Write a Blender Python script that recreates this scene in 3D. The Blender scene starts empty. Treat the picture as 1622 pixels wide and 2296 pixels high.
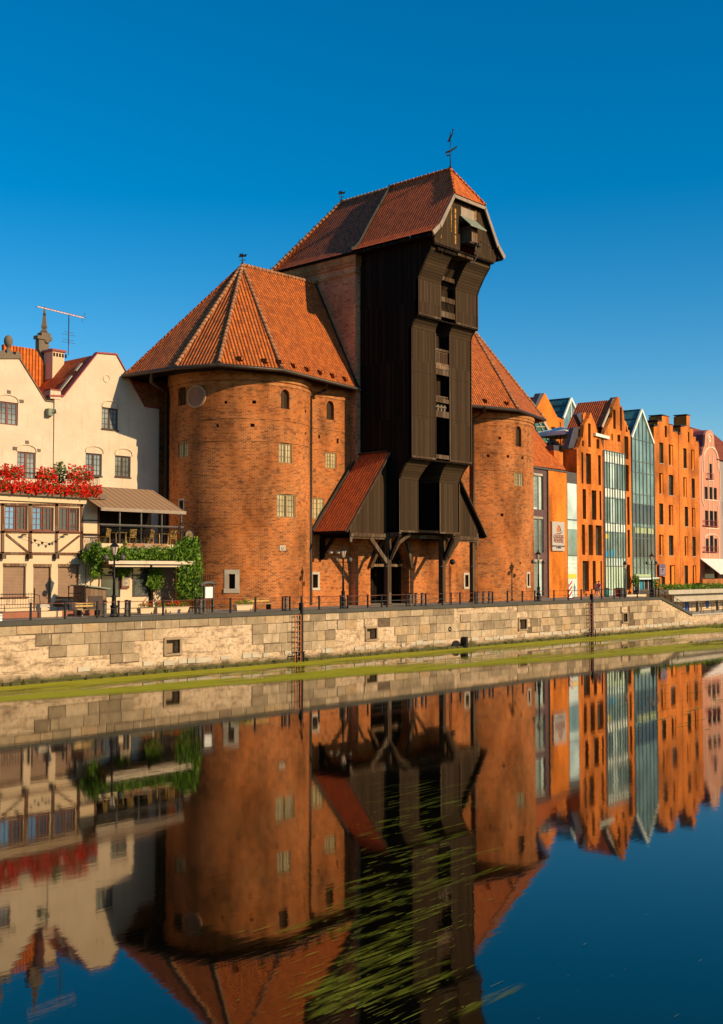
import bpy, math, random
from mathutils import Vector, Matrix
from mathutils.geometry import tessellate_polygon
random.seed(7)
R_ = math.radians
SC = bpy.context.scene
COL = SC.collection
PI = math.pi

# ------------------------------------------------------------------ camera, sky, sun
# world axes: x runs along the quay (to the right in the photo), y into the land, z up; water at 0
CAM = Vector((0.0, -57.0, 6.4))
FPX = 2560.0; CX = 811.0; CY = 1148.0; HOR = 1278.0
PSI = math.atan2(2560.0, 2299.0) - 0.0            # angle between quay line and view direction is 90 - PSI
YAW = PI/2 - PSI                                   # direction of view measured from +x
YAW = math.atan2(2299.0, 2560.0)
PITCH = math.atan((HOR-CY)/FPX)
cd = bpy.data.cameras.new('camera'); cam = bpy.data.objects.new('camera', cd); COL.objects.link(cam)
cam.location = CAM
cam.rotation_euler = (PI/2+PITCH, 0, YAW-PI/2)
cd.sensor_fit = 'HORIZONTAL'; cd.sensor_width = 36; cd.lens = 36*FPX/1622.0
cd.clip_start = 0.5; cd.clip_end = 6000
SC.camera = cam

SUN_EL = R_(24); SUN_DIR = Vector((0.222, -0.975, 0)).normalized()*math.cos(SUN_EL); SUN_DIR.z = math.sin(SUN_EL)
w = bpy.data.worlds.new('World'); SC.world = w; w.use_nodes = True
wn = w.node_tree.nodes; wl = w.node_tree.links
for n_ in list(wn): wn.remove(n_)
sky = wn.new('ShaderNodeTexSky'); sky.sky_type = 'NISHITA'; sky.sun_disc = False
sky.sun_elevation = SUN_EL; sky.sun_rotation = math.atan2(SUN_DIR.x, SUN_DIR.y)
sky.air_density = 1.0; sky.dust_density = 0.3; sky.ozone_density = 3.0; sky.altitude = 0
hs = wn.new('ShaderNodeHueSaturation'); hs.inputs['Saturation'].default_value = 1.5; hs.inputs['Value'].default_value = 1.0; hs.inputs['Hue'].default_value = 0.495
bg = wn.new('ShaderNodeBackground'); bg.inputs['Strength'].default_value = 0.122
wo = wn.new('ShaderNodeOutputWorld')
wl.new(sky.outputs[0], hs.inputs['Color']); wl.new(hs.outputs[0], bg.inputs[0]); wl.new(bg.outputs[0], wo.inputs[0])
sl = bpy.data.lights.new('sun', 'SUN'); sl.energy = 5.0; sl.angle = R_(0.5); sl.color = (1.0, 0.77, 0.47)
so = bpy.data.objects.new('sun', sl); COL.objects.link(so)
so.rotation_euler = SUN_DIR.to_track_quat('Z', 'Y').to_euler()
SC.view_settings.view_transform = 'Standard'; SC.view_settings.look = 'None'
SC.view_settings.exposure = 0.14; SC.view_settings.gamma = 1.0
SC.render.engine = 'CYCLES'
SC.cycles.max_bounces = 6; SC.cycles.diffuse_bounces = 3; SC.cycles.glossy_bounces = 4; SC.cycles.transmission_bounces = 4; SC.cycles.transparent_max_bounces = 12
SC.cycles.caustics_reflective = False; SC.cycles.caustics_refractive = False

# ------------------------------------------------------------------ geometry helpers
cP, sP = math.cos(PITCH), math.sin(PITCH); cY, sY = math.cos(YAW), math.sin(YAW)
def ray(X, Y):
    a = (X-CX)/FPX; b = (CY-Y)/FPX
    h = cP - b*sP; z = sP + b*cP
    return Vector((cY*h + sY*a, sY*h - cY*a, z))
def proj(p):
    v = Vector(p)-CAM
    f = v.x*cY+v.y*sY; r = v.x*sY-v.y*cY
    dz = f*cP+v.z*sP; up = -f*sP+v.z*cP
    return (CX+FPX*r/dz, CY-FPX*up/dz)
def at_y(X, Y, y):
    d = ray(X, Y); t = (y-CAM.y)/d.y; p = CAM+d*t; return p.x, p.z
def at_x(X, Y, x):
    d = ray(X, Y); t = (x-CAM.x)/d.x; p = CAM+d*t; return p.y, p.z
def at_z(X, Y, z):
    d = ray(X, Y); t = (z-CAM.z)/d.z; p = CAM+d*t; return p.x, p.y

def wloc(o):
    v = Vector((0, 0, 0))
    while o is not None: v = v+o.location; o = o.parent
    return v
class MB:
    def __init__(s): s.v = []; s.f = []; s.uv = []; s.sm = []
    def face(s, pts, uv=None, smooth=False):
        i = len(s.v); s.v += [tuple(p) for p in pts]; s.f.append(tuple(range(i, i+len(pts)))); s.uv.append(uv); s.sm.append(smooth)
    def box(s, x0, x1, y0, y1, z0, z1):
        s.hexa([(x0,y0,z0),(x1,y0,z0),(x1,y1,z0),(x0,y1,z0),(x0,y0,z1),(x1,y0,z1),(x1,y1,z1),(x0,y1,z1)])
    def hexa(s, c):
        for q in ((3,2,1,0),(4,5,6,7),(0,1,5,4),(1,2,6,5),(2,3,7,6),(3,0,4,7)): s.face([c[i] for i in q])
    def fbox(s, fr, s0, s1, z0, z1, d0, d1):
        # d grows outwards
        P = fr.P
        s.hexa([P(s0,d1,z0),P(s1,d1,z0),P(s1,d0,z0),P(s0,d0,z0),P(s0,d1,z1),P(s1,d1,z1),P(s1,d0,z1),P(s0,d0,z1)])
    def beam(s, a, b, w, h=None, up=(0,0,1)):
        a = Vector(a); b = Vector(b); h = w if h is None else h
        d = (b-a).normalized(); u = Vector(up)
        if abs(d.dot(u)) > .98: u = Vector((0,1,0))
        r = d.cross(u).normalized()*(w/2); q = r.cross(d).normalized()*(h/2)
        c = []
        for p in (a, b): c += [p-r-q, p+r-q, p+r+q, p-r+q]
        s.hexa(c)
    def tube(s, pts, r, n=8, cap=True, r1=None):
        pts = [Vector(p) for p in pts]; m = len(pts); rings = []
        for i, p in enumerate(pts):
            d = (pts[min(i+1, m-1)]-pts[max(i-1, 0)])
            if d.length < 1e-9: d = Vector((0,0,1))
            d.normalize()
            u = Vector((0,0,1)) if abs(d.z) < .95 else Vector((1,0,0))
            a = d.cross(u).normalized(); b = a.cross(d).normalized()
            rr = r if r1 is None else r+(r1-r)*i/(m-1)
            if isinstance(r, (list, tuple)): rr = r[i]
            rings.append([p+a*(rr*math.cos(2*PI*k/n))+b*(rr*math.sin(2*PI*k/n)) for k in range(n)])
        for i in range(m-1):
            for k in range(n):
                k2 = (k+1) % n
                s.face([rings[i][k], rings[i+1][k], rings[i+1][k2], rings[i][k2]][::-1], smooth=True)
        if cap: s.face(rings[0][::-1][::-1]); s.face(rings[-1][::-1])
    def lathe(s, c, prof, n=12, smooth=True, a0=0):
        c = Vector(c); rings = [[c+Vector((r*math.cos(a0+2*PI*k/n), r*math.sin(a0+2*PI*k/n), z)) for k in range(n)] for r, z in prof]
        for i in range(len(prof)-1):
            for k in range(n):
                k2 = (k+1) % n; s.face([rings[i][k], rings[i][k2], rings[i+1][k2], rings[i+1][k]], smooth=smooth)
        s.face(rings[0][::-1]); s.face(rings[-1])
    def blob(s, c, r, n=8, m=5, j=0.0):
        c = Vector(c); rx, ry, rz = r if isinstance(r, (tuple, list)) else (r, r, r); g = []
        for i in range(m+1):
            t = PI*i/m
            g.append([c+Vector((rx*math.sin(t)*math.cos(2*PI*k/n), ry*math.sin(t)*math.sin(2*PI*k/n), -rz*math.cos(t)))*1.0 + Vector((random.uniform(-j,j),random.uniform(-j,j),random.uniform(-j,j))) for k in range(n)])
        for i in range(m):
            for k in range(n):
                k2 = (k+1) % n; s.face([g[i][k], g[i][k2], g[i+1][k2], g[i+1][k]], smooth=True)
    def prism(s, poly, ext):
        # planar polygon (3-D points) extruded along ext
        ext = Vector(ext); poly = [Vector(p) for p in poly]
        tri = tessellate_polygon([poly])
        for t in tri: s.face([poly[i] for i in t]); s.face([(poly[i]+ext) for i in t][::-1])
        for i in range(len(poly)):
            a = poly[i]; b = poly[(i+1) % len(poly)]; s.face([a, b, b+ext, a+ext])
    def facade(s, fr, outer, holes=(), d=0.0, th=0.3, rim=True):
        # flat wall with holes, local (s,z) outline; front at d, reveals th deep
        loops = [[Vector((p[0], p[1], 0)) for p in outer]]+[[Vector((p[0], p[1], 0)) for p in h] for h in holes]
        flat = [p for l in loops for p in l]
        for t in tessellate_polygon(loops):
            q = [flat[i] for i in t]
            n = (q[1]-q[0]).cross(q[2]-q[0]).z
            if n < 0: q = q[::-1]
            s.face([fr.P(p.x, d, p.y) for p in q], uv=[(p.x, p.y) for p in q])
        for li, l in enumerate(loops):
            if li == 0 and not rim: continue
            for i in range(len(l)):
                a = l[i]; b = l[(i+1) % len(l)]
                s.face([fr.P(a.x,d,a.y), fr.P(b.x,d,b.y), fr.P(b.x,d-th,b.y), fr.P(a.x,d-th,a.y)])
    def grid(s, fr, s0, s1, z0, z1, holes=(), d=0.0, th=0.3, ds=1e9):
        # wall as cells (also on a cylinder); holes = (s0,s1,z0,z1)
        ss = {s0, s1}; zs = {z0, z1}
        for h in holes: ss |= {h[0], h[1]}; zs |= {h[2], h[3]}
        ss = sorted(x for x in ss if s0-1e-6 <= x <= s1+1e-6); zs = sorted(z for z in zs if z0-1e-6 <= z <= z1+1e-6)
        s2 = []
        for a, b in zip(ss, ss[1:]):
            k = max(1, math.ceil((b-a)/ds)); s2 += [a+(b-a)*i/k for i in range(k)]
        ss = s2+[ss[-1]]
        for a, b in zip(ss, ss[1:]):
            for c, e in zip(zs, zs[1:]):
                m = (a+b)/2; q = (c+e)/2
                if any(h[0] < m < h[1] and h[2] < q < h[3] for h in holes): continue
                s.face([fr.P(a,d,c), fr.P(b,d,c), fr.P(b,d,e), fr.P(a,d,e)], uv=[(a,c),(b,c),(b,e),(a,e)])
        for h in holes:
            a, b, c, e = h
            for (p, q) in (((a,c),(b,c)), ((b,c),(b,e)), ((b,e),(a,e)), ((a,e),(a,c))):
                s.face([fr.P(p[0],d,p[1]), fr.P(q[0],d,q[1]), fr.P(q[0],d-th,q[1]), fr.P(p[0],d-th,p[1])])
    def build(s, name, mat, parent=None, bevel=0.0):
        off = wloc(parent) if parent is not None else Vector((0,0,0))
        me = bpy.data.meshes.new(name)
        # merge identical vertices so islands and smooth shading work
        idx = {}; vs = []; fs = []; uvs = []; sm = []
        for f, uv, q in zip(s.f, s.uv, s.sm):
            g = []; 
            for i in f:
                p = s.v[i]; k = (round(p[0],4), round(p[1],4), round(p[2],4))
                if k not in idx: idx[k] = len(vs); vs.append((p[0]-off.x, p[1]-off.y, p[2]-off.z))
                g.append(idx[k])
            h = []; hu = []
            for j, i in enumerate(g):
                if i not in h: h.append(i); hu.append(j)
            if len(h) < 3: continue
            P = [Vector(s.v[f[j]]) for j in hu]
            fs.append(h); sm.append(q)
            if uv is not None: uvs += [uv[j] for j in hu]
            else:
                n = Vector((0,0,0))
                for a in range(len(P)): n += P[a].cross(P[(a+1) % len(P)])
                if n.length < 1e-12: n = Vector((0,0,1))
                n.normalize()
                t = Vector((0,0,1)).cross(n)
                t = t.normalized() if t.length > .05 else Vector((1,0,0))
                if abs(n.z) > .985: t = Vector((1,0,0))
                b = n.cross(t)
                uvs += [(p.dot(t), p.dot(b)) for p in P]
        me.from_pydata(vs, [], fs)
        ul = me.uv_layers.new(name='UVMap')
        if len(uvs) == len(ul.data):
            for i, uv in enumerate(uvs): ul.data[i].uv = uv
        me.polygons.foreach_set('use_smooth', sm)
        me.materials.append(mat); me.update()
        o = bpy.data.objects.new(name, me); COL.objects.link(o)
        if parent is not None: o.parent = parent
        if bevel > 0:
            m = o.modifiers.new('bevel', 'BEVEL'); m.width = bevel; m.segments = 2; m.limit_method = 'ANGLE'
        return o

class Fr:
    "flat facade frame: s to the right along the facade, d outwards (towards the water), z up"
    def __init__(s, x0, y0, ang=0.0): s.o = Vector((x0, y0)); s.c = math.cos(ang); s.s = math.sin(ang)
    def P(s, a, d, z): return Vector((s.o.x+a*s.c+d*s.s, s.o.y+a*s.s-d*s.c, z))
    def px(s, X, Y, d=0.0):
        r = ray(X, Y); nx, ny = s.s, -s.c
        ox, oy = s.o.x+d*nx, s.o.y+d*ny
        t = ((ox-CAM.x)*nx+(oy-CAM.y)*ny)/(r.x*nx+r.y*ny); p = CAM+r*t
        return ((p.x-s.o.x)*s.c+(p.y-s.o.y)*s.s, p.z)
    def rect(s, X0, X1, Y0, Y1, d=0.0):
        "pixel box -> (s0,s1,z0,z1), measured on the centre lines"
        xm = (X0+X1)/2; ym = (Y0+Y1)/2
        return (s.px(X0, ym, d)[0], s.px(X1, ym, d)[0], s.px(xm, Y1, d)[1], s.px(xm, Y0, d)[1])
class Cyl(Fr):
    def __init__(s, cx, cy, r): s.c0 = Vector((cx, cy)); s.r = r
    def P(s, a, d, z): t = a/s.r; return Vector((s.c0.x+(s.r+d)*math.cos(t), s.c0.y+(s.r+d)*math.sin(t), z))
    def px(s, X, Y, d=0.0):
        r = ray(X, Y); ox, oy = CAM.x-s.c0.x, CAM.y-s.c0.y
        A = r.x**2+r.y**2; B = 2*(ox*r.x+oy*r.y); C = ox*ox+oy*oy-(s.r+d)**2
        D = max(0, B*B-4*A*C); t = (-B-math.sqrt(D))/(2*A); p = CAM+r*t
        th = math.atan2(p.y-s.c0.y, p.x-s.c0.x)
        return (s.r*(th-2*PI if th > 1.2 else th), p.z)

def thing(name, label, cat, loc=(0,0,0), group=None, rz=0):
    o = bpy.data.objects.new(name, None); COL.objects.link(o); o.location = loc; o.rotation_euler = (0,0,rz)
    o.empty_display_size = .3
    o['label'] = label; o['category'] = cat
    if group: o['group'] = group
    return o
def tag(o, label, cat, group=None, kind=None):
    if label: o['label'] = label
    if cat: o['category'] = cat
    if group: o['group'] = group
    if kind: o['kind'] = kind
    return o
def copy_tree(o, parent=None, loc=None, rz=None, label=None, kids=None):
    c = o.copy(); COL.objects.link(c)
    if parent is not None: c.parent = parent
    if loc is not None: c.location = loc
    if rz is not None: c.rotation_euler = (0,0,rz)
    if label: c['label'] = label
    for ch in [q for q in COL.objects if q.parent == o]: copy_tree(ch, c)
    return c

# ------------------------------------------------------------------ materials
class NT:
    def __init__(s, name, rough=.8, spec=.3, metal=0.0):
        s.m = bpy.data.materials.new(name); s.m.use_nodes = True; s.t = s.m.node_tree; s.N = s.t.nodes; s.L = s.t.links
        s.b = s.N['Principled BSDF']; s.b.inputs['Roughness'].default_value = rough; s.b.inputs['Metallic'].default_value = metal
        s.b.inputs['Specular IOR Level'].default_value = spec
    def n(s, ty, ins=None, **pr):
        q = s.N.new('ShaderNode'+ty)
        for k, v in pr.items(): setattr(q, k, v)
        for k, v in (ins or {}).items(): s.set(q.inputs[k], v)
        return q
    def set(s, sock, v):
        if hasattr(v, 'is_output'): s.L.new(v, sock)
        elif hasattr(v, 'outputs'): s.L.new(v.outputs[0], sock)
        else:
            if isinstance(v, (tuple, list)) and len(v) == 3 and sock.type == 'RGBA': v = (*v, 1)
            sock.default_value = v
    def P(s, k, v): s.set(s.b.inputs[k], v)
    def uv(s): return s.n('UVMap').outputs[0]
    def obj(s): return s.n('TexCoord').outputs['Object']
    def noise(s, vec, scale, det=4, rough=.55, sx=None):
        if sx: vec = s.n('Mapping', {'Vector': vec, 'Scale': sx}).outputs[0]
        return s.n('TexNoise', {'Vector': vec, 'Scale': scale, 'Detail': det, 'Roughness': rough}).outputs['Fac']
    def ramp(s, fac, stops):
        r = s.n('ValToRGB', {'Fac': fac}); e = r.color_ramp.elements
        while len(e) < len(stops): e.new(.5)
        for q, (p, c) in zip(e, stops):
            q.position = p; q.color = (*c, 1) if isinstance(c, (tuple, list)) else (c, c, c, 1)
        return r.outputs[0]
    def mix(s, f, a, b, mode='MIX'):
        q = s.n('MixRGB', {'Fac': f, 'Color1': a, 'Color2': b}, blend_type=mode); return q.outputs[0]
    def math(s, op, a, b=None, c=None):
        ins = {0: a}
        if b is not None: ins[1] = b
        if c is not None: ins[2] = c
        return s.n('Math', ins, operation=op).outputs[0]
    def bump(s, h, st=.3, dist=.02, nrm=None):
        q = s.n('Bump', {'Height': h, 'Strength': st, 'Distance': dist})
        if nrm is not None: s.L.new(nrm, q.inputs['Normal'])
        s.P('Normal', q.outputs[0]); return q.outputs[0]

def m_plain(name, col, rough=.7, var=.25, scale=3, metal=0.0, spec=.3, bump=0.0):
    k = NT(name, rough, spec, metal); o = k.obj(); f = k.noise(o, scale, 6, .65)
    lo = tuple(c*(1-var) for c in col); hi = tuple(min(1, c*(1+var)) for c in col)
    k.P('Base Color', k.ramp(f, [(.3, lo), (.7, hi)]))
    if bump: k.bump(k.noise(o, scale*8, 4), bump, .03)
    return k.m
def m_brick(name, c1, c2, mortar, rw=.33, rh=.11, ms=.016, wear=.5, stain=(.05,.03,.02), stain_amt=.35, pale=.25, bump=.5, palec=(.50,.34,.22), odd=.88):
    k = NT(name, .88, .15); uv = k.uv()
    br = k.n('TexBrick', {'Vector': uv, 'Color1': c1, 'Color2': c2, 'Mortar': mortar, 'Scale': 1.0, 'Mortar Size': ms, 'Mortar Smooth': .3, 'Bias': -.1, 'Brick Width': rw, 'Row Height': rh})
    col = br.outputs['Color']
    # odd dark (overfired) bricks
    cell = k.n('VectorMath', {0: uv, 1: (rw, rh, 1)}, operation='DIVIDE').outputs[0]
    cell = k.n('VectorMath', {0: cell}, operation='FLOOR').outputs[0]
    wn_ = k.n('TexWhiteNoise', {'Vector': cell}).outputs['Value']
    col = k.mix(k.math('MULTIPLY', k.math('GREATER_THAN', wn_, odd), .5), col, (c2[0]*.3, c2[1]*.4, c2[2]*.7))
    big = k.noise(uv, .35, 5, .6)
    col = k.mix(k.math('MULTIPLY', k.ramp(big, [(.42, 0.0), (.68, 1.0)]), wear), col, (c1[0]*1.25, c1[1]*1.35, c1[2]*1.3))
    mid = k.noise(uv, 1.4, 6, .7, sx=(1, 1.8, 1))
    col = k.mix(k.math('MULTIPLY', k.ramp(mid, [(.52, 0.0), (.72, 1.0)]), stain_amt), col, stain)
    fine = k.noise(uv, 3.2, 5, .75, sx=(1, 2.5, 1))
    col = k.mix(k.math('MULTIPLY', k.ramp(fine, [(.56, 0.0), (.72, 1.0)]), pale), col, palec)
    lf = k.noise(uv, .22, 4, .6, sx=(1.6, .6, 1)); col = k.mix(1.0, col, k.ramp(lf, [(.36, .52), (.5, .92), (.62, 1.18)]), 'MULTIPLY')
    vf = k.noise(uv, 22, 3, .6, sx=(.5, 1.6, 1)); col = k.mix(1.0, col, k.ramp(vf, [(.3, .72), (.7, 1.25)]), 'MULTIPLY')
    k.P('Base Color', col)
    h = k.math('ADD', k.math('MULTIPLY', br.outputs['Fac'], -1.0), k.math('MULTIPLY', vf, .8))
    k.bump(h, bump, .015); return k.m
def m_tile(name, c1, c2, dark, cw=.27, rh=.36, bump=1.0, dirt=.35, moss=(.06,.05,.03)):
    k = NT(name, .7, .25); uv = k.uv()
    sp = k.n('SeparateXYZ', {0: uv}); u = sp.outputs[0]; v = sp.outputs[1]
    cu = k.math('DIVIDE', u, cw); cv = k.math('DIVIDE', v, rh)
    fu = k.math('FRACT', cu); fv = k.math('FRACT', cv)
    roll = k.math('SINE', k.math('MULTIPLY', fu, PI))
    lip = k.math('SUBTRACT', 1.0, fv)
    cell = k.n('CombineXYZ', {0: k.math('FLOOR', cu), 1: k.math('FLOOR', cv)}).outputs[0]
    wn_ = k.n('TexWhiteNoise', {'Vector': cell}).outputs['Value']
    col = k.ramp(wn_, [(0, c2), (.45, c1), (1, tuple(min(1, c*1.25) for c in c1))])
    gap = k.ramp(roll, [(.30, 1.0), (.72, 0.0)])
    col = k.mix(k.math('MULTIPLY', gap, .78), col, dark)  # shadow in the grooves between tile columns, painted into the colour
    edge = k.math('GREATER_THAN', fv, .9); col = k.mix(k.math('MULTIPLY', edge, .3), col, dark)
    col = k.mix(k.math('MULTIPLY', k.ramp(k.noise(uv, 1.0, 6, .7), [(.45, 0.0), (.7, 1.0)]), dirt), col, moss)
    k.P('Base Color', col)
    k.bump(k.math('ADD', roll, k.math('MULTIPLY', lip, .5)), bump, .09)
    return k.m
def m_wood(name, c1, c2, pw=.19, vert=True, bump=.5, pale=(.20,.17,.13), grain=1.0):
    k = NT(name, .9, .06); uv = k.uv()
    sp = k.n('SeparateXYZ', {0: uv}); u = sp.outputs[0 if vert else 1]; v = sp.outputs[1 if vert else 0]
    cu = k.math('DIVIDE', u, pw); fu = k.math('FRACT', cu); fl = k.math('FLOOR', cu)
    seg = k.math('FLOOR', k.math('ADD', k.math('DIVIDE', v, 4.6), k.math('MULTIPLY', 0.0, fl)))
    wn_ = k.n('TexWhiteNoise', {'Vector': k.n('CombineXYZ', {0: fl, 1: seg}).outputs[0]}).outputs['Value']
    g = k.n('CombineXYZ', {0: k.math('MULTIPLY', u, 14*grain), 1: k.math('MULTIPLY', v, .9), 2: k.math('MULTIPLY', wn_, 7)}).outputs[0]
    gr = k.noise(g, 1.0, 6, .7)
    col = k.ramp(k.math('ADD', k.math('MULTIPLY', wn_, .45), k.math('MULTIPLY', gr, .6)), [(.2, c2), (.6, c1), (.95, pale)])
    gap = k.math('LESS_THAN', fu, .1); col = k.mix(k.math('MULTIPLY', gap, .8), col, tuple(c*.25 for c in c2))
    k.P('Base Color', col)
    k.bump(k.math('ADD', k.math('MULTIPLY', gap, -1.0), k.math('ADD', k.math('MULTIPLY', gr, .6), k.math('MULTIPLY', wn_, .5))), bump, .02)
    return k.m
def m_plaster(name, col, dirt=(.45,.36,.26), amt=.35, streak=.3, bump=.25):
    k = NT(name, .9, .15); uv = k.uv()
    a = k.noise(uv, .5, 6, .65); b = k.noise(uv, 1.0, 6, .7, sx=(2.2, .18, 1)); c = k.noise(uv, 9, 5, .7)
    cl = k.mix(k.math('MULTIPLY', k.ramp(a, [(.4, 0.0), (.75, 1.0)]), amt), col, dirt)
    cl = k.mix(k.math('MULTIPLY', k.ramp(b, [(.55, 0.0), (.8, 1.0)]), streak), cl, tuple(x*.55 for x in dirt))
    cl = k.mix(1.0, cl, k.ramp(c, [(.3, .9), (.7, 1.07)]), 'MULTIPLY')
    k.P('Base Color', cl); k.bump(k.noise(uv, 14, 6, .7), bump, .02); return k.m
def m_glass(name, col=(.03,.05,.07), rough=.04, spec=1.0, var=0.0, wob=.15, ior=1.9):
    k = NT(name, rough, .5); k.P('IOR', ior); uv = k.uv()
    if var:
        f = k.noise(uv, .35, 3); k.P('Base Color', k.ramp(f, [(.35, tuple(c*(1-var) for c in col)), (.65, tuple(min(1, c*(1+var)) for c in col))]))
    else: k.P('Base Color', col)
    k.bump(k.noise(uv, .8, 2), wob, .02); return k.m
def m_leaf(name, c1, c2, tr=.25):
    k = NT(name, .55, .3); g = k.n('NewGeometry'); r = g.outputs['Random Per Island']
    k.P('Base Color', k.ramp(r, [(0, c2), (.6, c1), (1, tuple(min(1, c*1.5) for c in c1))]))
    k.P('Subsurface Weight', 0.0)
    tl = k.n('BsdfTranslucent', {'Color': k.ramp(r, [(0, c2), (1, tuple(min(1, c*1.4) for c in c1))])})
    mx = k.n('MixShader', {0: tr, 1: k.b.outputs[0], 2: tl.outputs[0]})
    k.L.new(mx.outputs[0], k.N['Material Output'].inputs['Surface']); return k.m

M = {}
M['brick_old'] = m_brick('old_brick', (.48,.116,.020), (.21,.045,.013), (.46,.22,.08), ms=.026, wear=.5, stain_amt=.85, pale=.42, palec=(.46,.24,.10))
M['brick_main'] = m_brick('tower_brick', (.62,.21,.075), (.40,.115,.045), (.58,.36,.19), ms=.022, wear=.35, stain_amt=.4, pale=.6)
M['brick_cornice'] = m_brick('cornice_brick', (.55,.20,.06), (.40,.12,.03), (.40,.22,.10), wear=.4, stain_amt=.15, pale=.15)
M['brick_new'] = m_brick('new_brick', (.74,.185,.018), (.56,.12,.012), (.50,.20,.06), rw=.28, rh=.1, wear=.35, stain_amt=.22, pale=.15, bump=.4, odd=.975)
M['brick_new2'] = m_brick('new_brick_warm', (.72,.19,.018), (.58,.135,.012), (.66,.20,.03), rw=.28, rh=.1, wear=.3, stain_amt=.12, pale=.05, bump=.3, odd=.985)
M['tile'] = m_tile('pantile', (.52,.125,.018), (.38,.085,.014), (.075,.020,.008), dirt=.25)
M['tile_dark'] = m_tile('pantile_old', (.36,.075,.020), (.22,.047,.016), (.08,.022,.01), dirt=.3)
M['tile_red'] = m_tile('pantile_red', (.60,.105,.017), (.46,.075,.013), (.14,.03,.01), dirt=.08)
M['tile_new'] = m_tile('pantile_new', (.70,.16,.02), (.55,.11,.015), (.14,.03,.01), dirt=.1)
M['ridge'] = m_plain('ridge_tile', (.36,.16,.07), .8, .5, 2.5)
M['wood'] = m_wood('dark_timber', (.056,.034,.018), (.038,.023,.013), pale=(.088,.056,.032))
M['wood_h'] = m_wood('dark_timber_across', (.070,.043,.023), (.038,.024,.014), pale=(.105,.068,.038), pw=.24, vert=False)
M['wood_side'] = m_wood('shaded_timber', (.014,.009,.006), (.008,.006,.004), pale=(.04,.026,.016))  # shade put into the colour: darker timber for hoist sides, shaft and undersides
M['wood_beam'] = m_wood('beam_timber', (.10,.058,.031), (.055,.033,.019), pw=.5)
M['wood_lit'] = m_wood('brown_timber', (.22,.13,.07), (.12,.07,.04), pw=.3)
M['trim'] = m_plain('painted_verge_board', (.30,.22,.155), .7, .2, 2)
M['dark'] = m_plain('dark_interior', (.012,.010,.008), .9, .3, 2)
M['metal'] = m_plain('dark_metal', (.045,.040,.035), .5, .4, 6, .6)
M['pipe'] = m_plain('brown_pipe', (.06,.042,.03), .5, .3, 4, .4)
M['iron'] = m_plain('black_iron', (.018,.017,.016), .5, .3, 8, .5)
M['steel'] = m_plain('grey_steel', (.10,.085,.07), .6, .3, 6, .3)
M['copper'] = m_plain('green_sheet', (.20,.22,.15), .6, .25, 3)
M['stone'] = m_plaster('pale_stone', (.50,.42,.31), (.25,.20,.14), .5, .3, .4)
M['niche'] = m_plaster('niche_stone', (.34,.235,.14), (.17,.12,.07), .5, .3, .5)
M['stone_dark'] = m_plaster('weathered_stone', (.19,.145,.10), (.07,.06,.04), .5, .3, .5)
M['plaster_w'] = m_plaster('white_plaster', (.68,.53,.375), (.46,.33,.22), .5, .6)
M['plaster_c'] = m_plaster('cream_plaster', (.68,.49,.30), (.50,.34,.2), .3, .2)
M['frame_ol'] = m_plain('olive_frame', (.25,.175,.075), .6, .15, 4)
M['frame_br'] = m_plain('brown_frame', (.17,.055,.03), .5, .25, 4)
M['frame_dk'] = m_plain('dark_frame', (.06,.035,.025), .5, .25, 4)
M['glass'] = m_glass('window_glass', (.05,.055,.05), .05, var=.5, ior=1.7)
M['glass_pale'] = m_glass('pale_window_glass', (.42,.33,.17), .15, var=.45, ior=1.45)
M['glass_sky'] = m_glass('sky_window_glass', (.20,.22,.20), .05, var=.6, ior=1.6)
M['glass_blue'] = m_glass('blue_window_glass', (.10,.24,.42), .03, var=.3, ior=2.0)
G = 3.55
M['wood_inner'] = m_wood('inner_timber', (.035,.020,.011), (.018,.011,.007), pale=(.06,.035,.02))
# ------------------------------------------------------------------ shared builders
def bars(mb, fr, r, d, fw, nx, nz, mid=None, dep=.07, mw=.03):
    a, b, c, e = r
    mb.fbox(fr, a, b, c, c+fw, d-dep, d); mb.fbox(fr, a, b, e-fw, e, d-dep, d)
    mb.fbox(fr, a, a+fw, c+fw, e-fw, d-dep, d); mb.fbox(fr, b-fw, b, c+fw, e-fw, d-dep, d)
    m = (a+b)/2
    if mid: mb.fbox(fr, m-mid/2, m+mid/2, c+fw, e-fw, d-dep, d+.006)
    for i in range(1, nx):
        x = a+(b-a)*i/nx
        if mid and abs(x-m) < mid: continue
        mb.fbox(fr, x-mw/2, x+mw/2, c+fw, e-fw, d-dep*.7, d-.012)
    for j in range(1, nz):
        z = c+(e-c)*j/nz; mb.fbox(fr, a+fw, b-fw, z-mw/2, z+mw/2, d-dep*.7, d-.016)
def window(fr, r, root, fm, gm, nx=2, nz=3, mid=.08, fw=.07, d=-.12, name='window', label=None, mw=.03):
    b = MB(); bars(b, fr, r, d, fw, nx, nz, mid, mw=mw); o = b.build(name, fm, root)
    g = MB(); g.face([fr.P(r[0],d-.05,r[2]), fr.P(r[1],d-.05,r[2]), fr.P(r[1],d-.05,r[3]), fr.P(r[0],d-.05,r[3])]); g.build('pane', gm, o)
    if label: o['label'] = label
    return o
def surround(fr, r, root, m, w_=.16, d=.03, name='window_surround', sill=True):
    a, b, c, e = r; q = MB()
    q.fbox(fr, a-w_, a, c, e, -.1, d); q.fbox(fr, b, b+w_, c, e, -.1, d); q.fbox(fr, a-w_, b+w_, e, e+w_, -.1, d+.004); q.fbox(fr, a-w_-.03, b+w_+.03, c-w_, c, -.1, d+.05)
    return q.build(name, m, root)
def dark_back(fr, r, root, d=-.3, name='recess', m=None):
    q = MB(); q.face([fr.P(r[0],d,r[2]), fr.P(r[1],d,r[2]), fr.P(r[1],d,r[3]), fr.P(r[0],d,r[3])]); return q.build(name, m or M['dark'], root)
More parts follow.
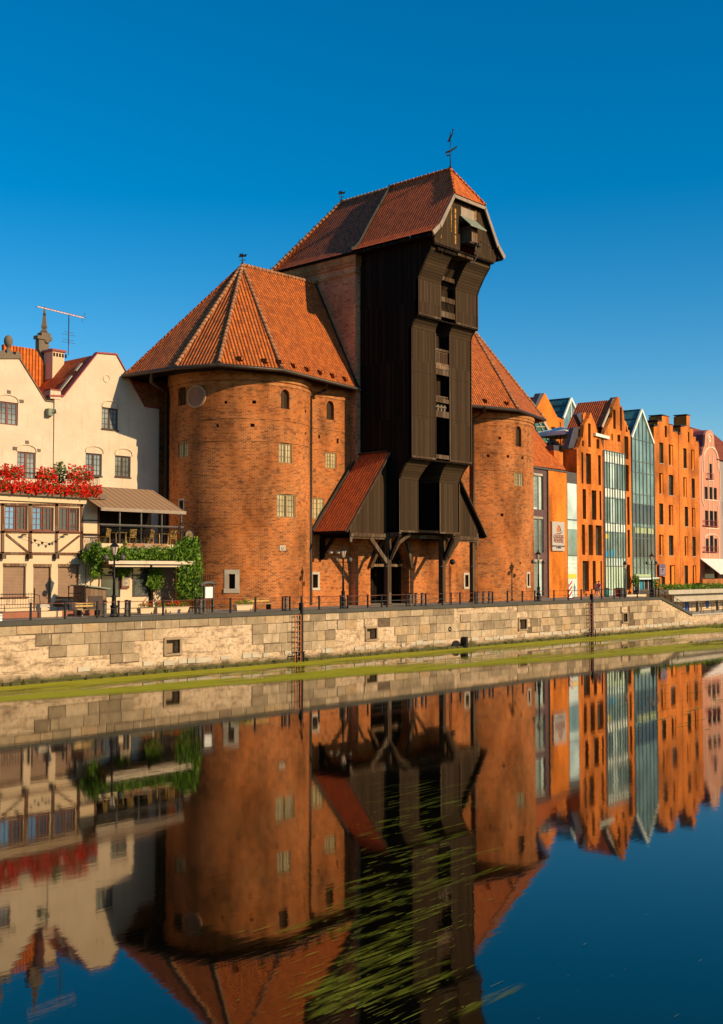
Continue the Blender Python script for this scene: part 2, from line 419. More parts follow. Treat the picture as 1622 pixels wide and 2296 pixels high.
def arch_fill(mb, fr, r, d=0.0, th=.25, n=8):
    a, b, c, e = r; R = (b-a)/2; m = (a+b)/2; zc = e-R
    pts = [(m+R*math.cos(PI*i/n), zc+R*math.sin(PI*i/n)) for i in range(n+1)]
    for i in range(n):
        p, q = pts[i], pts[i+1]; k = (b, e) if i < n/2 else (a, e)
        mb.face([fr.P(k[0],d,k[1]), fr.P(q[0],d,q[1]), fr.P(p[0],d,p[1])], uv=[k, q, p])
        mb.face([fr.P(p[0],d,p[1]), fr.P(q[0],d,q[1]), fr.P(q[0],d-th,q[1]), fr.P(p[0],d-th,p[1])])
    mb.face([fr.P(a,d,e), fr.P(m,d,e), fr.P(m,d,e)], uv=[(a,e),(m,e),(m,e)])
def ring(mb, fr, s0, s1, z0, z1, d, ds=.45, d0=-.02):
    k = max(1, math.ceil((s1-s0)/ds))
    for i in range(k):
        a = s0+(s1-s0)*i/k; b = s0+(s1-s0)*(i+1)/k
        P = fr.P
        mb.face([P(a,d,z0),P(b,d,z0),P(b,d,z1),P(a,d,z1)], uv=[(a,z0),(b,z0),(b,z1),(a,z1)])
        mb.face([P(a,d0,z0),P(b,d0,z0),P(b,d,z0),P(a,d,z0)]); mb.face([P(a,d,z1),P(b,d,z1),P(b,d0,z1),P(a,d0,z1)])
    for q in (s0, s1): mb.face([fr.P(q,d0,z0),fr.P(q,d,z0),fr.P(q,d,z1),fr.P(q,d0,z1)])
def ridge_line(mb, a, b, r=.15, step=.42, lift=.03):
    a = Vector(a); b = Vector(b); L = (b-a).length; k = max(1, round(L/step)); d = (b-a)/k
    for i in range(k):
        p = a+d*i+Vector((0,0,lift)); q = a+d*(i+1.12)+Vector((0,0,lift+.0))
        mb.tube([p, q], r*1.2, 7, True, r*.8)
def wire_spikes(mb, a, b, step=1.1, h=.22):
    a = Vector(a); b = Vector(b); L = (b-a).length; k = int(L/step)
    for i in range(k+1):
        p = a+(b-a)*(i/max(1,k)); mb.tube([p, p+Vector((0,0,h))], .045, 4)
def roofquad(mb, a, b, c, d_, n=8):
    "bilinear tiled patch; a->b along the eave, d_->c along the top"
    a, b, c, d_ = map(Vector, (a, b, c, d_))
    e = (b-a).normalized()
    for i in range(n):
        for j in range(n):
            q = []
            for (u, v) in ((i,j),(i+1,j),(i+1,j+1),(i,j+1)):
                u /= n; v /= n; q.append(a*(1-u)*(1-v)+b*u*(1-v)+c*u*v+d_*(1-u)*v)
            def UV(p):
                t = (p-a).dot(e); return (t, ((p-a)-e*t).length)
            mb.face(q, uv=[UV(p) for p in q])

def weather_vane(name, base, h, root, bird=True, m=None, s=1.0):
    q = MB(); b = Vector(base); q.tube([b, b+Vector((0,0,h))], .05*s, 6, True, .025*s); q.blob(b+Vector((0,0,.12)), .12*s, 8, 5)
    f = MB()
    X = Vector((.72,-.69,0))   # plane of the vane figures
    def P(x, z): return b+X*x+Vector((0,0,z))
    th = Vector((.03,.03,0))
    if bird:
        f.prism([P(-.42,h*.40), P(.05,h*.45), P(.55,h*.58), P(.58,h*.63), P(.05,h*.51), P(-.38,h*.46)], th)
        f.prism([P(-.3,h*.33), P(-.02,h*.35), P(-.02,h*.38), P(-.34,h*.37)], th)
        f.prism([P(-.26,h*.72), P(-.06,h*.73), P(.14,h*.88), P(.24,h*.96), P(.22,h*1.05), P(.34,h*1.055), P(.30,h*1.08), P(.17,h*1.08), P(.15,h*.97), P(-.05,h*.88), P(-.16,h*.79)], th)
        q.tube([P(0,h*.6), P(.02,h*.78)], .025, 5)
    else:
        f.prism([P(-.3*s,h*.62), P(.3*s,h*.7), P(.35*s,h*.92), P(.1*s,h*.85), P(-.2*s,h*.95)], th); q.tube([P(-.25*s,h*.4), P(.25*s,h*.42)], .03, 5)
    o = q.build(name, m or M['iron'], root); f.build('vane_figure', m or M['iron'], o); return o

# ------------------------------------------------------------------ the medieval port crane between its two round towers
crane = thing('medieval_port_crane', 'medieval harbour crane gate with tall black timber hoist between two round brick towers', 'historic building', (73, 5, G))
ZE = 32.35
FL = Fr(0, 5.6)               # flat curtain walls beside the main tower
FM = Fr(0, 5.1)               # main tower front
FS = Fr(68.4, 0, -PI/2)       # main tower left side, s = -y
CL = Cyl(60, 9.65, 5.5); CR = Cyl(89.7, 9.65, 6.4)
ZW = 21.3
def c4(x, y): return (337.9+.2917*x, 811+.2917*y)
def c6(x, y): return (692.7+.3021*x, 726.5+.3021*y)
def c5(x, y): return (743.4+.2708*x, 270.3+.2708*y)
def c7(x, y): return (1165.8+.2812*x, 844.8+.2812*y)
def c11(x, y): return (963.1+.1398*x, 405.5+.1398*y)
def c10(x, y): return (794.1+.1875*x, 1165.8+.1875*y)
def rr(fr, cf, x0, x1, y0, y1, d=0.0):
    X0, Y0 = cf(x0, y0); X1, Y1 = cf(x1, y1); return fr.rect(X0, X1, Y0, Y1, d)

# main tower
mt = MB()
gx0 = FM.px(831, 1300)[0]; gx1 = FM.px(918, 1300)[0]; zg = 9.2
mt.grid(FM, 68.4, 77.6, 11.0, ZE)
mf = MB(); mf.grid(FM, 68.4, 77.6, G-.4, 11.0, [(gx0, gx1, G-.4, zg)], 0, .9)
arch_fill(mf, FM, (gx0, gx1, zg-2.6, zg), 0, .9, 14)
mt.grid(FS, -14.3, -5.1, G-.4, ZE)
FR_ = Fr(77.6, 0, PI/2); mt.grid(FR_, 5.1, 14.3, G-.4, ZE)
mt.face([(77.6,14.3,G),(68.4,14.3,G),(68.4,14.3,ZE),(77.6,14.3,ZE)])
main = mt.build('main_tower', M['brick_main'], crane); mf.build('gate_wall', M['brick_old'], main)
q = MB()
for (z0, z1, d) in ((30.6,30.85,.06),(31.35,31.65,.10),(31.65,32.35,.16)):
    q.fbox(FS, -14.3-d, -5.1+d, z0, z1, -.02, d); q.fbox(FM, 68.4-.0, 69.0, z0, z1, -.02, d-.003)
q.build('brick_cornice', M['brick_cornice'], main)
# gate passage
q = MB()
q.face([(gx0,6,G+.01),(gx0,15,G+.01),(gx0,15,zg+.2),(gx0,6,zg+.2)]); q.face([(gx1,6,G+.01),(gx1,15,G+.01),(gx1,15,zg+.2),(gx1,6,zg+.2)])
q.face([(gx0,6,zg+.1),(gx1,6,zg+.1),(gx1,15,zg+.1),(gx0,15,zg+.1)]); q.face([(gx0,14.9,G),(gx1,14.9,G),(gx1,14.9,zg+.2),(gx0,14.9,zg+.2)])
gp = q.build('gate_passage', M['wood_side'], crane)
q = MB(); gl = FM.px(870, 1268, -.6)[1]
q.box(gx0, gx1, 5.75, 5.95, gl-.1, gl+.12); tb = q.build('gate_beam', M['wood_lit'], crane)
q = MB()
for i in range(19):
    x = gx0+(gx1-gx0)*(i+.5)/19; q.tube([(x,5.85,gl+.12),(x,5.85,zg-.15)], .025, 5)
q.tube([(gx0,5.85,gl+.75),(gx1,5.85,gl+.75)], .03, 5)
q.build('iron_grille', M['iron'], crane)
for (a, b) in ((gx0+.02, gx0+2.5), (gx1-2.5, gx1-.02)):
    q = MB(); q.box(a, b, 8.2, 8.3, G+.02, gl-.12); dl = q.build('gate_leaf', M['wood_side'], crane)
    q = MB(); q.beam((a+.2,8.16,G+.4),((a+b)/2,8.16,gl-.4),.16,.06); q.beam((b-.2,8.16,G+.4),((a+b)/2,8.16,gl-.4),.16,.06); q.build('brace', M['wood_side'], dl)

# curtain walls left and right of the main tower
def hole(fr, cf, x0, x1, y0, y1): return rr(fr, cf, x0, x1, y0, y1)
aw = hole(FL, c4, 1353, 1410, 300, 445); w4 = hole(FL, c4, 1345, 1428, 697, 820); w5 = hole(FL, c4, 1232, 1335, 1047, 1210); sw = hole(FL, c4, 1245, 1285, 1635, 1738)
small = [hole(FL, c4, 1288, 1304, 563, 588), hole(FL, c4, 1527, 1543, 435, 468), hole(FL, c4, 1430, 1446, 590, 628), hole(FL, c4, 1538, 1553, 602, 642)]
q = MB(); q.grid(FL, 63.2, 68.4, G-.4, ZW, [aw, w4, w5, sw]+small, 0, .35); arch_fill(q, FL, aw)
lc = q.build('curtain_wall', M['brick_old'], crane)
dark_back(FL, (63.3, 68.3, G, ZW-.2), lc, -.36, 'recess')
window(FL, w4, crane, M['frame_ol'], M['glass_pale'], 4, 4, .1, .08, -.05, label='olive framed casement window half in shade beside the timber hoist')
window(FL, w5, crane, M['frame_ol'], M['glass_pale'], 4, 4, .12, .09, -.05)
surround(FL, sw, crane, M['stone'], .2)
swr = rr(FR_ and Fr(0,5.6), c10, 1328, 1368, 658, 800)
q = MB(); q.grid(FL, 77.6, 85.2, G-.4, ZW, [swr], 0, .35); rc = q.build('curtain_wall', M['brick_old'], crane)
dark_back(FL, (swr[0]-.2, swr[1]+.2, swr[2]-.2, swr[3]+.2), rc, -.36)
surround(FL, swr, crane, M['stone'], .2)

# round towers
def rect_list(fr, cf, L): return [rr(fr, cf, *r) for r in L]
hl = rect_list(CL, c4, [(212,272,175,335),(1003,1067,212,362)]); 
ql = rect_list(CL, c4, [(566,588,300,324),(782,812,297,322),(502,524,478,503),(768,800,476,501),(1186,1197,370,392),(1186,1197,542,562)])
wl_ = rect_list(CL, c4, [(210,290,607,733),(985,1085,627,780),(970,1113,1017,1198)])
st = rect_list(CL, c4, [(222,252,1066,1165),(601,650,1632,1745)])
q = MB(); s0 = -228*PI/180*5.5; s1 = -47*PI/180*5.5
q.grid(CL, s0, s1, G-.4, ZW+.1, hl+ql+wl_+st, 0, .35, .35)
for r in hl: arch_fill(q, CL, r)
tl = q.build('round_tower', M['brick_old'], crane); tl['label'] = 'wide round brick tower left of the timber hoist'
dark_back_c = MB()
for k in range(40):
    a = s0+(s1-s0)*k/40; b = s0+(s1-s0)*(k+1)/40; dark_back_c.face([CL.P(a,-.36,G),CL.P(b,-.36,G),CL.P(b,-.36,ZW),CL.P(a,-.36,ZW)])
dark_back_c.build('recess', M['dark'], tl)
q = MB()
for r in hl: q = MB(); q.fbox(CL, r[0], r[1], r[2], r[3], -.3, -.24); q.build('louvre_shutter', M['wood'], tl)
q = MB(); q.fbox(FL, aw[0], aw[1], aw[2], aw[3], -.3, -.24); q.build('louvre_shutter', M['wood'], lc)
window(CL, wl_[0], tl, M['frame_ol'], M['glass_pale'], 4, 4, .08, .07, -.05)
window(CL, wl_[1], tl, M['frame_ol'], M['glass_pale'], 4, 3, .12, .09, -.05)
window(CL, wl_[2], tl, M['frame_ol'], M['glass_pale'], 6, 4, .14, .10, -.05)
surround(CL, st[0], tl, M['stone'], .13); surround(CL, st[1], tl, M['stone'], .32)
def tower_rings(cy, s0, s1, tower, zs):
    q = MB()
    for (z0, z1, d) in zs: ring(q, cy, s0, s1, z0, z1, d)
    q.build('brick_cornice', M['brick_cornice'], tower)
tower_rings(CL, s0, s1, tl, [(20.15,20.33,.05),(20.45,20.7,.10),(20.7,21.3,.17)])
q = MB()
for z in (17.55, 15.9):
    ring(q, CL, s0, s1, z, z+.07, .05)
ring(q, CL, s0, s1, 9.6, 9.7, .02)
q.build('string_course', M['brick_old'], tl)
q = MB(); q.fbox(FL, 63.2, 67.9, 20.15, 20.33, -.02, .05); q.fbox(FL, 63.2, 67.9, 20.45, 20.7, -.02, .1); q.fbox(FL, 63.2, 67.9, 20.7, 21.3, -.02, .17); q.build('brick_cornice', M['brick_cornice'], lc)
q = MB(); q.fbox(FL, 63.2, 68.4, 17.55, 17.62, -.02, .05); q.fbox(FL, 63.2, 68.4, 15.9, 15.97, -.02, .05); q.build('string_course', M['brick_old'], lc)
# plaster roundel beside the arched opening, a vent plate low on the wall
def disc(fr, X, Y, R, d0, d1, n=24, hole_=0.0):
    q = MB(); s, z = fr.px(X, Y); o = []; 
    for k in range(n):
        a = 2*PI*k/n; b = 2*PI*(k+1)/n
        jr = R
        A = (s+jr*math.cos(a), z+jr*math.sin(a)); B = (s+jr*math.cos(b), z+jr*math.sin(b))
        A2 = (s+hole_*math.cos(a), z+hole_*math.sin(a)); B2 = (s+hole_*math.cos(b), z+hole_*math.sin(b))
        q.face([fr.P(A2[0],d1,A2[1]), fr.P(A[0],d1,A[1]), fr.P(B[0],d1,B[1]), fr.P(B2[0],d1,B2[1])] if hole_ else [fr.P(s,d1,z), fr.P(A[0],d1,A[1]), fr.P(B[0],d1,B[1])])
        q.face([fr.P(A[0],d0,A[1]), fr.P(B[0],d0,B[1]), fr.P(B[0],d1,B[1]), fr.P(A[0],d1,A[1])])
        if hole_: q.face([fr.P(A2[0],d0,A2[1]), fr.P(B2[0],d0,B2[1]), fr.P(B2[0],d1,B2[1]), fr.P(A2[0],d1,A2[1])])
    return q
rdl = disc(CL, 440, 889, .72, -.01, .10).build('plaster_roundel', m_plaster('brown_plaster', (.30,.15,.09), (.16,.08,.05), .5, .2), tl)
disc(CL, 441, 889, .86, -.01, .13, 24, .72).build('roundel_rim', m_plaster('rim_plaster', (.42,.26,.14), (.2,.12,.07), .6, .2), rdl)
q = disc(CL, *c4(1015,1433), .12, 0, .1, 14, .05); q.fbox(CL, *rr(CL, c4, 990, 1035, 1412, 1452), -.01, .05); q.build('vent_plate', M['stone'], tl)

hr = rect_list(CR, c6, [(1537,1578,757,910)])
qr = rect_list(CR, c6, [(1408,1428,836,857),(1323,1343,967,988),(1470,1488,972,993),(1580,1594,983,1003),(1424,1446,1407,1428),(1563,1576,1767,1780)])
wr = rect_list(CR, c6, [(1527,1593,1104,1203)]); sr = rect_list(CR, c7, [(61,76,1572,1668)])
q = MB(); t0 = -140.5*PI/180*6.4; t1 = 30*PI/180*6.4
q.grid(CR, t0, t1, G-.4, ZW+.1, hr+qr+wr+sr, 0, .35, .35)
for r in hr: arch_fill(q, CR, r)
tr_ = q.build('round_tower', M['brick_old'], crane); tr_['label'] = 'narrower looking round brick tower right of the timber hoist'
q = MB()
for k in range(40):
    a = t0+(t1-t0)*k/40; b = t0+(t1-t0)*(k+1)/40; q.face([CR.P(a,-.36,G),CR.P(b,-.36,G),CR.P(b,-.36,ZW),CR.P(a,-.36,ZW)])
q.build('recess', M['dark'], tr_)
q = MB()
for r in hr: q.fbox(CR, r[0], r[1], r[2], r[3], -.3, -.24)
q.build('louvre_shutter', M['wood'], tr_)
window(CR, wr[0], tr_, M['frame_ol'], M['glass_pale'], 4, 4, .1, .08, -.05)
surround(CR, sr[0], tr_, M['stone'], .2)
tower_rings(CR, t0, t1, tr_, [(20.15,20.33,.05),(20.45,20.7,.10),(20.7,21.3,.17)])
q = MB()
for z in (17.2, 15.6): ring(q, CR, t0, t1, z, z+.07, .05)
q.build('string_course', M['brick_old'], tr_)

# tower roofs
def tower_roof(side):
    if side < 0:
        T1 = Vector((60.1,9.65,30.5)); T2 = Vector((68.42,9.65,30.6))
        E = [(68.42,4.75,21.15),(58.15,3.1,21.2),(53.6,4.9,21.2),(52.35,8.2,21.2),(51.9,13.6,21.2),(55,18.5,21.2),(68.42,18.5,21.2)]
    else:
        T1 = Vector((90.2,9.65,30.5)); T2 = Vector((77.58,9.65,30.6))
        E = [(77.58,4.75,21.15),(87.7,2.35,21.25),(95.3,4.4,21.3),(97.4,9.0,21.3),(95.5,15,21.3),(90,18.5,21.3),(77.58,18.5,21.3)]
    E = [Vector(e) for e in E]
    q = MB()
    if side < 0: roofquad(q, E[1], E[0], T2, T1, 14)
    else: roofquad(q, E[0], E[1], T1, T2, 14)
    for i in range(1, 5):
        a, b = E[i], E[i+1]
        if side < 0: a, b = b, a
        q.face([a, b, T1])
    roofquad(q, E[6] if side < 0 else E[5], E[5] if side < 0 else E[6], T1 if side < 0 else T2, T2 if side < 0 else T1, 4)
    rf = q.build('tower_roof', M['tile'], crane)
    # soffit + gutter
    q = MB()
    In = [CL.c0 if side < 0 else CR.c0]; c = Vector((In[0].x, In[0].y, 0))
    for i in range(0, 6):
        a, b = E[i], E[i+1]
        f = .80
        a2 = Vector((c.x+(a.x-c.x)*f, c.y+(a.y-c.y)*f, 21.0)); b2 = Vector((c.x+(b.x-c.x)*f, c.y+(b.y-c.y)*f, 21.0))
        if i == 0: a2 = Vector((a.x, 5.65, 21.0))
        dz = Vector((0,0,-.16)); q.face([a+dz, b+dz, b2, a2]); q.face([a+dz, b+dz, b-Vector((0,0,.01)), a-Vector((0,0,.01))])
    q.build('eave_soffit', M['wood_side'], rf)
    q = MB(); pts = []
    for e in E[:6]:
        d = Vector((e.x-c.x, e.y-c.y, 0)).normalized()*.12
        if e is E[0]: d = Vector((0,-.12,0))
        pts.append(e+d+Vector((0,0,-.12)))
    q.tube(pts, .15, 8); q.build('gutter', M['pipe'], rf)
    q = MB()
    for i in (1, 2, 3): ridge_line(q, E[i]+Vector((0,0,.03)), T1, .15)
    ridge_line(q, T1, T2, .15)
    q.build('ridge_tiles', M['ridge'], rf)
    q = MB(); wire_spikes(q, E[4], T1); wire_spikes(q, T1, T2, 1.3, .2)
    if side > 0: wire_spikes(q, E[2], T1)
    ridge_line(q, E[4], T1, .10, .42); q.build('verge_tiles', M['tile_dark'], rf)
    # small lead-covered vents just above the gutter
    q = MB(); a, b = (E[1], E[0])
    up = (T2-E[0]).normalized()
    rng = [(E[1], E[0], T2, k/6) for k in range(6)]+[(E[2], E[1], T1, .33), (E[2], E[1], T1, .75)]
    if side > 0: rng = [(E[1], E[0], T2, .35), (E[1], E[0], T2, .6), (E[1], E[0], T2, .1)]
    q = MB()
    for (a, b, T, f) in rng:
        q = MB()
        p = a+(b-a)*f; p = p+((T1+(T2-T1)*f if T is T2 else T1)-p)*.045+Vector((0,-.1,.12))
        q.box(p.x-.16, p.x+.16, p.y-.22, p.y+.2, p.z-.12, p.z+.08); q.face([(p.x-.2,p.y-.28,p.z+.10),(p.x+.2,p.y-.28,p.z+.10),(p.x+.2,p.y+.3,p.z+.22),(p.x-.2,p.y+.3,p.z+.22)]); q.build('roof_vent', M['tile'], rf)
    # lead flashing where the roof meets the main tower
    q = MB(); o = -.06 if side < 0 else .06
    q.beam(E[0]+Vector((o,0,.08)), T2+Vector((o,0,.1)), .22, .12); q.build('flashing', M['metal'], rf)
    return rf, T1
rfl, TL = tower_roof(-1); rfr, TR = tower_roof(1)
weather_vane('weather_vane', TL, 1.0, rfl, False)
# side walls behind the round fronts (the towers are D-shaped)
q = MB(); q.box(53.0, 68.3, 14.6, 18.0, G-.4, ZW)
q.build('rear_wall', M['brick_old'], tl)
q = MB(); q.box(77.7, 95.6, 10.6, 17.0, G-.4, ZW); q.build('rear_wall', M['brick_old'], tr_)
# rain pipes
def pipe(pts, r, root, name='rain_pipe', m=None): q = MB(); q.tube(pts, r, 8); return q.build(name, m or M['pipe'], root)
xp, zp = at_y(736, 862, 4.3); jx, jz = at_y(698, 889, 5.3)
pipe([(xp,4.4,21.0),(xp,4.5,20.5),(jx,5.38,jz),(jx,5.30,G+.1)], .14, crane)
a = at_y(341, 842, 11.0); b = at_y(374, 882, 13.2)
pipe([(a[0],11.0,21.0),(a[0],11.1,20.4),(b[0],13.2,b[1]),(b[0],13.2,G)], .13, crane)
a = at_y(1085, 912, 3.2); b = at_y(1061, 941, 5.3)
pipe([(a[0],3.1,21.1),(a[0],3.2,20.6),(b[0],5.3,b[1]),(b[0],5.3,G)], .13, crane)

# main roof: profile across (x,z), symmetric about 73.05
XR = 73.05; RT = 39.1
prof = [(-4.95,32.55),(-4.45,32.85),(-3.95,33.35),(-2.08,36.15),(0,39.1)]
def run(p): 
    L = [0]
    for a, b in zip(p, p[1:]): L.append(L[-1]+math.hypot(b[0]-a[0], b[1]-a[1]))
    return L
q = MB(); yb = 5.25; yf = -3.15; yr = -1.15; L = run(prof)
for s in (-1, 1):
    for i in range(4):
        (a, za), (b, zb) = prof[i], prof[i+1]
        y0, y1 = (yf, yf) if i < 3 else (yf, yr)
        pts = [Vector((XR+s*-1*a if s > 0 else XR+a, yb, za)), Vector((XR-a if s > 0 else XR+a, y0, za)), Vector((XR-b if s > 0 else XR+b, y1, zb)), Vector((XR-b if s > 0 else XR+b, yb, zb))]
        q.face(pts, uv=[(p.y, l) for p, l in zip(pts, (L[i], L[i], L[i+1], L[i+1]))])
q2 = MB(); q2.face([(XR-2.08,yf,36.15),(XR+2.08,yf,36.15),(XR,yr,39.1)])
rf1 = q.build('hoist_roof', M['tile_red'], crane); q2.build('hip_end', M['tile_new'], rf1)
q = MB(); ridge_line(q, (XR,yr,39.1), (XR,yb,39.1), .12); ridge_line(q, (XR-2.1,yf,36.17), (XR,yr,39.12), .10); ridge_line(q, (XR+2.1,yf,36.17), (XR,yr,39.12), .10); q.build('ridge_tiles', M['tile_new'], rf1)
# older roof over the brick tower
q = MB(); prof2 = [(-5.05,32.4),(-4.5,32.72),(-4.0,33.2),(0,39.0)]; L = run(prof2); ye = 14.7; yh = 11.0
for s in (-1, 1):
    for i in range(3):
        (a, za), (b, zb) = prof2[i], prof2[i+1]
        def yy(z): return ye-(ye-yh)*max(0, (z-32.4))/(39.0-32.4)
        pts = [Vector((XR+s*-a if s > 0 else XR+a, yy(za), za)), Vector((XR-a if s > 0 else XR+a, yb-.02, za)), Vector((XR-b if s > 0 else XR+b, yb-.02, zb)), Vector((XR-b if s > 0 else XR+b, yy(zb), zb))]
        q.face(pts, uv=[(p.y, l) for p, l in zip(pts, (L[i], L[i], L[i+1], L[i+1]))])
q.face([(XR+5.05,ye,32.4),(XR-5.05,ye,32.4),(XR,yh,39.0)])
rf2 = q.build('tower_roof', M['tile_dark'], crane); rf2['label'] = 'older dark brown tiled roof over the brick main tower'
q = MB(); ridge_line(q, (XR,yb,39.0), (XR,yh,39.0), .12); ridge_line(q, (XR,yh,39.0), (XR-5.05,ye,32.45), .12); q.build('ridge_tiles', M['ridge'], rf2)
q = MB(); wire_spikes(q, (XR,yh,39.1), (XR-5.05,ye,32.6), .9, .22); q.build('verge_tiles', M['tile_dark'], rf2)
q = MB()
for a, b in zip(prof, prof[1:]):
    q.beam((XR+a[0]-.03,yb,a[1]+.06), (XR+b[0]-.03,yb,b[1]+.06), .3, .12, (0,1,0))
q.build('roof_seam', M['metal'], rf1)
weather_vane('weather_vane', (XR, yh, 39.05), 1.05, rf2, False)
q = MB(); q.box(XR-4.9, XR-4.2, -2.9, ye-.2, 32.22, 32.42); q.box(XR+4.2, XR+4.9, -2.9, ye-.2, 32.22, 32.42); q.build('eave_soffit', M['wood_side'], rf1)
weather_vane('weather_vane', (XR, yr, 39.15), 3.05, rf1, True)

# ---- timber hoist
hoist = MB()
XL, XRR = 69.0, 76.95
pr = [(1.0,9.4),(1.0,13.6),(.82,14.05),(.5,14.6),(.1,15.05),(-.12,15.25),(-.3,15.25),(-.3,25.55),(-.42,25.95),(-.72,26.35),(-.85,26.5),(-1.0,26.5),(-1.0,29.35),(-1.25,29.9),(-1.75,30.75),(-2.3,31.45),(-2.35,31.95)]
FXL = Fr(XL, 0, -PI/2); FXR = Fr(XRR, 0, PI/2)
q = MB(); poly = [(-5.1, 9.4)]+[(-y, z) for y, z in pr]+[(2.35, 32.5), (-5.1, 32.5)]
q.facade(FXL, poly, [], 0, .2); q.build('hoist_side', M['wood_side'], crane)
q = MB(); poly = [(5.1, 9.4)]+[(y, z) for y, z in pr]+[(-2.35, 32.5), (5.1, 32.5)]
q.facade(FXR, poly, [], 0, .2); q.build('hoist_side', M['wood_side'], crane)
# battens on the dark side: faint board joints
lev = [(0,1,71.4,74.2,'lower'), (6,7,72.1,73.9,'middle'), (11,12,71.9,73.85,'upper')]
for (i0, i1, sa, sb, nm) in lev:
    (y0, z0), (y1, z1) = pr[i0], pr[i1]
    f = Fr(0, y0)
    for (a, b) in ((XL, sa), (sb, XRR)):
        q = MB(); q.fbox(f, a, b, z0, z1, -.25, .0); o = q.build('boarded_panel', M['wood'], crane)
        q = MB(); q.fbox(f, a-.0, a+.10, z0, z1, -.02, .04); q.fbox(f, b-.10, b, z0, z1, -.02, .04); q.fbox(f, a, b, z0, z0+.14, -.02, .045); q.build('corner_boards', M['wood_beam'], o)
        # faint board joints between storeys
        if nm == 'middle':
            q = MB()
            for k in (1, 2): q.fbox(f, a+.1, b-.1, z0+(z1-z0)*k/3-.03, z0+(z1-z0)*k/3+.03, -.02, .02)
            q.build('joint_board', M['wood'], o)
for (i0, i1, s0a, s1a, s0b, s1b) in ((1,5,71.4,72.1,74.2,73.9), (7,10,72.1,71.9,73.9,73.85), (12,16,71.9,71.75,73.85,73.9)):
    for left in (True, False):
        q = MB(); n = i1-i0; fa = (i0, i1); acc = 0
        for i in range(i0, i1):
            (ya, za), (yb_, zb) = pr[i], pr[i+1]; ta = (i-i0)/n; tb_ = (i+1-i0)/n
            if left: xa0, xa1, xb0, xb1 = XL, s0a+(s1a-s0a)*ta, XL, s0a+(s1a-s0a)*tb_
            else: xa0, xa1, xb0, xb1 = s0b+(s1b-s0b)*ta, XRR, s0b+(s1b-s0b)*tb_, XRR
            l = math.hypot(yb_-ya, zb-za)
            q.face([(xa0,ya,za),(xa1,ya,za),(xb1,yb_,zb),(xb0,yb_,zb)], uv=[(xa0,acc),(xa1,acc),(xb1,acc+l),(xb0,acc+l)])
            q.face([(xa0,ya+.15,za),(xa1,ya+.15,za),(xb1,yb_+.15,zb),(xb0,yb_+.15,zb)])
            e0, e1 = (xa1, xb1) if left else (xa0, xb0)
            q.face([(e0,ya,za),(e1,yb_,zb),(e1,yb_+3,zb),(e0,ya+3,za)])
            acc += l
        q.build('flared_panel', M['wood_h'], crane)
# undersides of the overhanging storeys
q = MB()
q.box(XL, XRR, -.3, -.05, 15.12, 15.24); q.build('floor_beam', M['wood_side'], crane)
q = MB(); q.box(XL, XRR, -1.0, -.7, 26.38, 26.49); q.build('floor_beam', M['wood_side'], crane)
q = MB(); q.box(XL, XRR, 1.02, 5.0, 9.42, 9.62); q.build('floor_beam', M['wood_side'], crane)
# shaft: dark back and side cheeks
q = MB()
q.box(70.0, 76.0, 3.6, 3.75, 9.6, 32.0)
for (a, b, z0, z1) in ((71.4,74.2,9.6,13.6),(72.1,73.9,15.25,25.55),(71.9,73.85,26.5,29.35)):
    for x in (a, b): q.face([(x,-.2 if z0 > 15 else 1.0,z0),(x,3.6,z0),(x,3.6,z1),(x,-.2 if z0 > 15 else 1.0,z1)])
q.build('hoist_shaft', M['wood_side'], crane)
f0 = Fr(0, -.3); f1 = Fr(0, -1.0)
def slot(fr, a, b, Y0, Y1, m, name, d0=-.25, d1=-.03):
    z0 = fr.px((proj(fr.P((a+b)/2,0,20))[0]), Y1)[1]; z1 = fr.px((proj(fr.P((a+b)/2,0,20))[0]), Y0)[1]
    q = MB(); q.fbox(fr, a, b, z0, z1, d0, d1); return q.build(name, m, crane), z0, z1
for (Y0, Y1, m, nm) in ((783,788,'wood_beam','cross_beam'),(815,828,'wood_lit','sill_board'),(829,841,'wood_beam','cross_beam'),(894,903,'wood_beam','cross_beam'),(922,936,'wood_beam','cross_beam'),(1020,1029,'wood_beam','cross_beam')):
    slot(f0, 72.1, 73.9, Y0, Y1, M[m], nm)
for (Y0, Y1) in ((622,631),(668,679),(700,713)): slot(f1, 71.9, 73.85, Y0, Y1, M['wood_beam'], 'cross_beam')
def balusters(fr, a, b, Y0, Y1, n, m, d=-.14, nm='baluster_grille'):
    X = proj(fr.P((a+b)/2,0,20))[0]; z0 = fr.px(X, Y1)[1]; z1 = fr.px(X, Y0)[1]; q = MB()
    for i in range(n):
        x = a+(b-a)*(i+.5)/n; q.fbox(fr, x-.03, x+.03, z0, z1, d-.05, d)
    q.fbox(fr, a, b, z1-.05, z1, d-.08, d+.02); q.build(nm, m, crane)
balusters(f0, 72.1, 73.9, 789, 815, 12, M['wood_lit']); balusters(f1, 71.9, 73.85, 679, 701, 12, M['wood']); balusters(f0, 72.1, 73.9, 888, 895, 10, M['wood_lit'])
q = MB()
for i in range(4): q.fbox(f0, 72.3+i*.42, 72.5+i*.42, f0.px(993,921)[1], f0.px(993,905)[1], -.5, -.3)
q.fbox(f0, 72.15, 73.85, f0.px(993,913)[1], f0.px(993,910)[1], -.3, -.25)
q.build('winch_blocks', M['stone_dark'], crane)
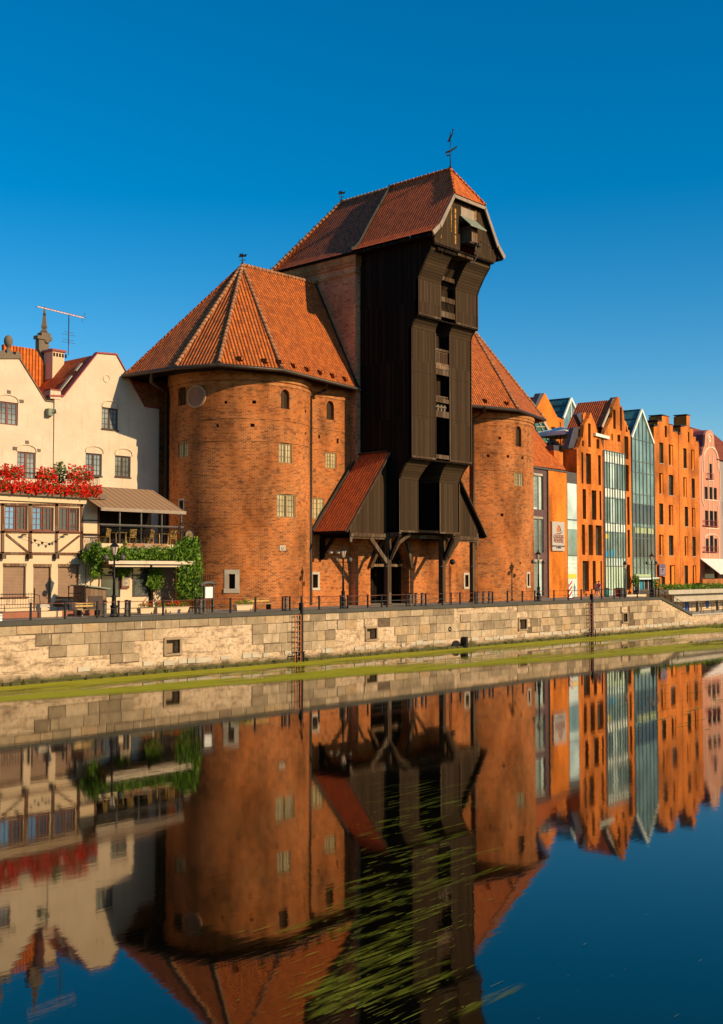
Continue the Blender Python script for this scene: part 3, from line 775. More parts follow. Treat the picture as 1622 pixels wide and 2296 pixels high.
# inner board screens that close most of the shaft
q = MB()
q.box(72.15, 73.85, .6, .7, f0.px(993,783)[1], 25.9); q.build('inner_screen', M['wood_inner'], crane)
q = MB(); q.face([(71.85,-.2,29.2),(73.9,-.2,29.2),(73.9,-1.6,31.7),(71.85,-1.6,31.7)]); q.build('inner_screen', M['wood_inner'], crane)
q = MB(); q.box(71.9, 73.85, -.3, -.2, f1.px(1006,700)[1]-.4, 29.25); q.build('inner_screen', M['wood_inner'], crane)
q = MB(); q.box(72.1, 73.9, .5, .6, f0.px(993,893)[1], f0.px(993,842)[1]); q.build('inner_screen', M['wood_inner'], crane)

# gable
FG = Fr(0, -2.7)
ox0, _ = FG.px(1032, 530); ox1, _ = FG.px(1064, 540); _, oz = FG.px(1048, 505)
q = MB()
q.facade(FG, [(69.05,31.9),(ox0,31.9),(ox0,oz),(ox1,oz),(ox1,31.9),(77.05,31.9),(77.3,32.5),(76.95,33.3),(75.1,36.12),(71.0,36.12),(69.15,33.3),(68.8,32.5)], [], 0, .2)
gb = q.build('gable_boarding', M['wood'], crane)
q = MB(); q.box(XL, XRR, -2.68, -2.3, 31.75, 31.88); q.build('floor_beam', M['wood_side'], crane)
q = MB()
for x in (69.6, 70.6, 71.5): q.box(x, x+.9, -2.5, -2.2, 31.45, 31.75)
q.build('bracket_beam', M['wood_side'], crane)
# verge boards
q = MB()
for s in (-1, 1):
    P = [(XR+s*4.9, 32.5), (XR+s*3.98, 33.28), (XR+s*2.1, 36.1)]
    for a, b in zip(P, P[1:]): q.beam((a[0],-3.1,a[1]-.12), (b[0],-3.1,b[1]-.12), .12, .42, (0,1,0)) if False else q.prism([(a[0],-3.17,a[1]+.03),(b[0],-3.17,b[1]+.03),(b[0]-s*.08,-3.17,b[1]-.30),(a[0]-s*.22,-3.17,a[1]-.27)], (0,.12,0))
q.box(XR-2.1, XR+2.1, -3.17, -3.05, 35.80, 36.06)
q.build('verge_board', M['trim'], crane)
q = MB()
for s in (-1, 1):
    P = [(XR+s*4.75, 32.45), (XR+s*3.9, 33.2), (XR+s*2.05, 36.02)]
    for a, b in zip(P, P[1:]): q.face([(a[0],-3.05,a[1]-.1),(b[0],-3.05,b[1]-.1),(b[0],-2.7,b[1]-.1),(a[0],-2.7,a[1]-.1)])
q.face([(XR-2.05,-3.05,36.0),(XR+2.05,-3.05,36.0),(XR+2.05,-2.7,36.0),(XR-2.05,-2.7,36.0)])
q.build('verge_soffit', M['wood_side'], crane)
# hatch, hood, winch cabin in the gable
h0, _ = FG.px(1033, 478); h1, _ = FG.px(1063.5, 485); _, hz0 = FG.px(1048, 500); _, hz1 = FG.px(1048, 469)
q = MB(); q.fbox(FG, h0, h1, hz0, hz1, 0, .06); q.build('hatch_panel', M['trim'], crane)
q = MB(); zt = FG.px(1047,487)[1]
q.hexa([(h0-.15,-2.72,zt-.08),(h1+.15,-2.72,zt-.08),(h1+.2,-3.8,zt-1.1),(h0-.1,-3.8,zt-1.1),(h0-.15,-2.72,zt),(h1+.15,-2.72,zt),(h1+.2,-3.8,zt-1.02),(h0-.1,-3.8,zt-1.02)])
q.build('hood', M['copper'], crane)
q = MB(); q.box(h0+.7, h1-.35, -3.3, -2.0, zt-2.1, zt-.75)
q.build('winch_cabin', M['wood_lit'], crane)
q = MB(); q.box(h0+.3, h1+.1, -3.4, -2.4, zt-2.3, zt-2.2); q.tube([(h0+.9,-4.0,zt-2.2),(h1+.6,-3.9,zt-2.3)], .05, 6); q.tube([(h0+1.3,-3.5,zt-2.2),(h0+1.1,-3.6,zt-3.2),(h0+.6,-3.5,zt-3.9),(h0+.2,-3.5,zt-4.0)], .05, 6); q.tube([(h0+1.0,-3.5,zt-2.2),(h0+1.0,-3.4,zt-2.9)], .09, 8)
q.build('hook_tackle', M['pipe'], crane)
q = MB(); q.box(h0-.2, h1, -2.6, -1.4, 31.5, 31.7); q.build('platform', M['wood_beam'], crane)
# yellow streaks of dried resin on the boards
mst = m_plain('resin_stain', (.42,.20,.035), .6, .4, 6)
q = MB()
for (x, y0, y1, w_) in ((355,420,820,.05),(420,440,1010,.09),(745,470,625,.09),(190,860,920,.05),(640,370,450,.04)):
    X, Y0 = c11(x, y0); _, Y1 = c11(x, y1); s, z0 = FG.px(X, Y1); _, z1 = FG.px(X, Y0); n = 7
    for k in range(n):
        a = z0+(z1-z0)*k/n; b = z0+(z1-z0)*(k+random.uniform(.7,1))/n; ww = w_*random.uniform(.5,1.1); q.fbox(FG, s-ww, s+ww, a, b, -.01, .012)
q.build('resin_streaks', mst, gb)

# lean-to roofs at the foot
for s in (-1, 1):
    x0 = XL if s < 0 else XRR; x1 = x0+s*5.1
    q = MB(); L_ = math.hypot(5.1, 6.4)
    a, b, c, d_ = (x1,2.0,9.4), (x1,5.45,9.4), (x0+s*.02,5.08,15.85), (x0+s*.02,2.0,15.85)
    q.face([a, b, c, d_], uv=[(2,0),(5.45,0),(5.1,L_),(2,L_)])
    rf = q.build('lean_to_roof', M['tile_red'], crane)
    q = MB(); q.hexa([(x1,2.0,9.18),(x1,5.45,9.18),(x0,5.08,15.6),(x0,2.0,15.6),(x1,2.0,9.36),(x1,5.45,9.36),(x0,5.08,15.8),(x0,2.0,15.8)])
    q.build('roof_boards', M['wood_side'], rf)
    q = MB(); q.beam((x1,1.95,9.3),(x0,1.95,15.75),.1,.3,(0,1,0)); q.build('verge_board', M['wood_beam'], rf)
    q = MB(); q.beam((x0+s*.1,2.0,15.85),(x0+s*.1,5.1,15.85),.3,.14); q.beam((x1,5.5,9.5),(x0,5.15,15.85),.3,.12,(0,1,0)); q.build('flashing', M['metal'], rf)
    q = MB(); f = Fr(0, 2.3)
    zt = lambda x: 9.3+(x1-x)/(x1-x0)*6.35-.15
    e = x1-s*.75
    P = [(x0, 8.9), (e, 8.9), (e, zt(e)), (x0, zt(x0))]
    q.facade(f, P, [], 0, .15); o = q.build('lean_to_front', M['wood'], crane)
    q = MB(); q.fbox(f, min(x0,e), max(x0,e), 8.82, 8.97, -.05, .05); q.fbox(f, min(e,e-s*.25), max(e,e-s*.25), 8.55, 9.6, -.05, .06); q.build('trim_board', M['wood_beam'], o)
    q = MB(); q.box(min(e,e-s*.1), max(e,e-s*.1), 2.3, 5.4, 8.9, 9.5); q.box(min(x0,e), max(x0,e), 2.35, 5.4, 8.95, 9.05); q.build('side_boarding', M['wood_side'], o)
    if s < 0:
        q = MB(); q.beam((e+.2,5.4,7.6),(e+.2,4.2,8.9),.22); q.box(e+.1, e+.35, 5.2, 5.6, 7.2, 8.9); q.build('wall_bracket', M['wood_side'], crane)

# posts and braces
def post(x, y, w_=.42, z1=9.4):
    q = MB(); q.box(x-w_/2, x+w_/2, y-w_/2, y+w_/2, G, z1); o = q.build('timber_post', M['wood_beam'], crane)
    q = MB(); q.box(x-w_/2-.06, x+w_/2+.06, y-w_/2-.06, y+w_/2+.06, G, G+.18); q.build('post_foot', M['wood_lit'], o)
    q = MB(); q.tube([(x-.45,y-.2,G+3.15),(x+.45,y-.2,G+3.15)], .035, 6); q.build('floodlight_bracket', M['steel'], o); return o
post(69.15, 2.3); post(76.2, 2.3); post(80.9, 2.6, .36, 8.95)
q = MB(); q.beam((69.0,2.3,7.0),(66.95,2.3,8.95),.34,.3,(0,1,0)); q.build('brace', M['wood_beam'], crane)
q = MB(); q.beam((69.3,2.2,7.3),(70.1,2.0,8.6),.28,.3,(0,1,0)); q.beam((70.1,2.0,8.6),(71.1,1.6,9.35),.28,.3,(0,1,0)); q.build('brace', M['wood_beam'], crane)
q = MB(); q.beam((69.15,2.1,7.3),(69.15,1.05,9.3),.26,.26); q.build('brace', M['wood_side'], crane)
q = MB(); q.beam((76.3,2.3,6.8),(78.3,2.3,8.9),.34,.3,(0,1,0)); q.build('brace', M['wood_beam'], crane)
q = MB(); q.beam((76.4,2.0,7.3),(77.1,1.2,9.3),.26,.26); q.build('brace', M['wood_beam'], crane)
q = MB(); q.beam((76.2,2.1,7.3),(76.2,1.05,9.3),.26,.26); q.build('brace', M['wood_side'], crane)
q = MB(); q.beam((75.3,4.9,6.6),(73.9,4.3,9.2),.3,.26,(0,1,0)); q.build('brace', M['wood_beam'], crane)
q = MB(); q.beam((70.0,4.9,6.6),(71.4,4.6,9.2),.28,.26,(0,1,0)); q.build('brace', M['wood_beam'], crane)
q = MB(); q.box(XL-4.3, XRR+4.3, 2.15, 2.45, 8.98, 9.28); q.box(69.0,69.3,1.0,5.0,9.05,9.38); q.box(76.05,76.35,1.0,5.0,9.05,9.38); q.build('tie_beam', M['wood_beam'], crane)
# floodlights under the lean-to
q = MB()
for (X, Y, yy) in ((742,1238,4.6),(758,1238,4.6)):
    x, z = at_y(X, Y, yy); q.lathe((x,yy,z-.12), [(.04,0),(.16,.02),(.16,.2),(.06,.24)], 10); q.tube([(x,yy,z),(x,5.5,z+.1)], .03, 5)
q.build('floodlight', M['stone'], crane)
# ------------------------------------------------------------------ water, ground, quay
def c_w(n):
    X0, Y0 = {1:(0,1334.8), 2:(405.5,1317.9), 3:(811,1301), 4:(1216.5,1301)}[n]
    return lambda x, y: (X0+.25*x, Y0+.25*y)
w1, w2, w3, w4_ = c_w(1), c_w(2), c_w(3), c_w(4)
FQ = Fr(0, 0)
def sx(X, Y=1420, y=0.0): return at_y(X, Y, y)[0]
XE = 110.6      # end of the high quay, then steps down to the landing
XF = 117.6; ZLd = 1.5
k = NT('river_water', .045, .5); k.P('Base Color', (.002,.002,.001)); k.P('IOR', 1.95); k.P('Specular Tint', (1.0,.84,.46,1))
o_ = k.obj(); nb = k.n('Mapping', {'Vector': o_, 'Scale': (.25, 1.1, 1)}).outputs[0]
h1 = k.noise(nb, .9, 3, .5); h2 = k.noise(k.n('Mapping', {'Vector': o_, 'Scale': (1.2, 3.5, 1)}).outputs[0], 1.6, 3, .55)
k.bump(k.math('ADD', h1, k.math('MULTIPLY', h2, .3)), .018, .10)
rn = k.noise(k.n('Mapping', {'Vector': o_, 'Scale': (.05, .22, 1)}).outputs[0], 1.0, 3)
k.P('Roughness', k.math('MULTIPLY', k.ramp(rn, [(.35, .022), (.65, .05)]), 1.0)); M['water'] = k.m
q = MB(); q.face([(-900,-1500,0),(2600,-1500,0),(2600,.6,0),(-900,.6,0)]); tag(q.build('water', M['water']), None, None, kind='structure')
k = NT('paving', .9, .15); o_ = k.obj()
br = k.n('TexBrick', {'Vector': o_, 'Color1': (.30,.24,.18), 'Color2': (.22,.18,.14), 'Mortar': (.12,.10,.08), 'Scale': 1.0, 'Brick Width': .5, 'Row Height': .3, 'Mortar Size': .02})
k.P('Base Color', k.mix(.4, br.outputs[0], k.ramp(k.noise(o_, .6, 5), [(.3, (.22,.17,.13)), (.7, (.36,.29,.22))]))); M['paving'] = k.m
q = MB(); q.face([(-900,.15,G),(XE,.15,G),(XE,6,G),(2600,6,G),(2600,1800,G),(-900,1800,G)]); tag(q.build('ground', M['paving']), None, None, kind='structure')
# bed under the land so nothing shows from the side
# quay wall
k = NT('quay_plaster', .95, .1); uv = k.uv(); sp = k.n('SeparateXYZ', {0: uv}); zc = sp.outputs[1]
a = k.noise(uv, .8, 7, .7); b = k.noise(uv, 3.5, 6, .75); c = k.noise(uv, 1.2, 5, .7, sx=(.35, 3.2, 1))
cl = k.ramp(a, [(.30, (.22,.14,.08)), (.45, (.56,.39,.24)), (.7, (.74,.54,.36))])
cl = k.mix(k.math('MULTIPLY', k.ramp(b, [(.5, 0.0), (.62, 1.0)]), .7), cl, (.20,.13,.075))
cl = k.mix(k.math('MULTIPLY', k.ramp(c, [(.54, 0.0), (.60, 1.0)]), .6), cl, (.17,.11,.065))
wet = k.math('ADD', k.math('MULTIPLY', zc, -1.0), k.math('MULTIPLY', a, 1.3))
cl = k.mix(k.ramp(wet, [(.25-.3+.12, 0.0), (.45, 1.0)]), cl, (.10,.075,.035))
cl = k.mix(k.ramp(k.math('ADD', k.math('MULTIPLY', zc, -1.0), k.math('MULTIPLY', b, .5)), [(.0, 0.0), (.18, 1.0)]), cl, (.09,.11,.012))
k.P('Base Color', cl); k.bump(k.math('ADD', a, k.math('MULTIPLY', b, .8)), .8, .12); M['quay_plaster'] = k.m
k = NT('quay_ashlar', .93, .1); uv = k.uv(); g = k.n('NewGeometry').outputs['Random Per Island']
cl = k.ramp(g, [(0, (.22,.155,.095)), (.2, (.30,.215,.13)), (.5, (.39,.28,.17)), (.8, (.47,.34,.21)), (1, (.42,.27,.14))])
n1 = k.noise(uv, 1.3, 7, .75); n2 = k.noise(uv, 2.0, 5, .7, sx=(2.6, .22, 1))
cl = k.mix(.85, cl, k.ramp(n1, [(.30, .55), (.5, .95), (.70, 1.3)]), 'MULTIPLY')
cl = k.mix(k.math('MULTIPLY', k.ramp(n2, [(.60, 0.0), (.70, 1.0)]), .7), cl, (.78,.68,.54))
cl = k.mix(k.math('MULTIPLY', k.ramp(n2, [(.28, 1.0), (.40, 0.0)]), .55), cl, (.10,.075,.05))
k.P('Base Color', cl); k.bump(k.noise(uv, 9, 6, .75), .6, .04); M['ashlar'] = k.m
quay = thing('quay_wall', 'long stone quay wall with grey ashlar facing, bare plaster patches and dark coping', 'quay wall', (60, 0, 0))
ZC = 3.3
nich = []
for cf, L in ((w1, [(1485,1608,398,520)]), (w3, [(42,130,432,528),(1412,1476,350,438)]), (w4_, [(721,759,298,372)])):
    for r in L: nich.append(rr(FQ, cf, *r))
q = MB(); q.grid(FQ, -40, XE, -1.5, ZC, nich, 0, .55, 6.0)
# sloping end beside the steps, then the low landing front
q.facade(FQ, [(XE,-1.5),(XF,-1.5),(XF,ZLd),(XE,ZC)], [], 0, .3, False)
q.grid(FQ, XF, 200, -1.5, ZLd-.14, [], 0, .5, 6.0)
q.build('wall_face', M['quay_plaster'], quay)
for r in nich:
    dark_back(FQ, r, quay, -.5, 'niche_back', M['niche'])
    q = MB(); q.fbox(FQ, r[0]-.16, r[1]+.16, r[3], r[3]+.16, -.1, .1); q.fbox(FQ, r[0]-.16, r[1]+.16, r[2]-.14, r[2], -.3, .14)
    q.fbox(FQ, r[0]-.16, r[0], r[2], r[3], -.1, .09); q.fbox(FQ, r[1], r[1]+.16, r[2], r[3], -.1, .09)
    q.fbox(FQ, r[0]+.05, r[0]+.35, r[2], r[2]+.25, -.48, -.2); q.build('niche_frame', M['niche'], quay)
# ashlar facing slabs, row by row, only where the facing survives
rows = [(2.74, ZC), (2.06, 2.74), (1.36, 2.06), (.78, 1.36)]
reg = [ [(-40,1018),(1160,1481)],
        [(80,352),(565,890),(1032,1113),(1184,1500)],
        [(110,300),(-60,-30),(565,752),(885,1160),(1190,1520)],
        [(247,313),(592,750),(890,1160),(1160,1530)] ]
reg[1] = [(80,366),(565,752),(756,800),(816,819),(846,1018),(1032,1159),(1184,1500)]
q = MB(); jb = MB()
def inniche(a, b, z0, z1):
    return any(a < r[1]+.18 and b > r[0]-.18 and z0 < r[3]+.17 and z1 > r[2]-.15 for r in nich)
rnd = random.Random(3)
for (z0, z1), R in zip(rows, reg):
    ym = 6.4
    for (X0, X1) in R:
        zz = (z0+z1)/2
        def sX(X):
            r = ray(X, 1400); t = 57.0/r.y; return r.x*t
        a = sX(X0) if X0 > -200 else -40; b = min(sX(X1), XE if z1 > 2.7 else XF-.5)
        if z1 <= 2.75 or True:
            for (ja, jc) in ((a, min(b, XE if z1 > 2.1 else b)),):
                nn_ = [r for r in nich if r[1]+.18 > ja and r[0]-.18 < jc and z0 < r[3]+.17 and z1 > r[2]-.15]; cur = ja
                for r in sorted(nn_): jb.fbox(FQ, cur, r[0]-.17, z0, z1-.004, -.05, .016) if r[0]-.17 > cur else None; cur = r[1]+.17
                if jc > cur: jb.fbox(FQ, cur, min(jc, XE), z0, z1-.004, -.05, .016)
        x = a
        while x < b-.15:
            wd = rnd.uniform(.55, 1.7); e = min(b, x+wd)
            if b-e < .4: e = b
            zt_ = z1
            if x > XE-.2: # keep below the stair line
                lim = ZC-(e-XE)/(XF-XE)*(ZC-ZLd)-.1
                if z0 > lim-.15: break
                zt_ = min(z1, lim)
            zz0 = z0+rnd.choice((0, 0, .0, .05)); g = .016
            if not inniche(x, e, z0, zt_):
                q.fbox(FQ, x+g, e-g, zz0+g, zt_-g, -.05, .045+rnd.uniform(0,.02))
            x = e
q.build('ashlar_facing', M['ashlar'], quay); jb.build('joint_bed', m_plain('dark_joint', (.13,.085,.05), .95, .4, 3), quay)
# course of rough white-grey stones just above the waterline and a rotten timber footing
q = MB(); x = 38.0
while x < XF:
    e = x+rnd.uniform(.3, .9)
    if rnd.random() < (.35 if x < 62 else .75):
        z = .42+rnd.uniform(0,.12); q.fbox(FQ, x+.02, e-.02, z, z+rnd.uniform(.2,.34), -.05, rnd.uniform(.03,.10))
    x = e
q.build('rubble_course', M['stone'], quay)
q = MB(); x = -40.0
while x < XF:
    e = x+rnd.uniform(1.0, 2.6); dd = rnd.uniform(.22,.34)
    q.fbox(FQ, x, e-.04, -.5, .10+rnd.uniform(0,.10), -.05, dd)
    x = e
x = -40.0
while x < XF+30:
    if rnd.random() < .8: q.tube([(x,-.42+rnd.uniform(-.05,.05),-.4),(x,-.42,.12+rnd.uniform(0,.25))], .035, 5)
    x += rnd.uniform(.5, 1.5)
mp = m_plain('rotten_footing', (.07,.06,.02), .9, .6, 3); q.build('timber_footing', mp, quay)
# outlet pipe mouth
q = disc(FQ, *w3(842,600), .55, -.3, .12, 18); q.build('outlet_pipe', M['iron'], quay)
q = disc(FQ, *w3(788,438), .2, -.3, .09, 12, .1); q.build('drain_hole', M['dark'], quay)
q = MB(); s_, z_ = FQ.px(*w3(903,600)); q.box(s_-.15, s_+.15, -.5, 0, -.5, .9); q.build('fender_pile', M['iron'], quay)
q = MB()
x = -40.0
while x < XE-.01:
    e = min(XE, x+3.0); q.box(x+.006, e-.006, -.16, .45, ZC, G+.005+rnd.uniform(0,.012)); x = e
cop = q.build('coping', m_plaster('coping_stone', (.085,.078,.062), (.04,.036,.03), .5, .3, .4), quay)
q = MB()
q.hexa([(XE,-.14,ZC),(XE,.45,ZC),(XF,.45,ZLd-.1),(XF,-.14,ZLd-.1),(XE,-.14,G),(XE,.45,G),(XF,.45,ZLd+.12),(XF,-.14,ZLd+.12)]); q.build('stair_coping', cop.data.materials[0], quay)
q = MB(); q.box(XF, 200, -.12, .45, ZLd-.14, ZLd+.02); q.build('landing_coping', M['stone'], quay)
# steps down and landing floor
q = MB(); n = 11
for i in range(n):
    xa = XE+(XF-XE)*i/n; xb = XE+(XF-XE)*(i+1)/n; z = G-(G-ZLd)*(i+1)/n
    q.box(xa, xb, .45, 5.2, z-.5, z+.001*i)
st_ = q.build('stone_steps', M['stone']); tag(st_, 'flight of stone steps going down from the quay to the low landing', 'steps')
q = MB(); q.box(XF, 260, .45, 5.6, ZLd-.6, ZLd); tag(q.build('landing_ground', M['stone']), None, None, kind='structure')

# ------------------------------------------------------------------ floating green weed
k = NT('duckweed', .75, .2); o_ = k.obj(); sp = k.n('SeparateXYZ', {0: o_}); x_, y_ = sp.outputs[0], sp.outputs[1]
d = k.math('MULTIPLY', y_, -1.0)
outer = k.math('ADD', 7.4, k.math('MULTIPLY', k.math('SUBTRACT', x_, 29.7), .18))
t = k.math('DIVIDE', d, outer)
n1 = k.noise(k.n('Mapping', {'Vector': o_, 'Scale': (.10, .55, 1)}).outputs[0], 1.0, 6, .65)
n2 = k.noise(k.n('Mapping', {'Vector': o_, 'Scale': (.35, 4.0, 1)}).outputs[0], 1.0, 5, .7)
t0 = t; t = k.math('ADD', t0, k.math('ADD', k.math('MULTIPLY', k.math('SUBTRACT', n2, .5), .22), k.math('MULTIPLY', k.math('SUBTRACT', n1, .5), .25)))
band = k.ramp(t, [(0, 1.0), (.20, .66), (.34, .30), (.54, .34), (.68, .74), (.93, .90), (1.0, -1.0)])
# ramps clamp at 0: outside the outer edge nothing floats
m_ = k.math('ADD', band, k.math('SUBTRACT', k.math('MULTIPLY', n1, 1.9), .95)); m_ = k.math('ADD', m_, k.math('SUBTRACT', k.math('MULTIPLY', n2, 1.0), .5))
left = k.ramp(k.math('MULTIPLY', k.math('SUBTRACT', x_, 30), .02), [(0, .32), (.6, 0.0)])
m_ = k.math('ADD', m_, left)
al = k.ramp(m_, [(.36, 0.0), (.78, .9)]); al = k.math('MULTIPLY', al, k.ramp(t, [(.84, 1.0), (1.0, 0.0)]))
k.P('Base Color', k.mix(k.ramp(n2, [(.3, 0.0), (.7, 1.0)]), (.24,.24,.006), (.50,.46,.015))); k.P('Alpha', al)
k.bump(n2, .4, .02); M['weed'] = k.m
q = MB()
for i in range(60):
    a = -30+i*2.5; b = a+2.5
    wa = max(5, 8.6+(a-29.7)*.2); wb = max(5, 8.6+(b-29.7)*.2)
    q.face([(a,-wa,.012),(b,-wb,.012),(b,-.1,.012),(a,-.1,.012)])
tag(q.build('floating_duckweed', M['weed']), 'green duckweed belt floating on the water along the foot of the quay', 'duckweed', kind='stuff')
k = NT('drifting_weed', .7, .2); g = k.n('NewGeometry').outputs['Random Per Island']
k.P('Base Color', k.ramp(g, [(0, (.12,.14,.01)), (1, (.32,.33,.02))])); k.P('Alpha', k.ramp(g, [(0, .15), (1, .5)])); M['weed2'] = k.m
q = MB(); rnd = random.Random(11)
def sliver(x, y, L, wd, z=.015):
    yy = y; q.face([(x,yy-wd/2,z),(x+L*.5,yy-wd*.8,z),(x+L,yy,z),(x+L*.6,yy+wd*.7,z),(x+L*.1,yy+wd*.5,z)])
cl_ = []
for (X, Y, n, sp_) in ((880,1850,260,55),(930,1930,420,70),(860,2000,420,80),(820,2080,300,80),(780,2160,380,90),(900,2120,260,80),(720,2250,420,60),(860,2230,420,110),(960,2040,160,60),(880,2290,200,90),(960,1960,60,50),(700,2080,50,60)):
    for i in range(int(n*.15)):
        X_ = X+rnd.gauss(0,1)*sp_; Y_ = Y+rnd.gauss(0,1)*sp_*.45
        if Y_ < 1790: continue
        x, y = at_z(X_, Y_, .015); sc = (CAM.y-y)/-12.0
        L = rnd.uniform(.06,.38)*rnd.choice((1,1,1,2.0)); sliver(x, y, L, rnd.uniform(.006,.028))
for i in range(45):   # sparse single strands elsewhere
    x, y = at_z(rnd.uniform(560,1620), rnd.uniform(1900,2290), .015); sliver(x, y, rnd.uniform(.03,.22), rnd.uniform(.004,.012))
for i in range(60):
    x, y = at_z(rnd.uniform(810,1120), 1820-rnd.uniform(0,1)*60, .015); sliver(x, y, rnd.uniform(.4,2.2), rnd.uniform(.006,.018))
for i in range(110):
    x, y = at_z(rnd.uniform(1380,1622), rnd.uniform(1480,1640), .015); sliver(x, y, rnd.uniform(.3,2.0), rnd.uniform(.02,.10))
k = NT('weed_film', .8, .1); k.P('Base Color', (.24,.25,.015,1)); o_ = k.obj()
f_ = k.noise(k.n('Mapping', {'Vector': o_, 'Scale': (1.2, 14, 1)}).outputs[0], 1.0, 5, .6)
uvn = k.n('SeparateXYZ', {0: k.uv()}); ex = k.math('MULTIPLY', k.math('SINE', k.math('MULTIPLY', uvn.outputs[0], PI)), k.math('SINE', k.math('MULTIPLY', uvn.outputs[1], PI)))
k.P('Alpha', k.math('MULTIPLY', k.ramp(f_, [(.44, 0.0), (.72, .55)]), k.ramp(ex, [(.05, 0.0), (.6, 1.0)])))
q2 = MB()
for (X, Y, n, sp_) in ((900,1860,10,55),(920,1930,14,65),(850,2010,12,70),(800,2090,10,60),(780,2170,12,80),(700,2255,14,60),(880,2230,10,90)):
    for i in range(int(n*1.1)):
        Y_ = max(1800, Y+rnd.gauss(0,1)*sp_*.4); x, y = at_z(X+rnd.gauss(0,1)*sp_, Y_, .013); L = rnd.uniform(.7,2.2); wd = rnd.uniform(.10,.30)
        z = .006+.004*rnd.random(); q2.face([(x,y,z),(x+L,y,z),(x+L,y+wd,z),(x,y+wd,z)], uv=[(0,0),(1,0),(1,1),(0,1)])
tag(q2.build('weed_film', k.m), 'soft yellowish green film of weed on the dark water in the foreground', 'water weed', kind='stuff')
tag(q.build('drifting_weed_strands', M['weed2']), 'thin strands of green weed drifting over the dark reflection of the crane', 'water weed', kind='stuff')

# ------------------------------------------------------------------ railing, bollards, lamps, ladders
rail = thing('quay_railing', 'low dark metal railing running along the top of the quay wall', 'railing', (60, .25, G))
posts = [-20,69,146,218,266,291,366,439,517,573,634,650,676,716,764,780,825,856,868,912,955,993,1012,1032,1066,1105,1138.5,1172,1200,1243,1275,1304,1328,1350,1378,1391,1401,1430,1459,1466,1471,1478]
xs = []
for X in posts:
    r = ray(X, 1360); t = 57.25/r.y; xs.append(r.x*t)
for x in xs:
    q = MB(); q.box(x-.05, x+.05, .2, .3, G, G+.98); q.box(x-.065, x+.065, .185, .315, G+.95, G+1.0); q.build('railing_post', M['iron'], rail)
q = MB(); q.tube([(xs[0]-15,.25,G+.92),(xs[-1],.25,G+.92)], .024, 6); q.build('top_rail', m_plain('rusty_rail', (.16,.05,.03), .6, .4, .6), rail)
q = MB(); q.tube([(xs[0]-15,.25,G+.5),(xs[-1],.25,G+.5)], .02, 6); q.tube([(xs[0]-15,.25,G+.14),(xs[-1],.25,G+.14)], .018, 6); q.build('lower_rail', M['steel'], rail)
q = MB()
for z in (.92, .5): q.tube([(xs[-1],.25,G+z),(XF,.25,ZLd+z+.05)], .025, 6)
for i in range(6):
    f = i/5; x = xs[-1]+(XF-xs[-1])*f; z = G+(ZLd+.05-G)*f; q.box(x-.03, x+.03, .22, .28, z, z+.95)
q.build('stair_rail', M['iron'], rail)

def make_bollard():
    b = thing('bollard', 'x', 'bollard', (0,0,0))
    q = MB(); q.lathe((0,0,0), [(.16,0),(.16,.08),(.12,.1),(.12,.88),(.10,.93)], 12); q.build('shaft', M['steel'], b)
    q = MB(); q.lathe((0,0,.93), [(.14,0),(.14,.05),(.08,.09)], 12); q.build('cap', M['iron'], b); return b
bd = [(235,'thick grey steel bollard left of the leftmost street lamp'),(284,'thick grey steel bollard right of the leftmost street lamp'),(450,'grey steel bollard in front of the iron gate by the left tower'),
      (641.5,'grey steel bollard left of the rain pipe of the left tower'),(920,'grey steel bollard, leftmost of three under the timber hoist'),(933,'grey steel bollard, middle of three under the timber hoist'),(947,'grey steel bollard, rightmost of three under the timber hoist'),
      (1072,'grey steel bollard, leftmost of the row right of the hoist'),(1085,'grey steel bollard, middle of the row right of the hoist'),(1098,'grey steel bollard, rightmost of the row right of the hoist')]
b0 = make_bollard(); first = True
for X, lab in bd:
    r = ray(X, 1360); t = 57.7/r.y; loc = (r.x*t, .7, G)
    if first: b0.location = loc; b0['label'] = lab; b0['group'] = 'steel bollards along the quay edge'; first = False
    else: copy_tree(b0, None, loc, 0, lab)

lampglass = m_plain('lamp_glass', (.55,.42,.32), .25, .15, 5)
def make_lamp():
    b = thing('street_lamp', 'x', 'street lamp', (0,0,0))
    q = MB(); q.lathe((0,0,0), [(.26,0),(.26,.12),(.20,.16),(.19,.55),(.23,.6),(.23,.66),(.15,.72),(.13,1.15),(.16,1.2),(.16,1.26),(.09,1.32)], 12); q.build('base', M['iron'], b)
    q = MB(); q.lathe((0,0,1.3), [(.085,0),(.075,1.0),(.095,1.05),(.095,1.1),(.065,1.15),(.055,2.3),(.09,2.33),(.09,2.4),(.05,2.45)], 10); q.build('shaft', M['iron'], b)
    q = MB(); q.lathe((0,0,3.78), [(.10,0),(.24,.52)], 6, False); l = q.build('lantern', lampglass, b)
    q = MB(); q.lathe((0,0,4.28), [(.29,0),(.27,.05),(.10,.22),(.06,.25),(.05,.3),(.07,.33),(.015,.44)], 6, False)
    for k_ in range(6):
        a = PI/3*k_; q.tube([(.10*math.cos(a),.10*math.sin(a),3.78),(.25*math.cos(a),.25*math.sin(a),4.3)], .014, 4)
    q.build('lantern_roof', M['iron'], l)
    q = MB()
    for s in (-1, 1): q.tube([(0,0,3.45),(s*.2,0,3.40),(s*.42,0,3.5),(s*.5,0,3.68)], .025, 6)
    q.build('arm', M['iron'], b)
    for s in (-1, 1):
        q = MB(); q.lathe((s*.5,0,3.42), [(.05,0),(.16,.06),(.19,.22),(.10,.34),(.04,.38)], 10); q.build('side_lamp', M['steel'], b)
    return b
l0 = make_lamp(); first = True
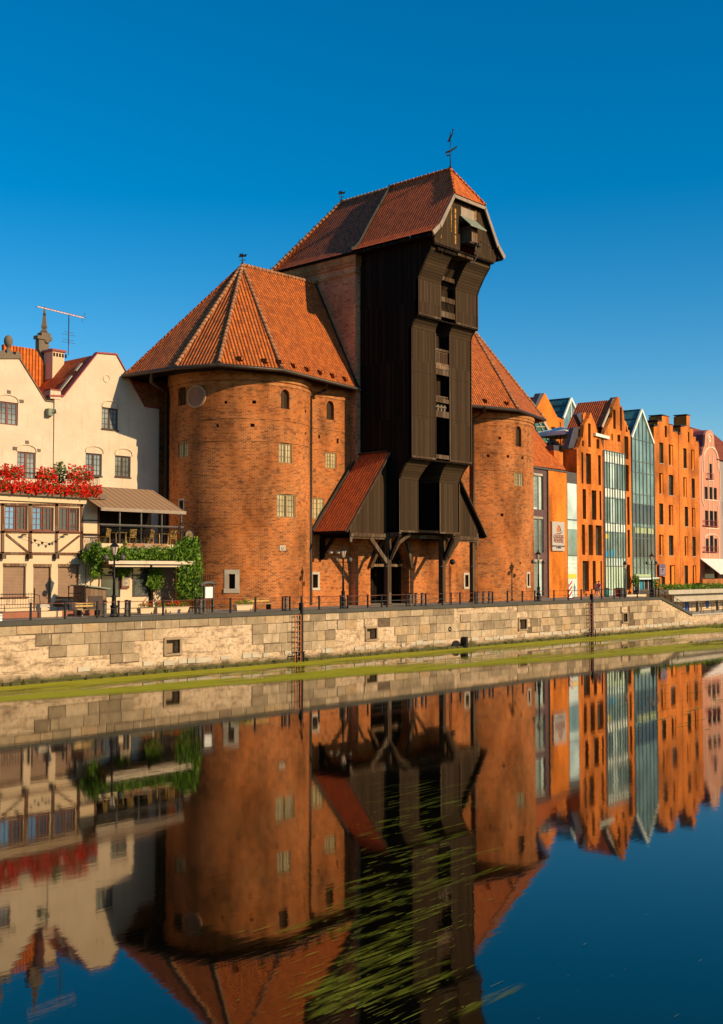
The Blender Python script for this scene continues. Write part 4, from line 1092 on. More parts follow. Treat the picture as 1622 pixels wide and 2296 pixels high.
for X, y, lab in ((256,.9,'three headed black street lamp in front of the vine covered cafe'),(770,.9,'three headed black street lamp in front of the left lean-to of the crane'),(1208,.9,'three headed black street lamp beside the right round tower'),(1462.5,.9,'three headed black street lamp in front of the glass gabled facade')):
    r = ray(X, 1300); t = (57+y)/r.y; loc = (r.x*t, y, G)
    if first: l0.location = loc; l0['label'] = lab; l0['group'] = 'three headed street lamps on the quay'; l0.rotation_euler = (0,0,R_(-42)); first = False
    else: copy_tree(l0, None, loc, R_(-42), lab)
b = thing('street_lamp', 'small single lantern street lamp in front of the green glass front', 'street lamp', (0,0,0)); 
r = ray(1402, 1300); t = 59.5/r.y; lx = r.x*t; b.location = (lx,2.5,G)
q = MB(); q.lathe((lx,2.5,G), [(.16,0),(.16,.6),(.08,.7),(.05,2.9),(.08,3.0)], 10); q.build('shaft', M['iron'], b)
q = MB(); q.lathe((lx,2.5,G+3.0), [(.10,0),(.22,.42)], 6, False); l = q.build('lantern', lampglass, b); q = MB(); q.lathe((lx,2.5,G+3.42), [(.27,0),(.1,.2),(.02,.4)], 6, False); q.build('lantern_roof', M['iron'], l)
# slim modern lamp
r = ray(1010, 1300); t = 57.9/r.y; lx = r.x*t
b = thing('pole_lamp', 'slim rusty twin pole with a dark round floodlight under the right lean-to', 'floodlight pole', (lx,.9,G))
q = MB(); q.tube([(lx-.13,.9,G),(lx-.13,.9,G+3.3),(lx+.15,.9,G+3.5)], .035, 6); q.tube([(lx+.05,.9,G),(lx+.05,.9,G+3.2)], .035, 6); q.build('pole', m_plain('rust_pole', (.12,.05,.03), .6, .3, 4), b)
q = MB(); q.blob((lx+.3,.9,G+3.52), .24, 12, 8); q.build('floodlight', M['iron'], b)

# ladders
def ladder(X, lab, red):
    s = at_y(X, 1400, -.3)[0]; b = thing('quay_ladder', lab, 'ladder', (s,-.3,0), 'ladders down the quay wall')
    m1 = m_plain('ladder_paint', red, .6, .5, 1.5)
    q = MB()
    for dx in (-.28, .28): q.box(s+dx-.03, s+dx+.03, -.34, -.29, .0, 3.3)
    q.build('rail', m1, b)
    for i in range(9):
        q = MB(); q.tube([(s-.28,-.31,.35+i*.36),(s+.28,-.31,.35+i*.36)], .03, 6); q.build('rung', m1, b)
    q = MB(); q.box(s+.40, s+.56, -.30, 0, -.5, 4.1); q.build('fender_post', M['iron'], b)
    q = MB()
    for dx in (-.55, .15): q.box(s+dx, s+dx+.07, -.75, -.68, -.4, .75)
    q.box(s-.55, s+.3, -.75, -.68, .68, .75); q.box(s-.55, s-.48, -.75, -.3, .68, .75); q.build('foot_cage', M['iron'], b)
ladder(668, 'rust and orange ladder on the quay wall below the left round tower', (.45,.14,.05))
ladder(1325, 'dark red flaked ladder on the quay wall near the modern brick front', (.20,.05,.035))
# ------------------------------------------------------------------ left: plastered houses, half timbered annex, cafe
def c1(x, y): return (.2917*x, 675.8+.2917*y)
def c2(x, y): return (.2917*x, 1013.8+.2917*y)
def c12(x, y): return (.1875*x, 1250.3+.1875*y)
def c13(x, y): return (202.8+.1667*x, 1148.9+.1667*y)
YH = 14.0
FH = Fr(0, YH); FA = Fr(0, 6.0); FT = Fr(0, 4.5)
def poly_px(fr, cf, L, d=0.0): return [fr.px(*cf(x, y), d) for x, y in L]
def rpoly(r): return [(r[0],r[2]),(r[1],r[2]),(r[1],r[3]),(r[0],r[3])]
def eyebrow(fr, cf, x0, x1, y0, y1, root, m):
    "segmental relief arch over a window"
    r = rr(fr, cf, x0, x1, y0, y1); q = MB(); n = 10; m_ = (r[0]+r[1])/2; R = (r[1]-r[0])/2; h = r[3]-r[2]
    P = [(m_+R*math.cos(PI*i/n), r[2]+h*math.sin(PI*i/n)**.7) for i in range(n+1)]
    for a, b in zip(P, P[1:]): q.beam(fr.P(a[0],.03,a[1]), fr.P(b[0],.03,b[1]), .08, .09, (0,1,0))
    q.facade(fr, [(p[0],p[1]) for p in P], [], -.04, .02, False)
    return q.build('arch_relief', m, root)
k = NT('red_roof_sheet', .6, .3); M['redtrim'] = m_plain('red_sheet_trim', (.30,.055,.045), .5, .25, 3)
# second house (right one of the pair)
x0, _ = FH.px(121, 1000); x1, _ = FH.px(356.6, 1000)
hw = thing('gabled_house', 'white plastered gabled house with dark red verge standing against the left round tower', 'house', ((x0+x1)/2, YH, G))
out = [(x0, G-.3), (x1, G-.3)]+poly_px(FH, c1, [(1222,826),(1112,812),(1002,612),(893,415),(748,403),(485,738)])+[(x0, FH.px(*c1(410,738))[1])]
WN = [(782,908,818,985),(658,783,1168,1340),(884,1004,1187,1350)]
WR = [rr(FH, c1, *r) for r in WN]
q = MB(); q.facade(FH, out, [rpoly(r) for r in WR], 0, .25)
zE = FH.px(*c1(1222,826))[1]
q.face([(x1,YH,G),(x1,YH+14,G),(x1,YH+14,zE),(x1,YH,zE)])
wall = q.build('wall', M['plaster_w'], hw)
for r in WR: window(FH, r, hw, M['frame_dk'], M['glass_sky'], 4, 4, .16, .1, -.10)
for a in ((785,913,764,815),(658,795,1112,1163),(884,1018,1130,1183)): eyebrow(FH, c1, *a, hw, M['plaster_w'])
disc(FH, *c1(820,593), .32, -.01, .05, 20, .24).build('round_relief', M['plaster_w'], hw)
for r in WR:
    q = MB(); q.fbox(FH, r[0]-.06, r[1]+.06, r[2]-.08, r[2], -.05, .07); q.build('window_sill', M['frame_dk'], hw)
# verge and roof behind
vp = poly_px(FH, c1, [(1222,822),(1112,808),(1002,608),(893,409),(748,398),(485,732),(375,728)])
q = MB()
for a, b in zip(vp, vp[1:]): q.prism([(a[0],YH-.1,a[1]-.02),(b[0],YH-.1,b[1]-.02),(b[0],YH-.1,b[1]+.10),(a[0],YH-.1,a[1]+.10)], (0,.45,0))
q.build('verge', M['redtrim'], hw)
q = MB(); zb = -.08
for a, b in zip(vp, vp[1:]):
    y2 = YH+16
    pts = [Vector((a[0],YH+.05,a[1]+zb)),Vector((b[0],YH+.05,b[1]+zb)),Vector((b[0],y2,b[1]+zb)),Vector((a[0],y2,a[1]+zb))]
    l = (Vector((a[0],0,a[1]))-Vector((b[0],0,b[1]))).length; q.face(pts, uv=[(YH,l),(YH,0),(y2,0),(y2,l)])
rf = q.build('roof', M['tile_red'], hw)
# skylight strips on the left slope and parapet stub
pa, pb = Vector((vp[5][0],0,vp[5][1])), Vector((vp[4][0],0,vp[4][1]))
n_ = (pb-pa).normalized(); nn = Vector((-n_.z,0,n_.x))
q = MB()
for f0, f1 in ((.05,.50),(.62,.80)):
    a = pa+(pb-pa)*f0; b = pa+(pb-pa)*f1; y = YH+1.0
    q.hexa([tuple(a+nn*.0+Vector((0,y,0))),tuple(b+Vector((0,y,0))),tuple(b+Vector((0,y+.35,0))),tuple(a+Vector((0,y+.35,0)))]+[tuple(p+nn*.07) for p in (a+Vector((0,y,0)),b+Vector((0,y,0)),b+Vector((0,y+.35,0)),a+Vector((0,y+.35,0)))])
q.build('roof_light', M['stone'], rf)
q = MB(); s0, z0 = FH.px(*c1(385,735)); s1, z1 = FH.px(*c1(465,690)); q.box(s0, s1, YH-.05, YH+.7, z0-.1, z1); q.build('parapet_stub', M['plaster_w'], hw)
q = MB(); q.box(s0-.06, s1+.06, YH-.1, YH+.75, z1, z1+.08); q.build('stub_cap', M['redtrim'], hw)
yc = 18.0
cx0, _ = at_y(118, 810, yc); cx1, _ = at_y(144, 810, yc); _, cz1 = at_y(135, 786, yc); 
q = MB(); q.box(cx0, cx1, yc, yc+1.2, cz1-5.2, cz1-.1); ch = q.build('chimney', M['plaster_c'], rf)
q = MB(); q.box(cx0-.12, cx1+.12, yc-.12, yc+1.32, cz1-.1, cz1+.06); q.build('chimney_cap', M['redtrim'], ch)
q = MB()
for i in range(5): x = cx0+(cx1-cx0)*(i+.5)/4; q.box(x-.08, x+.08, yc-.02, yc, cz1-.5, cz1-.22)
q.build('flue_slots', M['dark'], ch)
# aerial on the chimney
ax, az = at_y(153.5, 779, yc+.9)
an = thing('tv_aerial', 'thin television aerial with a long white and red boom above the plastered chimney', 'aerial', (ax, yc+.9, az-.3))
q = MB(); zt = at_y(153, 702, yc+.9)[1]; q.tube([(ax,yc+.9,az-.6),(ax,yc+.9,zt)], .035, 5); q.build('mast', M['steel'], an)
a = at_y(83, 687, yc+.9); b = at_y(188, 712.5, yc+.9); q = MB(); q.beam((a[0],yc+.9,a[1]),(b[0],yc+.9,b[1]),.07,.09); q.build('boom', m_plain('boom_white', (.62,.45,.42), .6, .3, 5), an)
q = MB()
for i in range(16):
    f = i/15; x = a[0]+(b[0]-a[0])*f; z = a[1]+(b[1]-a[1])*f; q.tube([(x,yc+.6,z),(x,yc+1.2,z)], .012, 4)
q.tube([(a[0],yc+.6,a[1]),(b[0],yc+.6,b[1])], .008, 4); q.build('cross_rods', M['steel'], an); q = MB(); q.tube([(ax,yc+.85,zt-.4),(ax,yc+.85,zt-2.5)], .02, 4)
q.tube([(b[0]-.15,yc+.9,b[1]-.35),(b[0]+.08,yc+.9,b[1]+.4)], .02, 4)
for dz, w_ in ((-1.5,.45),(-1.7,.6),(-2.1,.5),(-2.3,.6)): q.tube([(ax-w_,yc+.9,zt+dz),(ax+w_,yc+.9,zt+dz)], .014, 4)
q.build('lower_rods', M['steel'], an)
# first house (leftmost)
xa = -1.0+at_y(-60, 1000, YH)[0]; xb = x0
h1_ = thing('gabled_house', 'leftmost white plastered house with curved gable and stone crest at the photo edge', 'house', (xb-2, YH, G))
out = [(xa, G-.3), (xb, G-.3)]+poly_px(FH, c1, [(410,778),(348,770),(145,445)])+[(FH.px(*c1(0,432))[0], FH.px(*c1(0,432))[1])]
out += [(out[-1][0]-2.2, out[-1][1]), (xa, out[-1][1]-5)]
W1 = [(0-22,138,772,948),(132,274,1157,1362)]
R1 = [rr(FH, c1, *r) for r in W1]
q = MB(); q.facade(FH, out, [rpoly(r) for r in R1], 0, .25); q.build('wall', M['plaster_w'], h1_)
window(FH, R1[0], h1_, M['frame_br'], M['glass_sky'], 4, 4, .18, .1, -.10); window(FH, R1[1], h1_, M['frame_br'], M['glass_sky'], 4, 5, .18, .1, -.10)
eyebrow(FH, c1, -22, 142, 715, 770, h1_, M['plaster_w']); eyebrow(FH, c1, 130, 280, 1100, 1155, h1_, M['plaster_w'])
q = MB()
for r in ((55,80,683,715),(145,180,755,778),(195,220,1070,1100),(98,135,1118,1142),(280,310,1133,1155)): q.fbox(FH, *rr(FH, c1, *r), -.02, .06)
q.build('keystones', M['stone_dark'], h1_)
q = MB(); P = poly_px(FH, c1, [(412,774),(348,767),(147,440)])
for a, b in zip(P, P[1:]): q.prism([(a[0],YH-.08,a[1]),(b[0],YH-.08,b[1]),(b[0],YH-.08,b[1]+.1),(a[0],YH-.08,a[1]+.1)], (0,.5,0))
q.build('verge', M['stone_dark'], h1_)
q = MB(); P = poly_px(FH, c1, [(-60,440),(158,440),(158,425),(145,395),(118,385),(112,412),(90,400),(88,380),(50,378),(45,402),(20,375),(0,380),(-60,400)])
q.prism([(p[0],YH-.12,p[1]) for p in P], (0,.5,0)); cr = q.build('stone_crest', M['stone_dark'], h1_)
s, z = FH.px(*c1(69,380)); q = MB(); q.lathe((s,YH+.1,z-.02), [(.22,0),(.22,.1),(.12,.16),(.10,.3),(.2,.36),(.3,.6),(.3,.85),(.2,1.05),(.05,1.15)], 12); q.build('finial', M['stone_dark'], cr)
q = MB(); xr = FH.px(*c1(147,440))[0]; zr = FH.px(*c1(147,440))[1]; ze = FH.px(*c1(348,768))[1]; xe = FH.px(*c1(348,768))[0]
pts = [(xe,YH+.1,ze-.1),(xr,YH+.1,zr-.1),(xr,YH+5,zr-.1),(xe,YH+5,ze-.1)]; q.face(pts); q.face([(xr,YH+.1,zr-.1),(xa,YH+.1,zr-.1),(xa,YH+5,zr-.1),(xr,YH+5,zr-.1)]); q.build('roof', M['tile_red'], h1_)
q = MB(); s, z = FH.px(*c1(375,855)); q.box(s-.3, s+.1, YH-.45, YH-.02, z-.25, z+.25); q.tube([(s-.1,YH-.3,z),(s+.25,YH-.55,z+.08)], .16, 10); q.build('rain_hopper', M['copper'], h1_)
# house behind: orange roof and stepped stone gable
yb_ = 21.0
hb = thing('gabled_house', 'house behind with bright orange roof and scrolled stone gable end with obelisk', 'house', (36, yb_, G))
def AB(x, y, yy=yb_): X, Y = c1(x, y); return at_y(X, Y, yy)
p = [AB(-80,355), AB(165,392), AB(282,590), AB(250,680), AB(-80,680)]
q = MB(); q.prism([(a,yb_-2,b) for a, b in p], (0,.3,0)); q.build('roof', M['tile_new'], hb)
p = [AB(212,312),(AB(212,385)),(AB(285,585)),(AB(300,640)),(AB(350,640)),(AB(352,495)),(AB(320,478)),(AB(330,440)),(AB(300,420)),(AB(320,400)),(AB(280,390)),(AB(295,355)),(AB(268,345)),(AB(270,312))]
q = MB(); q.prism([(a,yb_-1.6,b) for a, b in p], (0,.5,0)); sg = q.build('scrolled_gable', M['stone_dark'], hb)
a, b = AB(262,312); q = MB(); q.box(a-.75,a+.55,yb_-1.7,yb_-1.1,b-.05,b+.22); q.box(a-.4,a+.4,yb_-1.7,yb_-1.1,b+.22,b+.5); q.lathe((a,yb_-1.4,b+.5), [(.3,0),(.36,.12),(.2,.3),(.3,.5),(.24,.6),(.05,2.1)], 4, False); q.build('obelisk', M['stone_dark'], sg)
q = MB()
for (x, y) in ((272,330),(296,398),(312,432),(326,470),(345,505)):
    a, b = AB(x, y); q.blob((a,yb_-1.5,b), (.28,.3,.2), 8, 5)
q.build('scrolls', M['stone_dark'], sg)
q = MB(); q.box(24, 46, yb_+.2, yb_+8, G, AB(0,640)[1]); q.build('wall', M['plaster_c'], hb)

# half timbered annex
ax1, _ = FA.px(221.5, 1180); ax0 = at_y(-90, 1180, 6)[0]
an_ = thing('half_timbered_annex', 'cream half timbered annex with brown window frames and closed roller shutters below the red flowers', 'house', ((ax0+ax1)/2, 6, G))
zt = FA.px(*c2(400,345))[1]
wr = [(35,213,412,600),(246,413,420,604),(449,609,425,607)]
sh = [(22,200,857,1112),(255,392,862,1200),(445,608,862,1112)]
RW = [rr(FA, c2, *r) for r in wr]; RS = [rr(FA, c2, *r) for r in sh]; RS[1] = (RS[1][0], RS[1][1], G+.45, RS[1][3])
q = MB(); q.facade(FA, [(ax0,G-.3),(ax1,G-.3),(ax1,zt),(ax0,zt)], [rpoly(r) for r in RW+RS], 0, .22)
q.face([(ax1,6,G-.3),(ax1,YH,G-.3),(ax1,YH,zt),(ax1,6,zt)]); q.build('wall', M['plaster_c'], an_)
k = NT('roller_shutter', .6, .3); uv = k.uv(); sp = k.n('SeparateXYZ', {0: uv}); fz = k.math('FRACT', k.math('DIVIDE', sp.outputs[1], .09))
k.P('Base Color', k.mix(k.math('LESS_THAN', fz, .15), k.ramp(k.noise(uv, 2, 4), [(.3, (.26,.15,.085)), (.7, (.32,.19,.11))]), (.13,.075,.045))); k.bump(fz, .3, .02); M['shutter'] = k.m
for r in RS:
    q = MB(); q.fbox(FA, r[0], r[1], r[2], r[3]-.14, -.2, -.14); o = q.build('roller_shutter', M['shutter'], an_)
    q = MB(); q.fbox(FA, r[0]-.02, r[1]+.02, r[3]-.16, r[3]+.02, -.15, .03); q.fbox(FA, r[1]-.07, r[1]+.01, r[2], r[3]-.16, -.13, -.02); q.build('shutter_box', M['wood_lit'], o)
for i in (0, 2):
    r = RS[i]; q = MB(); q.fbox(FA, r[0]-.15, r[1]+.15, r[2]-.09, r[2], -.05, .12); q.build('window_sill', M['frame_br'], an_)
for i, r in enumerate(RW):
    m_ = (r[0]+r[1])/2
    q = MB(); q.fbox(FA, r[0]-.04, r[1]+.04, r[2]-.09, r[2], -.1, .14); q.build('window_sill', M['frame_br'], an_)
    for a, b in ((r[0], m_-.03), (m_+.03, r[1]-.12)):
        window(FA, (a, b, r[2], r[3]), an_, M['frame_br'], M['glass_blue'] if (i < 2 and a == r[0]) else M['glass'], 2, 4, 0, .09, -.07)
q = MB()
def tb(x0_, y0_, x1_, y1_, w_=.17):
    a = FA.px(*c2(x0_, y0_)); b = FA.px(*c2(x1_, y1_)); q.beam(FA.P(a[0],.02,a[1]), FA.P(b[0],.02,b[1]), .06, w_, (0,1,0)) if False else None
    A = Vector((a[0],0,a[1])); B = Vector((b[0],0,b[1])); d = (B-A).normalized(); n = Vector((-d.z,0,d.x))*(w_/2)
    q.prism([tuple(A-n+Vector((0,6.02,0))), tuple(B-n+Vector((0,6.02,0))), tuple(B+n+Vector((0,6.02,0))), tuple(A+n+Vector((0,6.02,0)))], (0,-.07,0))
for x in (18, 230, 433, 627): tb(x, 395, x, 778, .22)
tb(757, 400, 757, 1010, .14)
tb(-200,398,640,408,.16); tb(-200,612,632,618,.14); tb(640,523,752,526,.09); tb(640,630,752,632,.1); tb(-200,776,640,783,.17); tb(45,632,213,768,.13); tb(610,642,452,768,.13)
q.build('timber_frame', m_wood('frame_timber', (.17,.085,.045), (.10,.05,.03), pw=.3), an_)
q = MB()
for x in (10, 214, 420, 612):
    s, z = FA.px(*c2(x, 803)); q.fbox(FA, s-.13, s+.13, z-.14, z+.18, -.02, .35)
q.build('corbel', M['wood_beam'], an_)
q = MB(); zc0 = FA.px(*c2(400,388))[1]; q.box(ax0, ax1+.12, 5.85, 6.0, zc0, zt); q.build('cornice', M['plaster_c'], an_)
q = MB(); q.box(ax0, ax1+.3, 5.6, YH, zt, zt+.34); q.build('terrace_edge', M['stone_dark'], an_)
# string of lanterns drawn on iron brackets
q = MB(); P = [FA.px(*c2(x, y), .3) for x, y in ((165,640),(270,672),(325,690),(380,700),(430,680),(485,650))]
q.tube([FA.P(a,.3,b) for a, b in P], .012, 4)
for a, b in P[1:-1]: q.blob(FA.P(a,.3,b-.06), .09, 7, 5)
for x in (165, 485): s, z = FA.px(*c2(x, 638)); q.tube([FA.P(s,0,z),FA.P(s,.35,z)], .03, 5); q.blob(FA.P(s,.3,z+.02), (.22,.12,.05), 8, 4)
o = q.build('string_of_lanterns', M['iron']); tag(o, 'string of small dark lanterns hung across the half timbered wall', 'string lights')
# balcony railing + geraniums
rb = thing('balcony_railing', 'thin black balcony railing behind the red geraniums above the annex', 'railing', (ax1-3, 6.1, zt+.34))
q = MB(); zr0 = zt+.34
q.tube([(ax0,6.0,zr0+1.1),(ax1,6.0,zr0+1.1),(ax1,YH-.1,zr0+1.1)], .025, 5); q.tube([(ax0,6.0,zr0+.15),(ax1,6.0,zr0+.15),(ax1,YH-.1,zr0+.15)], .02, 5); q.build('rail', M['iron'], rb)
q = MB(); x = ax1
while x > ax0: q.tube([(x,6.0,zr0),(x,6.0,zr0+1.1)], .012, 4); x -= .16
for i in range(12): q.tube([(ax1,6.0+i*.16,zr0),(ax1,6.0+i*.16,zr0+1.1)], .012, 4)
q.build('balusters', M['iron'], rb)
M['leaf_g'] = m_leaf('geranium_leaf', (.10,.15,.02), (.035,.06,.012)); M['red'] = m_leaf('geranium_blossom', (.88,.035,.012), (.55,.012,.008), .3)
M['ivy'] = m_leaf('vine_leaf', (.14,.24,.015), (.04,.10,.01), .3)
def leaves(mb, c, r, n, s, rnd, flat=0.0, bias=None):
    c = Vector(c)
    for i in range(n):
        while True:
            p = Vector((rnd.uniform(-1,1), rnd.uniform(-1,1), rnd.uniform(-1,1)))
            if p.length < 1: break
        p = Vector((p.x*r[0], p.y*r[1], p.z*r[2]))+c
        a = Vector((rnd.gauss(0,1), rnd.gauss(0,1)-.6, rnd.gauss(0,1))).normalized(); t = a.orthogonal().normalized(); b = a.cross(t)
        k_ = s*rnd.uniform(.6,1.3); mb.face([p-t*k_, p-b*k_*.6, p+t*k_, p+b*k_*.6])
def flower_box(x, y, z, ln, labels, rnd, tall=.35, n=260, loc=None, box=True):
    t = thing('flower_box', labels, 'flower box', (x, y, z), 'geranium boxes on the balcony')
    if box:
        q = MB(); q.hexa([(x-ln/2,y-.12,z),(x+ln/2,y-.12,z),(x+ln/2,y+.12,z),(x-ln/2,y+.12,z),(x-ln/2,y-.16,z+.2),(x+ln/2,y-.16,z+.2),(x+ln/2,y+.16,z+.2),(x-ln/2,y+.16,z+.2)]); q.build('box', M['wood_lit'], t)
    q = MB(); leaves(q, (x,y-.08,z+.22), (ln/2+.12,.36,tall*1.15), int(n*1.7), .07, rnd); q.build('foliage', M['leaf_g'], t)
    q = MB()
    for i in range(int(n*.52)):
        c = Vector((x+rnd.uniform(-1,1)*(ln/2+.1), y-.12-rnd.uniform(0,.28), z+.24+max(-1.2,min(1.2,rnd.gauss(0,.6)))*tall)); leaves(q, c, (.07,.07,.06), 5, .07, rnd)
    q.build('blossoms', M['red'], t); return t
rnd = random.Random(5)
P0 = [('lower',-6),('a',0)]
nb_ = 6; xw = at_y(-20,1100,5.8)[0]; ln = (ax1-.2-xw)/nb_
zl = at_y(100, 1104, 5.8)[1]
for i in range(nb_):
    x = xw+ln*(i+.5)
    lab = ['lower red geranium box, leftmost of six in the long row','lower red geranium box, second of six from the left','lower red geranium box, third of six from the left','lower red geranium box, fourth of six from the left','lower red geranium box, fifth of six from the left','lower red geranium box, rightmost of six at the balcony corner'][i]
    flower_box(x, 5.75, zl+.02, ln-.08, lab, rnd, .34, 260)
for X, Y, w_, lab, tl_ in ((22,1058,1.5,'upper bunch of red geraniums at the left photo edge',.40),(100,1064,1.2,'upper bunch of red geraniums below the tall glazed balcony door',.38),(175,1066,1.7,'largest upper bunch of red geraniums at the right balcony corner',.58)):
    x, z = at_y(X, Y, 5.95); flower_box(x, 5.95, z-.3, w_, lab, rnd, tl_, 300, box=True)
x, z = at_y(138, 1062, 6.3); pl = thing('potted_shrub', 'dark green shrub standing between the red geraniums on the balcony', 'plant', (x,6.5,zt+.34))
q = MB(); q.lathe((x,6.5,zt+.34), [(.2,0),(.26,.4),(.28,.42)], 12); q.build('pot', M['wood_lit'], pl); q = MB(); leaves(q, (x,6.5,z+.1), (.5,.4,.75), 500, .08, rnd); q.build('foliage', M['leaf_g'], pl); q = MB(); q.tube([(x,6.5,zt+.7),(x,6.5,z)], .04, 6); q.build('stem', M['wood_beam'], pl)

# cafe pavilion with awnings, balcony and vines
px0, _ = FT.px(224, 1180); px1, _ = FT.px(411.5, 1180)
cf = thing('cafe_pavilion', 'two storey cafe pavilion with brown striped awning, balcony and vine covered lower front', 'cafe', ((px0+px1)/2, 5, G))
zf = FT.px(*c2(1000,437))[1]; YB = 8.2; zbk = at_y(300, 1096, YB)[1]; xbk = at_y(342, 1097, YB)[0]
k = NT('awning_cloth', .85, .1); uv = k.uv(); sp = k.n('SeparateXYZ', {0: uv}); fu = k.math('FRACT', k.math('DIVIDE', sp.outputs[0], .5))
k.P('Base Color', k.mix(k.math('LESS_THAN', fu, .35), (.33,.195,.105), (.22,.13,.07))); M['awning'] = k.m
q = MB(); q.hexa([(px0-.05,4.4,zf-.05),(px1+.05,4.4,zf-.05),(xbk,YB,zbk-.05),(px0-.05,YB,zbk-.05),(px0-.05,4.4,zf),(px1+.05,4.4,zf),(xbk,YB,zbk),(px0-.05,YB,zbk)])
aw_ = q.build('awning', M['awning'], cf)
q = MB(); q.box(px0-.05, px1+.08, 4.3, 4.42, zf-.2, zf+.02); q.build('awning_bar', M['trim'], aw_)
zfl = FT.px(*c2(1000,705))[1]; zrl = FT.px(*c2(1000,562))[1]
q = MB()
for X in (920,1085,1243,1393): s = FT.px(*c2(X,500))[0]; q.box(s-.045, s+.045, 4.45, 4.54, zfl, zf-.1)
q.box(px0, px1, 4.46, 4.52, zrl-.04, zrl+.05); q.build('frame_posts', M['steel'], cf)
# floor slab, back wall, sign strip
q = MB(); q.box(px0, px1, 4.3, YB, zfl-.55, zfl); q.build('floor_slab', M['plaster_c'], cf)
q = MB(); q.box(px0+.1, px1-.05, 8.0, 8.15, zfl, zf+.5); q.box(px0, px1+.1, 5.95, 6.1, G-.3, zfl-.5) ; q.build('back_wall', M['wood_side'], cf)
s0_, s1_ = FT.px(*c2(943,720))[0], FT.px(*c2(1265,720))[0]; zs0, zs1 = FT.px(*c2(1100,742))[1], FT.px(*c2(1100,703))[1]
sg_ = thing('cafe_name_board', 'pale board with orange lettering above the vine hedge of the cafe', 'sign', ((s0_+s1_)/2, 4.2, zs0))
q = MB(); q.box(s0_, s1_, 4.18, 4.26, zs0, zs1); q.build('board', M['trim'], sg_)
def text(body, p, size, m, root, name, ang=0.0, ext=.01, align='CENTER'):
    cu = bpy.data.curves.new(name, 'FONT'); cu.body = body; cu.size = size; cu.extrude = ext; cu.align_x = align
    o = bpy.data.objects.new(name+'_tmp', cu); COL.objects.link(o)
    dg = bpy.context.evaluated_depsgraph_get(); me = bpy.data.meshes.new_from_object(o.evaluated_get(dg)); bpy.data.objects.remove(o)
    me.materials.clear(); me.materials.append(m); n = bpy.data.objects.new(name, me); COL.objects.link(n)
    n.parent = root; n.location = Vector(p)-wloc(root); n.rotation_euler = (PI/2, 0, ang); return n
mo = m_plain('orange_letter', (.55,.16,.04), .6, .1)
text('Kawiarnia', ((s0_+s1_)/2-1.0, 4.17, zs0+.12), .42, mo, sg_, 'lettering'); text('Zurawia', ((s0_+s1_)/2+1.0, 4.17, zs0+.12), .42, mo, sg_, 'lettering')
# ornate balcony balustrade
q = MB(); n = 58
for i in range(n):
    x = px0+(px1-px0)*(i+.5)/n; w_ = (px1-px0)/n
    q.tube([(x-w_*.4,4.4,zrl-.35),(x,4.4,zrl-.08),(x+w_*.4,4.4,zrl-.35),(x,4.4,zrl-.62),(x-w_*.4,4.4,zrl-.35)], .014, 4, False); q.tube([(x,4.4,zfl),(x,4.4,zrl-.6)], .013, 4)
q.box(px0, px1, 4.38, 4.43, zrl-.12, zrl-.06); q.build('balustrade', M['iron'], cf)
# lower shop front
r1 = rr(FA, c2, 770, 918, 882, 1115); r2 = rr(FA, c2, 1010, 1143, 882, 1112); r3 = rr(FA, c2, 1232, 1340, 888, 1170)
f2 = Fr(0, 5.9); zb0 = zfl-.9
q = MB(); q.facade(f2, [(px0,G-.3),(px1+.5,G-.3),(px1+.5,zfl-.5),(px0,zfl-.5)], [rpoly(r) for r in (r1, r2, (r3[0],r3[1],G+.2,r3[3]))], 0, .04); q.build('shop_wall', M['plaster_c'], cf)
for r in (r1, r2):
    q = MB(); bars(q, f2, r, .02, .07, 1, 1); q.fbox(f2, r[0]+.07, r[1]-.07, r[3]-.62, r[3]-.5, -.04, .01); o = q.build('shop_window', M['frame_dk'], cf)
    q = MB(); q.face([f2.P(r[0],-.03,r[2]),f2.P(r[1],-.03,r[2]),f2.P(r[1],-.03,r[3]),f2.P(r[0],-.03,r[3])]); q.build('pane', M['glass'], o)
q = MB(); q.fbox(f2, r3[0], r3[1], G+.2, r3[3], -.035, -.012); q.build('roller_shutter', M['shutter'], cf)
q = MB()
for X in (1148, 1362): s = FA.px(*c2(X,1000))[0]; q.box(s-.1, s+.1, 5.7, 5.88, G, zfl-.6)
q.build('wall_post', M['wood_side'], cf)
za = FT.px(*c2(1100,850))[1]; sa0, sa1 = FT.px(*c2(795,850))[0], FT.px(*c2(1452,850))[0]
q = MB(); q.hexa([(sa0,4.0,za-.04),(sa1,4.0,za-.04),(sa1,5.9,za+.25),(sa0,5.9,za+.25),(sa0,4.0,za+.05),(sa1,4.0,za+.05),(sa1,5.9,za+.4),(sa0,5.9,za+.4)]); q.build('lower_canopy', M['awning'], cf)
q = MB(); q.box(sa0, sa1, 3.9, 4.0, za-.10, za+.12); q.box(sa0+.5, (sa0+sa1)/2-.1, 4.1, 4.2, za-.28, za-.16); q.box((sa0+sa1)/2+.1, sa1-.8, 4.1, 4.2, za-.28, za-.16); q.build('canopy_bar', M['plaster_w'], cf)
